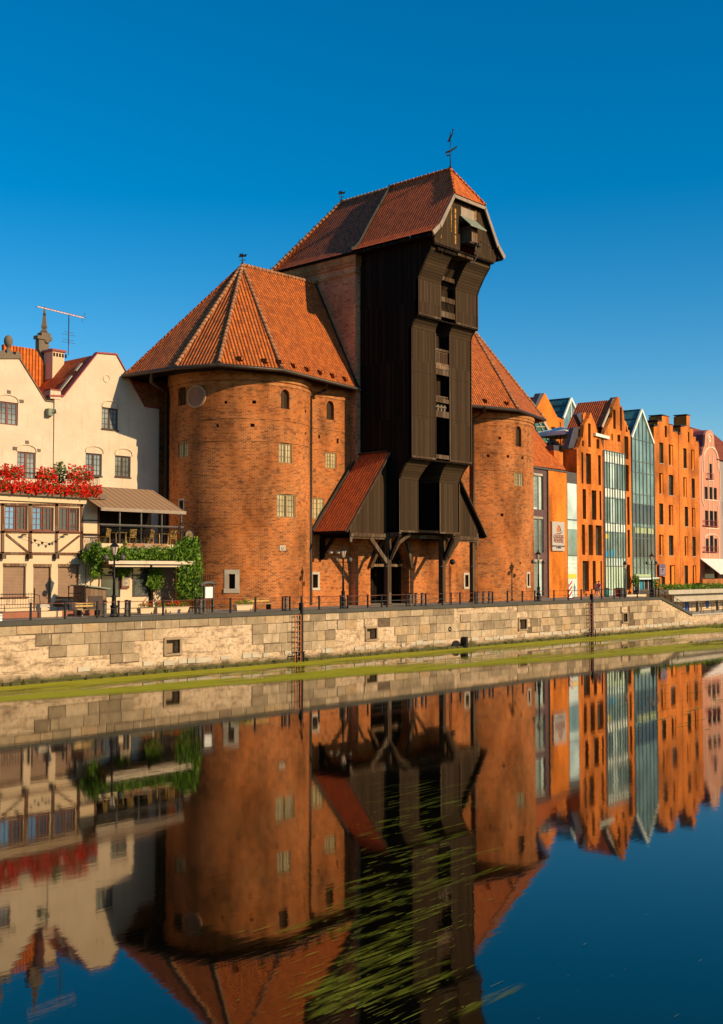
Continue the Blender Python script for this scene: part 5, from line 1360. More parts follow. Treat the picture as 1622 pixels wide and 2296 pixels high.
# vines
vn = thing('climbing_vine', 'bright green vine hanging over the cafe front and up to the left tower', 'climbing plant', ((px0+px1)/2, 4.2, G))
q = MB()
def vine(x0_, y0_, x1_, y1_, n, yy, th=.35, s=.10):
    for i in range(n):
        x = rnd.uniform(x0_, x1_)+rnd.gauss(0,13); y = rnd.uniform(y0_, y1_)+rnd.gauss(0,11); X, Y = c2(x, y); yv = yy+rnd.uniform(-th, th); a, b = at_y(X, Y, yv); leaves(q, (a, yv, b), (.12,.1,.12), 2, s*rnd.choice((.7,1,1.3)), rnd)
vine(740,742,1450,822,1500,4.2,.3); vine(1380,690,1530,820,700,4.2,.5); vine(1370,820,1545,1135,1300,4.3,.45); vine(1420,655,1500,700,120,4.3,.3)
vine(640,770,770,830,350,5.2,.4); vine(700,700,790,860,420,5.0,.3); vine(700,850,770,960,260,5.2,.3); vine(920,885,1000,945,230,5.6,.2); vine(1155,885,1235,1045,520,5.5,.2); vine(940,715,1420,745,160,4.2,.2,.07)
q.build('foliage', M['ivy'], vn)
q = MB()
for X in (745, 1500, 1400): a, b = at_y(*c2(X, 1000), 5.3); q.tube([(a,5.3,G),(a+.1,5.2,b),(a,4.9,b+3)], .05, 6)
q.tube([at_y(*c2(1215,1050),5.4)[0:1][0:1] and (at_y(*c2(1215,1050),5.4)[0],5.4,at_y(*c2(1215,1050),5.4)[1]),(at_y(*c2(1180,1110),5.0)[0],5.0,at_y(*c2(1180,1110),5.0)[1]),(at_y(*c2(1170,1170),5.0)[0],5.0,G+.3)], .03, 5)
q.tube([(at_y(*c2(1215,1050),5.4)[0],5.4,at_y(*c2(1215,1050),5.4)[1]),(at_y(*c2(1270,1100),5.0)[0],5.0,at_y(*c2(1270,1100),5.0)[1]),(at_y(*c2(1310,1170),5.0)[0],5.0,G+.3)], .03, 5)
q.build('stem', M['wood_beam'], vn)
# cafe furniture on the balcony
M['slat'] = m_plain('yellow_wood', (.48,.30,.08), .6, .25, 6)
def make_chair():
    t = thing('garden_chair', 'x', 'chair', (0,0,0))
    q = MB(); 
    for i in range(5): q.box(-.24, .24, -.24+i*.1, -.16+i*.1, .42, .45)
    q.build('seat', M['slat'], t)
    q = MB()
    for i in range(6): x = -.22+i*.085; q.beam((x,.22,.5),(x,.30,.95),.05,.02,(0,1,0))
    q.box(-.25,.25,.27,.32,.93,1.0); q.build('backrest', M['slat'], t)
    for dx in (-.22,.22):
        for dy in (-.2,.22): q = MB(); q.box(dx-.02,dx+.02,dy-.02,dy+.02,0,.44); q.build('leg', M['slat'], t)
    return t
def make_table():
    t = thing('cafe_table', 'x', 'table', (0,0,0))
    q = MB()
    for i in range(6): q.box(-.45,.45,-.42+i*.14,-.30+i*.14,.72,.76)
    q.build('tabletop', M['slat'], t)
    for dx in (-.38,.38):
        for dy in (-.35,.35): q = MB(); q.box(dx-.03,dx+.03,dy-.03,dy+.03,0,.72); q.build('leg', M['slat'], t)
    return t
ch0 = make_chair(); tb0 = make_table(); GC = 'yellow wooden garden chairs on the cafe balcony'; GT = 'yellow wooden tables on the cafe balcony'
fc = ft = True
for X, lab in ((807,'yellow slatted chair at the left end of the cafe balcony'),(1010,'yellow slatted chair right of the left balcony table'),(1145,'yellow slatted chair left of the right balcony table'),(1320,'yellow slatted chair at the right end of the cafe balcony')):
    a, _ = at_y(*c2(X,640), 5.0); loc = (a,5.0,zfl); rz = R_(rnd.choice((150,200,170,190)))
    if fc: ch0.location = loc; ch0.rotation_euler = (0,0,rz); ch0['label'] = lab; ch0['group'] = GC; fc = False
    else: copy_tree(ch0, None, loc, rz, lab)
for X, lab in ((905,'yellow slatted table left on the cafe balcony'),(1235,'yellow slatted table right on the cafe balcony')):
    a, _ = at_y(*c2(X,640), 5.2); loc = (a,5.2,zfl)
    if ft: tb0.location = loc; tb0['label'] = lab; tb0['group'] = GT; ft = False
    else: copy_tree(tb0, None, loc, 0, lab)
# round hanging sign on the tower corner
a, b = at_y(*c2(1452,640), 4.3); hg = thing('hanging_sign', 'round iron hanging sign on a scrolled bracket above the vine', 'sign', (a,4.3,b))
q = disc(Fr(0,4.3), *c2(1452,640), .42, -.05, .05, 20); o = q.build('disc', M['wood_lit'], hg); disc(Fr(0,4.3), *c2(1452,640), .42, 0, .08, 20, .34).build('rim', M['iron'], hg) 
q = MB(); a2, b2 = at_y(*c2(1500,580), 4.3); q.tube([(a-1.0,4.3,b+.3),(a-.5,4.3,b+.9),(a+.4,4.3,b+.55),(a2,4.3,b2+.2),(a2+.1,4.3,b2-.1)], .035, 6); q.tube([(a,4.3,b+.3),(a,4.3,b+.6)], .02, 5); q.build('bracket', M['iron'], hg)
# menu board
a, b = at_y(*c2(968,1000), 5.7); mb_ = thing('menu_board', 'brown framed menu board between the two dark shop windows', 'menu board', (a,5.7,b))
q = MB(); q.box(a-.32, a+.32, 5.74, 5.84, b-.42, b+.46); q.build('frame', M['frame_br'], mb_); q = MB(); q.box(a-.25, a+.25, 5.71, 5.74, b-.25, b+.32)
q.build('sheet', M['stone'], mb_); q = MB(); 
for i in range(6): q.box(a-.2, a+rnd.uniform(0,.2), 5.70, 5.71, b-.2+i*.085, b-.17+i*.085)
q.build('writing', M['dark'], mb_)

# terrace in front of the houses: low stone walls, iron railings, kiosk, gate, planters
k_ = thing('kiosk', 'small brown kiosk hut with a slanted mossy roof left of the street lamp', 'kiosk', (41.5,3.4,G))
a0, _ = at_y(*c12(1010,450), 3.2); a1, _ = at_y(*c12(1275,450), 3.2); _, zk = at_y(*c12(1270,380), 3.2)
q = MB(); q.hexa([(a0,3.2,G),(a1,3.2,G),(a1,4.4,G),(a0,4.4,G),(a0,3.2,zk+.2),(a1,3.2,zk-.02),(a1,4.4,zk-.02),(a0,4.4,zk+.2)]); q.build('body', M['wood_lit'], k_)
q = MB(); q.hexa([(a0-.1,3.0,zk+.22),(a1+.2,3.0,zk),(a1+.2,4.6,zk),(a0-.1,4.6,zk+.22),(a0-.1,3.0,zk+.3),(a1+.2,3.0,zk+.08),(a1+.2,4.6,zk+.08),(a0-.1,4.6,zk+.3)]); q.build('roof', M['copper'], k_)
q = MB(); q.box(a0+.3, a1-.3, 3.15, 3.2, G+.1, zk-.4); q.build('door', M['frame_dk'], k_)
M['redwall'] = m_plaster('reddish_render', (.35,.13,.07), (.18,.08,.05), .5, .3)
tw = thing('terrace_wall', 'low reddish terrace wall with pale stone piers in front of the half timbered annex', 'low wall', (34, 3.0, G))
q = MB(); xl = at_y(-80,1370,3)[0]; xr_ = at_y(*c12(1180,690), 3)[0]; q.box(xl, xr_, 3.0, 3.25, G, G+.42); q.build('wall', M['redwall'], tw)
for X0_, X1_, h in ((470,545,.62),(545,720,.40),(900,970,.85)):
    a, _ = at_y(*c12(X0_,690), 2.9); b, _ = at_y(*c12(X1_,690), 2.9); q = MB(); q.box(a, b, 2.7, 3.28, G, G+h); q.build('stone_pier', M['plaster_c'], tw)
q = MB(); a, _ = at_y(*c12(510,610), 2.9); q.hexa([(a-.3,2.7,G+.62),(a+.4,2.7,G+.62),(a+.4,3.2,G+.62),(a-.3,3.2,G+.62),(a-.2,2.8,G+.85),(a+.4,2.8,G+.78),(a+.4,3.1,G+.78),(a-.2,3.1,G+.85)]); q.build('carved_block', M['stone'], tw)
ir = thing('terrace_railing', 'ornate wrought iron railing with scrolls in front of the closed shutters', 'railing', (33, 3.6, G))
q = MB(); zi = lambda y: at_y(60, 1250.3+.1875*y, 3.6)[1]
xl = at_y(-60,1340,3.6)[0]; xm = at_y(*c12(410,500), 3.6)[0]; zt_ = zi(437); zm = zi(600)
q.tube([(xl,3.6,zt_),(xm,3.6,zt_),(xm+.35,3.6,zt_-.1),(xm+.45,3.6,zt_-.9)], .022, 5); q.tube([(xl,3.6,zm+.6),(xm,3.6,zm+.6)], .018, 5); q.tube([(xl,3.6,zm),(xm,3.6,zm)], .02, 5)
q.tube([(xm,3.6,G),(xm,3.6,zt_+.35)], .035, 6)
x = xl
while x < xm: q.tube([(x,3.6,zm),(x,3.6,zm+.9)], .01, 4); x += .18
for cx_ in (xm-.25, xl+2.2, xl+2.6):
    q.tube([(cx_+.16*(1-i/14)*math.cos(i*.9),3.6,zt_-.45+.16*(1-i/14)*math.sin(i*.9)) for i in range(13)], .012, 4)
x2 = at_y(*c12(822,450), 3.6)[0]; x3 = at_y(*c12(1240,420), 3.6)[0]
q.tube([(x2,3.6,G+.3),(x2,3.6,zt_+.35)], .035, 6); q.blob((x2,3.6,zt_+.4), .07, 8, 5); q.tube([(x2,3.6,zt_),(x3,3.6,zt_-.02)], .02, 5); q.tube([(x2,3.6,zm+.3),(x3,3.6,zm+.3)], .018, 5)
q.tube([(x2+.2+.16*(1-i/14)*math.cos(i*.9),3.6,zt_-.45+.16*(1-i/14)*math.sin(i*.9)) for i in range(13)], .012, 4)
x = x2+.6
while x < x3: q.tube([(x,3.6,zm),(x,3.6,zt_-.2)], .01, 4); x += .14
q.build('ironwork', M['iron'], ir)
# benches, folded furniture and barrels seen low behind the quay railing
def bench(x, y, lab, ln=1.6, back=True):
    t = thing('bench', lab, 'bench', (x,y,G)); 
    q = MB(); q.box(x-ln/2,x+ln/2,y-.2,y+.2,G+.40,G+.45); q.build('seat', M['slat'], t)
    if back: q = MB(); q.box(x-ln/2,x+ln/2,y+.22,y+.25,G+.6,G+.7); q.box(x-ln/2,x+ln/2,y+.24,y+.27,G+.78,G+.86); q.build('backrest', M['slat'], t)
    for dx in (-ln*.4, ln*.4): q = MB(); q.box(x+dx-.04,x+dx+.04,y-.18,y+.26,G,G+.4); q.build('leg', M['iron'], t)
bench(at_y(*c12(1060,690),2.2)[0], 2.2, 'low wooden bench below the kiosk behind the railing'); bench(at_y(*c13(650,1340),2.4)[0], 2.4, 'long wooden bench in front of the dark cafe window', 2.2, False); bench(at_y(*c13(1180,1300),2.6)[0], 2.6, 'wooden bench beside the planter under the closed cafe shutter', 2.0, False)
bench(at_y(640,1355,2.0)[0]-2.0, 2.6, 'wooden bench against the foot of the left round tower', 2.4)
bx = at_y(*c12(730,600), 2.6)[0]; t = thing('covered_grill', 'dark rounded grill box on legs behind the quay railing', 'grill', (bx,2.6,G))
q = MB(); q.lathe((bx,2.6,G+.62), [(.3,0),(.48,.08),(.5,.22),(.38,.36),(.1,.42)], 14); q.build('lid', M['iron'], t); q = MB()
for d in (-.25,.25): q.tube([(bx+d,2.6,G),(bx+d*.8,2.6,G+.65)], .025, 5)
q.build('leg', M['iron'], t)
def planter(x, y, w_, lab, z=G, h=.45, flowers=True, gr='planters along the cafe front', m='plaster_c'):
    t = thing('planter', lab, 'planter', (x,y,z), gr)
    q = MB(); q.hexa([(x-w_*.42,y-.16,z),(x+w_*.42,y-.16,z),(x+w_*.42,y+.16,z),(x-w_*.42,y+.16,z),(x-w_/2,y-.22,z+h),(x+w_/2,y-.22,z+h),(x+w_/2,y+.22,z+h),(x-w_/2,y+.22,z+h)]); q.build('trough', M[m], t)
    q = MB(); leaves(q, (x,y,z+h+.12), (w_*.55,.3,.22), int(150*w_), .06, rnd); q.build('foliage', M['ivy'], t)
    if flowers: q = MB(); leaves(q, (x,y-.1,z+h+.2), (w_*.5,.28,.16), int(70*w_), .05, rnd); q.build('blossoms', M['red'], t)
planter(at_y(*c13(740,1230),2.4)[0], 2.4, 1.1, 'planter with red flowers in front of the right cafe window')
planter(at_y(*c13(1150,1230),2.6)[0], 2.6, 2.0, 'stone planter with red flowers below the closed cafe shutter')
planter(at_y(*c13(930,1260),2.6)[0], 2.6, .7, 'small planter with orange flowers between the two cafe planters')
planter(at_y(615,1345,2.6)[0]-3.0, 2.6, 1.6, 'long planter with green plants against the left round tower', flowers=False)
# iron garden gate and white notice case by the tower
ga, gz = at_y(*c13(1530,1000), 2.6); g_ = thing('iron_gate', 'arched black iron gate standing beside the white notice case', 'gate', (ga,2.6,G)); q = MB(); g0 = at_y(*c13(1375,1100),2.6)[0]; g1 = at_y(*c13(1600,1100),2.6)[0]
n = 9
for i in range(n):
    x = g0+(g1-g0)*i/(n-1); hh = 2.0+.45*math.sin(PI/2*min(1, i/(n-2))); q.tube([(x,2.6,G),(x,2.6,G+hh)], .02, 5)
q.tube([(g0+(g1-g0)*i/8,2.6,G+2.0+.45*math.sin(PI/2*min(1,i/7))) for i in range(9)], .025, 5); q.tube([(g0,2.6,G+1.0),(g1,2.6,G+1.0)], .02, 5); q.build('bars', M['iron'], g_)
na, nz0 = at_y(467.5, 1341, 1.6); nz1 = at_y(467.5, 1316, 1.6)[1]; nt = thing('notice_case', 'white notice case with a curved dark hood at the foot of the left tower', 'notice board', (na,1.6,G))
q = MB(); q.box(na-.33, na+.33, 1.55, 1.68, nz0, nz1); q.build('panel', m_plain('white_panel', (.8,.76,.68), .6, .08), nt)
q = MB(); q.box(na-.42, na-.34, 1.5, 1.7, G, nz1+.12); q.box(na+.34, na+.42, 1.5, 1.7, G, nz1+.12); q.build('post', M['steel'], nt)
q = MB(); q.tube([(na-.7,1.6,nz1+.1),(na-.35,1.6,nz1+.26),(na+.1,1.6,nz1+.3),(na+.6,1.6,nz1+.2)], .12, 8); q.build('hood', M['steel'], nt)
wa = at_y(3, 1381, .6)[0]; t = thing('white_box', 'small white box on the quay at the left photo edge', 'box', (wa,.8,G)); q = MB(); q.box(wa-.5, wa+.12, .7, 1.0, G, G+.42); q.build('case', m_plain('white_case', (.75,.72,.66), .6, .1), t); q = MB(); q.box(wa-.54, wa+.16, .66, 1.04, G+.42, G+.47); q.build('lid', M['steel'], t)
# ------------------------------------------------------------------ right: the modern row
FB = Fr(97.3, 7.0, math.atan(.0904))
def c14(x, y): return (1165.8+.1667*x, 1165.8+.1667*y)
def c15(x, y): return (1436.2+.2061*x, 929.3+.2061*y)
M['slotdark'] = m_plain('slot_shade', (.07,.022,.012), .8, .3, 3)
M['zinc'] = m_plain('dark_zinc', (.085,.075,.085), .5, .2, 2, .3)
M['gl_green'] = m_glass('green_curtain_glass', (.16,.24,.20), .04, var=.35, ior=1.9)
M['gl_pale'] = m_glass('pale_curtain_glass', (.55,.66,.58), .06, var=.25, ior=1.7)
M['gl_blue'] = m_glass('blue_roof_glass', (.06,.17,.15), .05, var=.4, ior=1.5)
M['gl_dark'] = m_glass('dark_office_glass', (.045,.050,.042), .04, var=.5, ior=1.7)
M['blind'] = m_plain('white_blind', (.72,.76,.66), .7, .08, 4)
M['mull'] = m_plain('mullion_grey', (.16,.18,.16), .5, .2, 4, .4)
M['brownframe'] = m_plain('brown_cladding', (.12,.06,.05), .5, .2, 2)
def outline(cf, L, d=0.0): return [FB.px(*cf(x, y), d) for x, y in L]
def quadp(mb, cf, L, d=0.0): mb.face([FB.P(a, d, z) for a, z in outline(cf, L, d)])
def pane(root, r, m, d=-.3, name='pane', parent=None):
    q = MB(); q.face([FB.P(r[0],d,r[2]),FB.P(r[1],d,r[2]),FB.P(r[1],d,r[3]),FB.P(r[0],d,r[3])]); return q.build(name, m, parent or root)
def root_at(cf, x, lab, name='office_building', cat='building', d=0, grp=None):
    s, z = FB.px(*cf(x, 1700), d); p = FB.P(s, d, G); return thing(name, lab, cat, tuple(p), grp)
def body(root, s0, s1, z1, dep=10, m=None, name='rear_wall', d=-1.2):
    q = MB(); q.fbox(FB, s0, s1, G-.2, z1, -dep, d); return q.build(name, m or M['brick_new'], root)

# --- wing beside the tower: brown framed blinds, brick panel, glass strip
b1 = root_at(c7, 170, 'low modern brick wing with brown framed blinds and pale sign, beside the right tower')
sL = FB.px(*c7(60,1300))[0]; s225 = FB.px(*c7(225,1300))[0]; s372 = FB.px(*c7(372,1300))[0]; s460 = FB.px(*c7(460,1300))[0]
zT = FB.px(*c7(225,742))[1]; zT2 = FB.px(*c7(460,762))[1]
R1 = [rr(FB, c7, 118, 190, 768, 1058), rr(FB, c7, 118, 192, 1112, 1402), rr(FB, c7, 120, 194, 1455, 1768)]
R1 = [(sL+.3, r[1], r[2], r[3]) for r in R1]; R1[2] = (R1[2][0], R1[2][1], G+.2, R1[2][3])
q = MB(); q.facade(FB, [(sL,G-.2),(s225,G-.2),(s225,zT),(sL,zT)], [rpoly(r) for r in R1], 0, .3); q.build('cladding', M['brownframe'], b1)
for i, r in enumerate(R1):
    p = pane(b1, r, M['gl_pale'], -.25, 'window'); q = MB(); z = r[3]; m_ = r[0]+(r[1]-r[0])*.62
    q.fbox(FB, r[0], r[1], r[3]-.25, r[3], -.2, -.05); x = r[1]-.95
    q.fbox(FB, x, x+.06, r[2], r[3], -.2, -.05); q.build('frame', M['stone'], p)
    q = MB()
    while z > (r[2] if i == 1 else r[2]+.3): q.fbox(FB, r[0], r[1]-.02, z-.035, z, -.12, -.04) if (i == 1) else q.fbox(FB, r[0], r[1]-1.0, z-.03, z, -.12, -.04); z -= .13
    q.build('blind_slats', M['mull'], p)
q = MB(); q.grid(FB, s225, s372, G-.2, zT-.05, [], .12, .12); q.fbox(FB, s225, s372, G-.2, zT-.06, -.3, .115); q.build('brick_panel', M['brick_new2'], b1)
q = MB(); q.fbox(FB, s225-.12, s225, G, zT, -.1, .14); q.fbox(FB, s372, s372+.08, G, zT, -.1, .13); q.fbox(FB, sL, s372+.05, zT-.05, zT+.12, -.3, .2); q.build('metal_trim', M['steel'], b1)
r = (s372+.1, s460, G+.1, FB.px(*c7(415,762))[1]); zz = lambda y, x=415: FB.px(*c7(x, y))[1]
q = MB(); q.fbox(FB, r[0], r[1], zz(850), r[3], -.2, .0); q.build('spandrel', M['steel'], b1)
p = pane(b1, (r[0], r[1], zz(1425), zz(850)), M['gl_pale'], -.02, 'glass_strip'); q = MB(); q.fbox(FB, r[0], r[1], zz(1145), zz(1135), -.02, .03); q.fbox(FB, r[0], r[1], zz(1430), zz(1420), -.02, .03); q.build('mullion', M['mull'], p)
pane(b1, (r[0]+.05, r[1]-.05, zz(1420), zz(1215)), M['gl_green'], .0, 'glass_strip')
p = pane(b1, (r[0], r[1], G, zz(1430)), M['gl_pale'], -.02, 'shop_window'); q = MB()
for y in (1470, 1500, 1540): q.fbox(FB, r[0], r[1]-.4, zz(y+14), zz(y), -.01, .02)
q.build('blind', M['blind'], p)
q = MB(); q.fbox(FB, r[0]+.1, r[1]-.3, zz(1608), zz(1572), .01, .04); po = q.build('poster', m_plain('yellow_poster', (.75,.52,.06), .6, .1), b1)
# tiled roof, chimney, roof glazing
q = MB(); A, B_, C_ = [FB.px(*c7(x, y)) for x, y in ((60,705),(372,745),(110,415))]
Cp = FB.px(*c7(110,405), -5.5); Ap = FB.P(A[0], .1, A[1]); Bp = FB.P(B_[0]-.2, .1, B_[1]); Cv = FB.P(Cp[0], -5.5, Cp[1])
Dv = FB.P(A[0]-2, -5.5, Cp[1])
q.face([Ap, Bp, Cv, Dv]); q.face([Bp, FB.P(B_[0]-.2,-11,B_[1]), Cv]); q.build('roof', M['tile_new'], b1)
q = MB(); r = rr(FB, c7, 275, 312, 590, 725, -1.5); q.fbox(FB, r[0], r[1]+1.0, r[2]-.5, r[3], -3.0, -1.5); ch = q.build('chimney', M['brick_new'], b1); q = MB(); r2 = rr(FB, c7, 285, 325, 545, 590, -1.5); q.fbox(FB, r2[0], r2[1], r2[2], r2[3], -2.6, -1.7); q.build('chimney_cap', M['zinc'], ch)
q = MB(); d0 = -7.0
L = outline(c7, [(118,362),(190,365),(292,545),(262,610),(130,420)], d0); q.prism([FB.P(a, d0, z) for a, z in L], (0,.15,0)); gs = q.build('roof_glazing', M['gl_blue'], b1)
q = MB(); a, b = outline(c7, [(182,360),(292,548)], d0); q.beam(FB.P(a[0],d0+.1,a[1]), FB.P(b[0],d0+.1,b[1]), .3, .35)
for (xa_, ya_, xb_, yb2) in ((125,400,200,398),(140,440,228,440),(165,480,250,482),(200,520,275,520),(150,365,255,580)):
    a, b = outline(c7, [(xa_,ya_),(xb_,yb2)], d0); q.beam(FB.P(a[0],d0+.08,a[1]), FB.P(b[0],d0+.08,b[1]), .1, .1)
q.build('glazing_bars', M['stone'], gs)
body(b1, sL, s460, zT-.8, 11, M['brick_new'], d=-.5)
# sign board with sail emblem
r = rr(FB, c7, 259, 357, 1157, 1388, .3); s_c = (r[0]+r[1])/2; P0_ = FB.P(s_c, .3, r[2])
sb = thing('museum_sign', 'tall pale grey sign with a sailing boat emblem on the orange brick panel', 'sign', tuple(P0_))
q = MB(); q.fbox(FB, r[0], r[1], r[2], r[3], .16, .32); q.build('board', m_plain('sign_grey', (.46,.40,.34), .5, .08), sb)
H_ = r[3]-r[2]; W_ = r[1]-r[0]
q = MB(); q.facade(FB, [(s_c-.18*W_,r[3]-.42*H_),(s_c+.16*W_,r[3]-.40*H_),(s_c+.30*W_,r[3]-.34*H_),(s_c+.18*W_,r[3]-.42*H_),(s_c-.12*W_,r[3]-.44*H_)], [], .33, .01); q.facade(FB, [(s_c-.16*W_,r[3]-.33*H_),(s_c-.10*W_,r[3]-.17*H_),(s_c-.02*W_,r[3]-.10*H_),(s_c+.06*W_,r[3]-.20*H_),(s_c+.06*W_,r[3]-.36*H_)], [], .33, .01); q.build('sail_emblem', m_plain('emblem_orange', (.55,.14,.03), .6, .1), sb)
q = MB(); q.facade(FB, [(s_c-.02*W_,r[3]-.09*H_),(s_c+.14*W_,r[3]-.18*H_),(s_c+.20*W_,r[3]-.30*H_),(s_c+.10*W_,r[3]-.36*H_),(s_c+.10*W_,r[3]-.20*H_)], [], .335, .01)
q.facade(FB, [(s_c-.22*W_,r[3]-.375*H_),(s_c+.05*W_,r[3]-.40*H_),(s_c+.30*W_,r[3]-.33*H_),(s_c+.32*W_,r[3]-.345*H_),(s_c+.05*W_,r[3]-.43*H_)], [], .337, .01); q.build('sail_shadow', M['frame_dk'], sb)
mb2 = m_plain('sign_letter', (.32,.10,.05), .6, .1); ang = math.atan(.0904)
for i, t_ in enumerate(('OŚRODEK', 'KULTURY', 'MORSKIEJ')): p = FB.P(s_c, .34, r[3]-(.56+.08*i)*H_); text(t_, p, .50, mb2, sb, 'lettering', ang)
for i, t_ in enumerate(('NARODOWE MUZEUM MORSKIE', 'W GDAŃSKU')): p = FB.P(s_c, .34, r[3]-(.86+.055*i)*H_); text(t_, p, .19, M['frame_dk'], sb, 'lettering', ang)

def slot_building(root, out, slots, th=.45, m=None, mglass=None):
    R = [rr(FB, c7, *x) for x in slots]
    q = MB(); q.facade(FB, out, [rpoly(r) for r in R], 0, th); wl2 = q.build('wall', m or M['brick_new'], root)
    for r in R:
        q = MB(); q.face([FB.P(r[0],-th+.02,r[2]),FB.P(r[1],-th+.02,r[2]),FB.P(r[1],-th+.02,r[3]),FB.P(r[0],-th+.02,r[3])]); w_ = q.build('window', mglass or M['gl_dark'], root)
        q = MB(); q.fbox(FB, r[0], r[1], r[2], r[2]+.06, -th+.02, -th+.08); q.fbox(FB, r[0], r[0]+.05, r[2], r[3], -th+.02, -th+.07); zc_ = (r[2]+r[3])/2; q.fbox(FB, r[0], r[1], zc_-.03, zc_+.03, -th+.02, -th+.07); q.build('frame', M['frame_dk'], w_)
    return wl2
def fin(root, cf, L, dep, m, name='gable_cap', d=0.0):
    q = MB(); P = [FB.P(a, d, z) for a, z in outline(cf, L, d)]; n = Vector((-math.sin(ang), math.cos(ang), 0))*dep; q.prism(P, n); return q.build(name, m, root)
# --- first brick pier building
b2 = root_at(c7, 560, 'orange brick building with tall slot windows and jagged gable, left of green glass')
out = outline(c7, [(462,1760),(456,575),(472,562),(500,478),(504,500),(514,382),(545,335),(549,330),(568,283),(612,398),(614,425),(650,500),(666,575),(684,1760)]); out[0] = (out[0][0], G-.2); out[-1] = (out[-1][0], G-.2)
SL = [(493,508,602,850),(530,570,612,855),(627,648,625,865),(503,530,895,1135),(575,612,905,1140),(637,652,910,1143),(498,522,1178,1420),(550,585,1180,1422),(607,655,1185,1425),(503,553,1468,1712),(583,608,1468,1700),(645,657,1468,1712),(546,567,372,560),(613,636,497,573),(497,512,508,555)]
slot_building(b2, out, SL)
s0_ = FB.px(*c7(458,700))[0]; s1_ = FB.px(*c7(668,700))[0]; z0_ = FB.px(*c7(456,577))[1]
q = MB(); q.face([FB.P(s0_,0,G),FB.P(s0_,-12,G),FB.P(s0_,-12,z0_),FB.P(s0_,0,z0_)]); q.face([FB.P(s0_,0,z0_),FB.P(s1_,0,z0_),FB.P(s1_,-12,z0_),FB.P(s0_,-12,z0_)]); q.build('side_wall', M['brick_new'], b2)
for L in ([(430,405),(470,398),(500,478),(460,568),(388,570)], [(455,300),(488,283),(512,382),(500,395)], [(490,370),(512,320),(545,335),(514,385)], [(450,540),(470,480),(500,478),(478,560)]):
    fin(b2, c7, L, .5, M['zinc'], 'gable_cap', -.6)
fin(b2, c7, [(505,300),(525,280),(545,335),(548,500),(512,500)], .3, M['brick_new'], 'gable_fin', -.5)
# --- glass front between the brick piers
b3 = root_at(c7, 860, 'tall orange brick gable with dark slots rising behind the green glass front')
out = outline(c7, [(672,1760),(668,600),(672,470),(682,430),(740,322),(744,240),(778,165),(797,162),(802,232),(818,236),(832,300),(834,345),(852,362),(856,420),(874,428),(884,480),(902,1760)]); out[0] = (out[0][0], G-.2); out[-1] = (out[-1][0], G-.2)
SL = [(746,766,262,415),(801,815,245,430),(848,862,385,440),(732,743,452,508),(780,803,462,518),(836,868,475,655),(842,871,703,912),(858,877,957,1180),(862,880,1220,1440),(852,882,1500,1700)]
slot_building(b3, out, SL)
fin(b3, c7, [(745,235),(780,160),(797,162),(770,250)], .9, M['zinc'], 'gable_cap', -.5); fin(b3, c7, [(678,430),(720,325),(742,320),(712,435)], .9, M['zinc'], 'gable_cap', -.5)
rs0, rz0 = FB.px(*c7(655,400), -.5); rs1, rz1 = FB.px(*c7(745,182), -.5); rs2 = 2*rs1-rs0
RD = 4.0
while proj(FB.P(rs1,-RD,rz1))[0] > 1296: RD += .25
q = MB(); P = FB.P; q.face([P(rs0,-.5,rz0),P(rs0,-RD,rz0),P(rs1,-RD,rz1),P(rs1,-.5,rz1)]); q.face([P(rs1,-.5,rz1),P(rs1,-RD,rz1),P(rs2,-RD,rz0),P(rs2,-.5,rz0)]); print('RD', RD); q.build('roof', M['tile_red'], b3)
q = MB(); q.beam(P(rs0-.05,-.42,rz0), P(rs1,-.42,rz1), .12, .3); q.build('verge', M['stone'], b3)
body(b3, FB.px(*c7(672,900))[0], FB.px(*c7(895,900))[0], rz0-.2, RD)
gf = root_at(c7, 750, 'green glass curtain front with white blinds between two orange brick fronts', 'glass_front', 'glass facade')
FB2 = Fr(97.3+.35*math.sin(-math.atan(.0904)), 7.0+.35, math.atan(.0904))
gs0, gs1 = FB2.px(*c7(676,1100), .5)[0], FB2.px(*c7(840,1100), .5)[0]; gz = lambda y: FB2.px(*c7(755, y), .5)[1]
q = MB(); q.fbox(FB2, gs0, gs1, G, gz(600), -.2, .5); q.build('glass_body', M['gl_pale'], gf)
for i, (y0, y1, m) in enumerate(((695,890,'gl_green'),(975,1165,'gl_green'),(1245,1440,'gl_green'))):
    for j, (a, b) in enumerate(((0,.26),(.28,.48),(.50,.72),(.74,1))):
        mm = M['gl_pale'] if (j == 1 and i < 2) else M[m]
        q = MB(); q.fbox(FB2, gs0+(gs1-gs0)*a+.02, gs0+(gs1-gs0)*b-.02, gz(y1), gz(y0), .5, .512); q.build('glass_panel', mm, gf)
for (y0, y1) in ((630,690),(895,960),(1170,1235)):
    for j, (a, b) in enumerate(((0,.26),(.28,.48),(.50,.72),(.74,1))):
        q = MB(); q.fbox(FB2, gs0+(gs1-gs0)*a+.06, gs0+(gs1-gs0)*b-.06, gz(y1), gz(y0)-.1*(j%2), .5, .517); q.build('blind', M['blind'], gf)
q = MB()
for i in range(9): x = gs0+(gs1-gs0)*i/8; q.fbox(FB2, x-.035, x+.035, G, gz(600), .5, .62)
for y in (600, 692, 892, 970, 1168, 1240, 1442, 1510): q.fbox(FB2, gs0, gs1, gz(y)-.04, gz(y)+.04, .5, .58)
q.build('mullion', M['mull'], gf)
q = MB()
for i in range(13): x = gs0+(gs1-gs0)*(i+.5)/13; q.fbox(FB2, x-.13, x+.1, G+.3, gz(1515), .505, .53)
q.build('curtain_folds', m_plain('green_curtain', (.50,.62,.38), .7, .1), gf)
q = MB(); q.fbox(FB2, gs0+.15, gs0+1.0, gz(1292), gz(1258), .515, .53); q.build('yellow_poster', po.data.materials[0], gf)
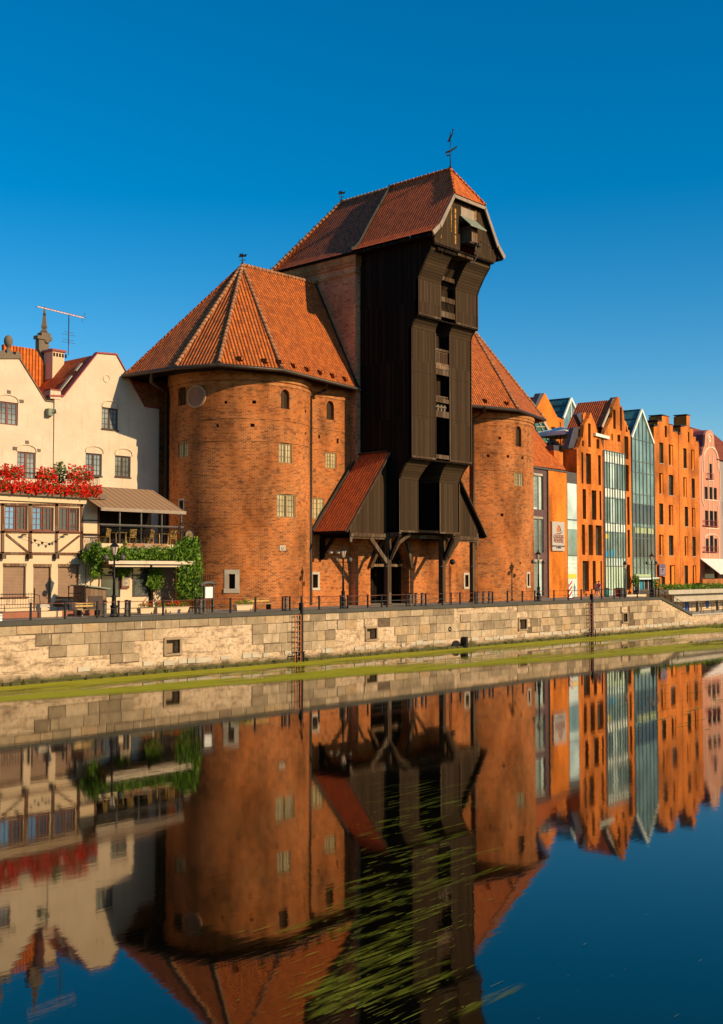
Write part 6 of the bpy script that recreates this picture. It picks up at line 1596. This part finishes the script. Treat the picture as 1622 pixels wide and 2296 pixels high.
q = MB(); q.fbox(FB2, gs0+.1, gs0+.9, gz(1435), gz(1395), .515, .53); q.fbox(FB2, gs0+1.3, gs0+2.4, gz(1435), gz(1380), .515, .53); q.build('blue_display', m_plain('blue_poster', (.03,.30,.50), .6, .1), gf)
us0, us1 = FB.px(*c7(650,560), -.2)[0], FB.px(*c7(803,560), -.2)[0]; q = MB(); q.fbox(FB, us0, us1, gz(602), FB.px(*c7(755,515), -.2)[1], -.5, -.1); ug = q.build('upper_glazing', M['gl_pale'], gf)
q = MB()
for i in range(7): x = us0+(us1-us0)*i/6; q.fbox(FB, x-.03, x+.03, gz(602), FB.px(*c7(755,512), -.2)[1], -.1, 0.0)
q.build('mullion', M['mull'], ug)
q = MB(); L = outline(c7, [(608,445),(718,475),(718,497),(608,470)], .3); q.prism([FB.P(a,.3,z) for a, z in L], (0,1.6,0)); q.build('white_canopy', M['blind'], gf)
# --- glass gabled building
b4 = root_at(c7, 985, 'glass gabled building with white edge and blue entrance beside the stepped brick fronts')
L = outline(c7, [(900,1745),(890,482),(970,262),(1066,530),(1082,1745)]); L[0] = (L[0][0], G); L[-1] = (L[-1][0], G)
q = MB(); q.facade(FB, L, [], 0, .3); q.build('glass_front', M['gl_green'], b4)
zz = lambda y: FB.px(*c7(985, y))[1]; s4a, s4b = L[1][0], L[3][0]
q = MB(); q.fbox(FB, s4a+.2, s4b-.1, zz(1440), zz(1205), 0, .012); q.fbox(FB, s4a+.2, s4b-.1, zz(1175), zz(1020), 0, .012); q.build('dark_storey', M['gl_dark'], b4)
q = MB(); q.fbox(FB, s4a+.2, s4b-.1, zz(1175), zz(940), 0, .010); q.build('dark_storey', M['gl_green'], b4)
q = MB(); q.beam(FB.P(*((L[1][0]),.05,L[1][1])), FB.P(L[2][0],.05,L[2][1]), .2, .28); q.beam(FB.P(L[2][0],.05,L[2][1]), FB.P(L[3][0],.05,L[3][1]), .2, .28); q.build('white_verge', M['blind'], b4)
q = MB(); 
for i in range(1, 6):
    x = s4a+(s4b-s4a)*i/6; f = abs(i/6-.46)/.5; zt_ = L[2][1]-(L[2][1]-L[1][1])*min(1, abs(x-L[2][0])/(L[2][0]-L[1][0])) if x < L[2][0] else L[2][1]-(L[2][1]-L[3][1])*(x-L[2][0])/(L[3][0]-L[2][0]); q.fbox(FB, x-.04, x+.04, G+2.2, zt_-.1, 0, .09)
for y in (512, 682, 770, 942, 1018, 1200, 1290, 1445, 1520, 1600): q.fbox(FB, s4a+.1, s4b, zz(y)-.04, zz(y)+.04, 0, .07)
q.fbox(FB, s4a, s4a+.1, G, L[1][1], 0, .1); q.fbox(FB, s4b, s4b+.1, G, L[3][1], 0, .1); q.build('mullion', M['mull'], b4)
q = MB()
for (a, b) in ((.12,.3),(.36,.62),(.68,.95)): q.fbox(FB, s4a+(s4b-s4a)*a, s4a+(s4b-s4a)*b, zz(1250), zz(1205), .01, .03)
q.fbox(FB, s4a+.5, s4b-1.5, zz(1595), zz(1575), .01, .1); q.build('pale_blind', m_plain('green_blind', (.36,.42,.22), .7, .1), b4)
q = MB(); r = rr(FB, c7, 908, 1060, 1612, 1742); q.fbox(FB, r[0], r[1], G, r[3], .01, .05); en = q.build('entrance', M['dark'], b4); q = MB(); q.fbox(FB, r[0]+1.6, r[0]+2.5, G, r[3]-.2, .06, .09); q.build('entrance_door', m_plain('teal_door', (.02,.22,.30), .4, .1), en); q = MB()
for f in (0,.25,.5,.72,.98): q.fbox(FB, r[0]+(r[1]-r[0])*f, r[0]+(r[1]-r[0])*f+.08, G, r[3], .06, .12)
q.fbox(FB, r[0]-.2, r[1]+.2, r[3]-.05, r[3]+.15, 0, .8); q.build('entrance_frame', M['blind'], en)
ap = L[2]; el = L[1]; er = L[3]
q = MB(); q.face([FB.P(el[0],0,el[1]),FB.P(el[0],-9,el[1]),FB.P(ap[0],-9,ap[1]),FB.P(ap[0],0,ap[1])]); q.face([FB.P(ap[0],0,ap[1]),FB.P(ap[0],-9,ap[1]),FB.P(er[0],-9,er[1]),FB.P(er[0],0,er[1])]); gr = q.build('glass_roof', M['gl_blue'], b4)
q = MB()
for i in range(5): d_ = -9*i/4; q.beam(FB.P(el[0],d_,el[1]+.04), FB.P(ap[0],d_,ap[1]+.04), .12, .1)
for f in (.0,.33,.66,1): a = el[0]+(ap[0]-el[0])*f; z = el[1]+(ap[1]-el[1])*f; q.beam(FB.P(a,0,z+.04), FB.P(a,-9,z+.04), .12, .1)
q.build('glazing_bars', M['zinc'], gr)
body(b4, s4a, s4b, el[1]-.3, 12, M['gl_dark'], 'rear_wall', -.35)
# --- second glass gable and brick gable behind
D2 = -16.0
b5 = root_at(c7, 405, 'small glass gabled roof rising behind the white parasol', d=D2)
L = outline(c7, [(345,330),(405,172),(468,310),(470,560),(345,560)], D2)
q = MB(); q.facade(FB, L, [], D2, .3); q.build('glass_front', M['gl_green'], b5)
q = MB(); q.beam(FB.P(L[0][0],D2+.1,L[0][1]), FB.P(L[1][0],D2+.1,L[1][1]), .2, .35); q.beam(FB.P(L[1][0],D2+.1,L[1][1]), FB.P(L[2][0],D2+.1,L[2][1]), .2, .35); x = L[1][0]; q.fbox(FB, x-.06, x+.1, L[4][1], L[1][1], D2, D2+.1); q.build('white_verge', M['blind'], b5)
q = MB(); e_, a_ = L[0], L[1]; q.face([FB.P(e_[0],D2,e_[1]),FB.P(e_[0],D2-14,e_[1]),FB.P(a_[0],D2-14,a_[1]),FB.P(a_[0],D2,a_[1])]); q.face([FB.P(a_[0],D2,a_[1]),FB.P(a_[0],D2-14,a_[1]),FB.P(L[2][0],D2-14,L[2][1]),FB.P(L[2][0],D2,L[2][1])]); gr = q.build('glass_roof', M['gl_blue'], b5)
q = MB()
for i in range(5): d_ = D2-14*i/4; q.beam(FB.P(e_[0],d_,e_[1]+.05), FB.P(a_[0],d_,a_[1]+.05), .16, .14)
for f in (.33,.66,1): q.beam(FB.P(e_[0]+(a_[0]-e_[0])*f,D2,e_[1]+(a_[1]-e_[1])*f+.05), FB.P(e_[0]+(a_[0]-e_[0])*f,D2-14,e_[1]+(a_[1]-e_[1])*f+.05), .16, .14)
q.build('glazing_bars', M['zinc'], gr)
b6 = root_at(c7, 200, 'orange brick gable with dark cap behind the right tower eave', d=D2+1)
L = outline(c7, [(100,560),(110,300),(135,238),(197,132),(205,132),(302,322),(350,340),(352,560)], D2+1); q = MB(); q.facade(FB, L, [], D2+1, .8); q.build('gable_wall', M['brick_new2'], b6)
fin(b6, c7, [(120,235),(165,130),(198,130),(140,240)], .8, M['zinc'], 'gable_cap', D2+1.3); fin(b6, c7, [(60,175),(155,155),(130,230),(60,260)], 6, M['tile_red'], 'roof', D2)
fin(b6, c7, [(188,392),(210,392),(210,440),(188,440)], .1, M['dark'], 'opening', D2+1.1); fin(b6, c7, [(258,398),(285,400),(285,440),(258,440)], .1, M['dark'], 'opening', D2+1.1)
# roof terrace: parasol and its clutter
PD = -3.6; pp = FB.px(*c7(325,470), PD); ps = FB.P(pp[0], PD, 0); zt_ = FB.px(*c7(325,398), PD)[1]; ze_ = FB.px(*c7(325,448), PD)[1]; hw_ = (FB.px(*c7(425,440), PD)[0]-FB.px(*c7(232,440), PD)[0])/2
pr_ = thing('parasol', 'large white square parasol on the roof terrace beside the glass gable', 'parasol', (ps.x, ps.y, ze_-3)); C_ = Vector((ps.x, ps.y, 0)); q = MB(); h_ = hw_*.62
K = [(-h_,-h_),(h_,-h_),(h_,h_),(-h_,h_)]
for i in range(4):
    a, b = K[i], K[(i+1) % 4]; q.face([C_+Vector((a[0],a[1],ze_)),C_+Vector((b[0],b[1],ze_)),C_+Vector((0,0,zt_))]); q.face([C_+Vector((a[0],a[1],ze_-.45)),C_+Vector((b[0],b[1],ze_-.45)),C_+Vector((b[0],b[1],ze_)),C_+Vector((a[0],a[1],ze_))])
q.build('canopy', m_plain('white_cloth', (.8,.74,.62), .8, .08), pr_); q = MB(); q.tube([C_+Vector((0,0,ze_-3)),C_+Vector((0,0,zt_+.5))], .06, 6); q.build('pole', M['wood_lit'], pr_)
q = MB(); s0_, z0_ = FB.px(*c7(258,560), -9); s1_, _ = FB.px(*c7(450,560), -9); q.fbox(FB, s0_, s1_, G, z0_, -12, -6); q.build('terrace_block', M['brick_new'], b6)
q = MB(); 
for i in range(14): x = s0_+(s1_-s0_)*i/13; q.fbox(FB, x-.03, x+.03, z0_, z0_+1.1, -6.1, -6.05)
q.fbox(FB, s0_, s1_, z0_+1.05, z0_+1.12, -6.12, -6.03); q.build('terrace_railing', M['iron'], b6)
q = MB(); leaves(q, FB.P(s0_+3, -6.5, z0_+.8), (3.2,.5,.8), 500, .18, rnd); q.build('terrace_greenery', m_leaf('dark_leaf', (.05,.06,.02), (.02,.025,.01)), b6)

# --- two stepped brick gable houses
def stepped(cf, out, wins, slots, lab, x):
    root = root_at(cf, x, lab, 'stepped_gable_building', 'building', grp=None)
    L = outline(cf, out); L[0] = (L[0][0], G-.2); L[-1] = (L[-1][0], G-.2)
    R = [rr(FB, cf, *w_[:4]) for w_ in wins]; S = [rr(FB, cf, *w_) for w_ in slots]
    q = MB(); q.facade(FB, L, [rpoly(r) for r in R+S], 0, .35)
    n = Vector((-math.sin(ang), math.cos(ang), 0))*1.4
    for a, b in zip(L, L[1:]): A = FB.P(a[0],-.35,a[1]); B = FB.P(b[0],-.35,b[1]); q.face([A, B, B+n, A+n])
    q.build('wall', M['brick_new'], root)
    q = MB()
    for i in range(1, len(L)-2):
        a, b = L[i], L[i+1]
        if abs(a[1]-b[1]) < .55 and abs(b[0]-a[0]) > .3: q.fbox(FB, a[0]-.05, b[0]+.05, max(a[1],b[1]), max(a[1],b[1])+.09, -1.8, .06)
    q.build('coping', M['zinc'], root)
    for r, w_ in zip(R, wins):
        f = w_[4]; a, b, c, e = r
        # a narrow glass beside a set-back strip of brick, or full glass
        if f < 1:
            q = MB(); q.fbox(FB, a+(b-a)*f, b-.07, c, e-.12, -.3, -.06); q.build('brick_reveal', M['brick_new2'], root)
        g1 = a+(b-a)*f
        q = MB(); q.face([FB.P(a,-.28,c),FB.P(g1,-.28,c),FB.P(g1,-.28,e),FB.P(a,-.28,e)]); o = q.build('window', M['gl_dark'], root)
        q = MB(); q.fbox(FB, a, g1, c, c+.07, -.28, -.15); q.fbox(FB, g1-.06, g1, c, e, -.28, -.2); q.fbox(FB, a, g1, (c+e)/2-.03, (c+e)/2+.03, -.28, -.22); q.build('frame', M['frame_dk'], o)
        q = MB(); q.fbox(FB, a, g1, c-.05, c+.02, -.2, .05); q.build('sill', M['stone'], o)
    for r in S: pane(root, r, M['gl_dark'], -.3, 'window')
    zr = min(L[1][1], L[-2][1])-1.0; sm_ = (L[0][0]+L[-1][0])/2
    q = MB(); zp = max(p[1] for p in L)-1.6
    q.face([FB.P(L[1][0],-.5,zr),FB.P(L[1][0],-14,zr),FB.P(sm_,-14,zp),FB.P(sm_,-.5,zp)]); q.face([FB.P(sm_,-.5,zp),FB.P(sm_,-14,zp),FB.P(L[-2][0],-14,zr),FB.P(L[-2][0],-.5,zr)]); q.build('roof', M['tile_red'], root)
    body(root, L[1][0], L[-2][0], zr, 14); return root
W5 = []; rows5 = [((318,532),(340,553)),((650,865),(670,882)),((980,1200),(997,1207)),((1320,1533),(1328,1536))]
for i, (a, b) in enumerate(rows5):
    fa = 1.0 if i % 2 == 0 else .55; fb = .55 if i % 2 == 0 else 1.0
    W5.append((208,252,a[0]-12,a[1],fa)); W5.append((312,358 if fb < 1 else 362,b[0]-12,b[1],fb))
W5 += [(322,378,1640,1865,.45),(232,272,1765,1865,1.0)]
stepped(c15, [(158,1885),(148,316),(148,130),(190,127),(190,78),(237,76),(237,15),(315,27),(315,112),(355,118),(355,186),(405,192),(412,235),(440,1885)], W5, [(268,290,124,246)], 'stepped gable orange brick house right of the glass gable, with a small dark plaque', 300)
W6 = []; rows6 = [((380,585),(395,602)),((695,898),(710,912)),((1015,1220),(1030,1230)),((1338,1540),(1343,1544)),((1655,1865),(1655,1865))]
for i, (a, b) in enumerate(rows6):
    fa = 1.0 if i % 2 == 0 else .5; fb = .5 if i % 2 == 0 else 1.0
    W6.append((470 if i < 2 else 484,506 if i < 2 else 522,a[0]-12,a[1],fa)); W6.append((556+4*i,590+5*i,b[0]-12,b[1],fb))
stepped(c15, [(443,1885),(418,345),(418,242),(440,208),(440,136),(475,132),(475,128),(505,126),(505,12),(540,12),(540,152),(575,156),(575,240),(605,246),(605,292),(632,298),(640,330),(652,1885)], W6, [(520,535,190,302)], 'stepped gable orange brick house with a tall chimney like crest, next to the pink house', 540)
r = rr(FB, c15, 217, 286, 1630, 1758, .4); pq = thing('wall_plaque', 'dark purple plaque on the lower front of the stepped brick house', 'sign', tuple(FB.P(r[0], .3, r[2]))); q = MB(); q.fbox(FB, r[0], r[1], r[2], r[3], .2, .3); q.build('board', m_plain('plaque', (.16,.10,.12), .5, .1), pq)
q = MB(); s_, z_ = (r[0]+r[1])/2, r[3]-(r[3]-r[2])*.36; q.facade(FB, [(s_-.35,z_-.3),(s_+.35,z_-.3),(s_+.05,z_+.55),(s_-.15,z_+.1)], [], .31, .01); q.build('emblem', m_plain('plaque_emblem', (.06,.05,.16), .5, .1), pq)
q = MB()
for i in range(3): q.fbox(FB, r[0]+.2, r[1]-.2, r[2]+.3+i*.28, r[2]+.4+i*.28, .3, .31)
q.build('writing', m_plain('plaque_text', (.34,.28,.28), .5, .1), pq)

# --- pink baroque house
M['pink'] = m_plaster('pink_plaster', (.60,.26,.16), (.46,.20,.12), .3, .15)
bp = root_at(c15, 770, 'narrow pink house with curved gable and cream outlines at the right of the row', 'pink_house', 'house')
O = [(658,1885),(640,468),(672,442),(686,372),(700,345),(706,262),(708,215),(722,185),(748,167),(775,175),(795,200),(804,235),(808,335),(838,405),(858,470),(866,510),(888,1885)]
L = outline(c15, O); L[0] = (L[0][0], G-.2); L[-1] = (L[-1][0], G-.2)
WP = [(745,782,535,712),(700,736,786,922),(750,786,790,924),(800,834,798,926),(706,742,1045,1228),(757,793,1048,1230),(804,838,1052,1232),(707,745,1350,1505),(759,795,1318,1507),(806,840,1350,1508)]
RP = [rr(FB, c15, *x) for x in WP]
G2 = rr(FB, c15, 705, 850, 1600, 1790)
q = MB(); q.facade(FB, L, [rpoly(r) for r in RP]+[rpoly(G2)], 0, .3)
n = Vector((-math.sin(ang), math.cos(ang), 0))*1.5
q.build('wall', M['pink'], bp); q = MB()
for a, b in zip(L[1:-1], L[2:-1]): A = FB.P(a[0],-.3,a[1]); B = FB.P(b[0],-.3,b[1]); q.face([A, B, B+n, A+n])
q.build('gable_side', m_plain('dark_red_render', (.24,.05,.05), .7, .2, 2), bp)
for r in RP:
    q = MB(); q.face([FB.P(r[0],-.25,r[2]),FB.P(r[1],-.25,r[2]),FB.P(r[1],-.25,r[3]),FB.P(r[0],-.25,r[3])]); o = q.build('window', M['gl_dark'], bp)
    q = MB(); bars(q, FB, r, -.12, .08, 2, 2, 0); q.build('frame', M['frame_dk'], o)
pane(bp, G2, M['gl_dark'], -.28, 'ground_window')
M['cream'] = m_plain('cream_moulding', (.80,.68,.48), .7, .08)
def line(L_, w_=.13, closed=False):
    P = [FB.px(*c15(x, y)) for x, y in L_]; q = MB()
    for a, b in zip(P, P[1:]): q.beam(FB.P(a[0],.03,a[1]), FB.P(b[0],.03,b[1]), .08, w_, (0,1,0))
    q.build('cream_moulding', M['cream'], bp)
def arc(cx_, cy_, rx, ry, a0, a1, n=12): return [(cx_+rx*math.cos(R_(a0+(a1-a0)*i/n)), cy_-ry*math.sin(R_(a0+(a1-a0)*i/n))) for i in range(n+1)]
line([(695,1000),(668,930),(668,620)]+arc(760,560,88,205,180,0)+[(866,640),(868,900),(845,1000),(848,1240)])
line([(690,620),(690,500)]+arc(765,470,72,115,180,0)+[(845,480),(846,620)])
line([(733,355)]+[(733,260)]+arc(755,260,26,48,180,0)+[(783,260),(783,355)], .1)
line([(745,440),(748,1560)], .09); line([(790,440),(797,1560)], .09); line([(697,926),(842,942)]); line([(705,1236),(850,1244)]); line([(705,1330)]+arc(773,1345,72,45,180,0,8)+[(852,1345),(855,1560)]); line([(705,1330),(708,1560)], .09); line([(736,718),(790,724)])
m_rr = m_plain('red_rail', (.30,.05,.04), .5, .1)
disc(FB, *c15(752,270), .42, -.01, .08, 16, .25).build('oculus', M['cream'], bp)
q = MB()
for (x0_, x1_, y0_, y1_) in ((732,800,640,705),(696,852,1155,1218),(696,852,1440,1500)):
    q = MB()
    r = rr(FB, c15, x0_, x1_, y0_, y1_, .25); q.fbox(FB, r[0], r[1], r[3]-.05, r[3], .2, .27); q.fbox(FB, r[0], r[1], r[2], r[2]+.08, .02, .27)
    k_ = int((r[1]-r[0])/.45)
    for i in range(k_+1): x = r[0]+(r[1]-r[0])*i/k_; q.fbox(FB, x-.015, x+.015, r[2], r[3], .22, .25)
    q.build('balcony_rail', m_rr, bp)

q = MB(); s0_, z0_ = FB.px(*c15(655,1575)); s1_ = s0_+14; q.hexa([FB.P(s0_,2.6,z0_-2.0),FB.P(s1_,2.6,z0_-2.0),FB.P(s1_,0,z0_),FB.P(s0_,0,z0_),FB.P(s0_,2.6,z0_-1.9),FB.P(s1_,2.6,z0_-1.9),FB.P(s1_,0,z0_+.1),FB.P(s0_,0,z0_+.1)]); q.build('white_awning', m_plain('awning_white', (.74,.66,.56), .8, .06), bp)
q = MB(); r = rr(FB, c15, 680, 890, 1788, 1865, 1.5); q.fbox(FB, r[0], r[1]+8, r[2]-.6, r[3], 1.2, 1.5); q.build('brick_parapet', M['brick_old'], bp)
body(bp, L[1][0], L[-2][0], L[1][1]-.4, 14, M['pink'])
b8 = root_at(c15, 905, 'dim grey brown house with tiled roof cut by the right photo edge', 'tiled_house', 'house')
s0_, z0_ = FB.px(*c15(872,490)); q = MB(); q.fbox(FB, s0_, s0_+14, G, z0_, -10, -.1)
q.build('wall', m_plaster('grey_plaster', (.33,.27,.24), (.2,.16,.13), .3, .2), b8)
q = MB(); z1_ = z0_+5.5; q.face([FB.P(s0_-1.5,.2,z0_-.1),FB.P(s0_+14,.2,z0_-.1),FB.P(s0_+14,-6,z1_),FB.P(s0_-1.5,-6,z1_)]); q.build('roof', M['tile_dark'], b8)
for i in range(4):
    q = MB(); r_ = (s0_+1+i*2.4, s0_+2+i*2.4, G+4, G+6); 
    for fl in range(3): q.fbox(FB, r_[0], r_[1], r_[2]+fl*3.2, r_[3]+fl*3.2, -.1, .0)
    q.build('window', M['gl_dark'], b8)

# --- landing under the concrete canopy
x15 = at_y(1500, 1330, 3.0)[0]; zc1 = at_y(1500, 1323.5, 3.0)[1]; zc0_ = zc1-.48
cp = thing('concrete_canopy', 'long concrete canopy with green plants on top over the low landing', 'canopy', (x15+10, 4, ZLd))
q = MB(); q.box(x15, x15+90, 3.0, 6.6, zc0_, zc1); q.box(x15+2.5, x15+90, 3.6, 3.9, zc0_-.9, zc0_); q.build('roof_slab', M['stone'], cp)
q = MB(); q.box(XF-6, x15+90, 5.6, 5.9, ZLd-.3, zc0_); q.build('back_wall', M['plaster_c'], cp)
for X in (1516, 1565, 1610, 1660): x = at_y(X, 1360, 3.7)[0]; q = MB(); q.box(x-.16, x+.16, 3.55, 3.85, ZLd, zc0_-.85); q.build('column', M['stone_dark'], cp)
x = at_y(1542, 1360, 5.5)[0]; q = MB(); q.box(x-.5, x+.5, 5.52, 5.6, ZLd, ZLd+2.3); dr = q.build('blue_door', m_plain('blue_paint', (.02,.07,.35), .5, .15), cp); q = MB(); q.box(x+.3, x+.38, 5.48, 5.52, ZLd+1.0, ZLd+1.2); q.build('handle', M['steel'], dr)
x, z = at_y(1588, 1353, 5.5); q = MB(); f_ = Fr(0, 5.6); 
for k in range(18):
    a, b = 2*PI*k/18, 2*PI*(k+1)/18; q.face([f_.P(x,.08,z),f_.P(x+.45*math.cos(a),.08,z+.6*math.sin(a)),f_.P(x+.45*math.cos(b),.08,z+.6*math.sin(b))])
q.build('oval_sign', dr.data.materials[0], cp)
xp0 = at_y(1493, 1320, 3.6)[0]; q = MB(); x = xp0
while x < x15+45: leaves(q, (x+.6, 4.2, zc1+.18+rnd.uniform(0,.15)), (.8,.8,.36+rnd.uniform(0,.18)), 90, .13, rnd); x += .9
hg_ = q.build('low_shrubs', M['ivy']); tag(hg_, 'row of low green shrubs growing along the top of the concrete canopy', 'shrubs', kind='stuff')
lr = thing('landing_railing', 'dark metal hoop railing sections along the low landing by the water', 'railing', (XF+10,.5,ZLd))
for (x0_, x1_) in ((562,660),(685,782),(800,895),(915,1010)):
    a = at_y(*c15(x0_,2150), .5)[0]; b = at_y(*c15(x1_,2150), .5)[0]; q = MB(); q.tube([(a,.5,ZLd),(a,.5,ZLd+1.15),(b,.5,ZLd+1.15),(b,.5,ZLd)], .04, 6); q.tube([(a,.5,ZLd+.55),(b,.5,ZLd+.55)], .025, 5); q.build('hoop', M['iron'], lr)

# --- street life in front of the row
def bin_(x, y, col, lab): t = thing('litter_bin', lab, 'bin', (x,y,G), 'litter bins before the glass front'); q = MB(); q.lathe((x,y,G), [(.24,0),(.28,.1),(.30,.8)], 12); q.build('drum', m_plain('bin_paint', col, .5, .1), t); q = MB(); q.lathe((x,y,G+.8), [(.33,0),(.33,.06),(.15,.14)], 12); q.build('lid', M['iron'], t)
bin_(at_y(1361,1330,4.5)[0], 4.5, (.03,.20,.16), 'teal litter bin, leftmost before the green glass front'); bin_(at_y(1386,1328,4.5)[0], 4.5, (.55,.02,.02), 'bright red litter bin right of the teal one'); bin_(at_y(1394,1328,4.0)[0], 4.0, (.05,.05,.05), 'black litter bin right of the red one')
x = at_y(1280,1340,3.0)[0]; t = thing('warning_barrier', 'white barrier panel with red diagonal stripes in front of the brick panel', 'barrier', (x,3.0,G)); q = MB(); q.box(x-.3,x+.3,3.0,3.06,G+.1,G+1.5); q.build('panel', M['blind'], t); q = MB(); f_ = Fr(0,3.0)
for i in range(3): z = G+.15+i*.5; q.prism([(x-.29,2.995,z),(x+.29,2.995,z+.45),(x+.29,2.995,z+.68),(x-.29,2.995,z+.23)], (0,-.01,0))
q.build('stripes', m_plain('barrier_red', (.65,.03,.02), .5, .1), t); q = MB(); q.box(x-.35,x+.35,2.85,3.2,G,G+.1); q.build('foot', M['iron'], t)
def shrub_pot(X, y, lab, h=1.5):
    x = at_y(X, 1330, y)[0]; t = thing('potted_plant', lab, 'plant', (x,y,G), 'potted plants at the glass entrance'); q = MB(); q.lathe((x,y,G), [(.22,0),(.3,.45),(.33,.5)], 12); q.build('pot', M['wood_lit'], t); q = MB(); q.tube([(x,y,G+.4),(x,y,G+h)], .03, 5); q.build('stem', M['wood_beam'], t); q = MB(); leaves(q, (x,y,G+h), (.5,.5,.75), 260, .11, rnd); q.build('foliage', M['ivy'], t)
shrub_pot(1426, 8.5, 'round green potted plant left of the blue entrance door', 1.6); shrub_pot(1473, 6.0, 'green potted plant right of the entrance beside the street lamp', 1.3)

def person(x, y, lab, top, legs, hair, face, h=1.72, stride=.28, z0=None):
    "one skinned body with clothing shells as children"
    z0 = G if z0 is None else z0; k_ = h/1.72
    t = thing('person', lab, 'person', (x,y,z0)); c, s = math.cos(face), math.sin(face)
    def W(p): return (x+(p[0]*c-p[1]*s)*k_, y+(p[0]*s+p[1]*c)*k_, z0+p[2]*k_)
    def skin(name, V, E, R, m, root, lvl=1):
        me = bpy.data.meshes.new(name); off = wloc(root); me.from_pydata([tuple(Vector(W(v))-off) for v in V], E, []); me.materials.append(m); o = bpy.data.objects.new(name, me); COL.objects.link(o); o.parent = root
        sk = o.modifiers.new('skin', 'SKIN'); sk.use_smooth_shade = True
        for v, r_ in zip(me.skin_vertices[0].data, R): v.radius = (r_*k_, r_*k_)
        me.skin_vertices[0].data[0].use_root = True
        sb_ = o.modifiers.new('sub', 'SUBSURF'); sb_.levels = lvl; sb_.render_levels = lvl; return o
    sk_ = m_plain('skin', (.50,.28,.18), .6, .08)
    # y is forward
    V = [(0,0,.95),(0,.01,1.15),(0,.02,1.38),(0,.03,1.50),(0,.05,1.60),(0,.05,1.68), (.09,0,.90),(.10,stride*.4,.50),(.10,stride,.08),(.10,stride+.14,.04), (-.09,0,.90),(-.10,-stride*.1,.50),(-.10,-stride,.10),(-.10,-stride+.12,.03), (.19,.02,1.40),(.23,-.10,1.14),(.24,.02,.92),(.24,.06,.84), (-.19,.02,1.40),(-.23,.08,1.14),(-.24,.22,.95),(-.24,.27,.88)]
    E = [(0,1),(1,2),(2,3),(3,4),(4,5),(0,6),(6,7),(7,8),(8,9),(0,10),(10,11),(11,12),(12,13),(2,14),(14,15),(15,16),(16,17),(2,18),(18,19),(19,20),(20,21)]
    R = [.13,.12,.13,.055,.095,.08,.085,.06,.04,.035,.085,.06,.04,.035,.055,.042,.03,.025,.055,.042,.03,.025]
    skin('body', V, E, R, sk_, t, 2)
    skin('shirt', [(0,0,.98),(0,.01,1.15),(0,.02,1.36),(.19,.02,1.40),(.22,-.06,1.22),(-.19,.02,1.40),(-.22,.05,1.22)], [(0,1),(1,2),(2,3),(3,4),(2,5),(5,6)], [.165,.15,.155,.075,.06,.075,.06], m_plain('shirt', top, .8, .15), t)
    skin('trousers', [(0,0,.96),(.09,0,.88),(.10,stride*.4,.50),(.10,stride*.95,.14),(-.09,0,.88),(-.10,-stride*.1,.50),(-.10,-stride*.95,.16)], [(0,1),(1,2),(2,3),(0,4),(4,5),(5,6)], [.15,.11,.078,.06,.11,.078,.06], m_plain('trousers', legs, .8, .15), t)
    q = MB(); hc = W((0,.03,1.66)); q.blob(hc, (.105*k_,.115*k_,.11*k_), 10, 7); q.build('hair', m_plain('hair', hair, .7, .2), t)
    return t
person(at_y(1344,1330,3.5)[0], 3.5, 'person in a red top walking along the quay in front of the brick front', (.45,.04,.06), (.35,.25,.22), (.05,.03,.02), R_(90))
person(at_y(1338,1330,4.2)[0], 4.2, 'person in a pale pink top half hidden beside the one in red', (.55,.28,.24), (.10,.09,.12), (.10,.05,.03), R_(95), 1.64, .2)
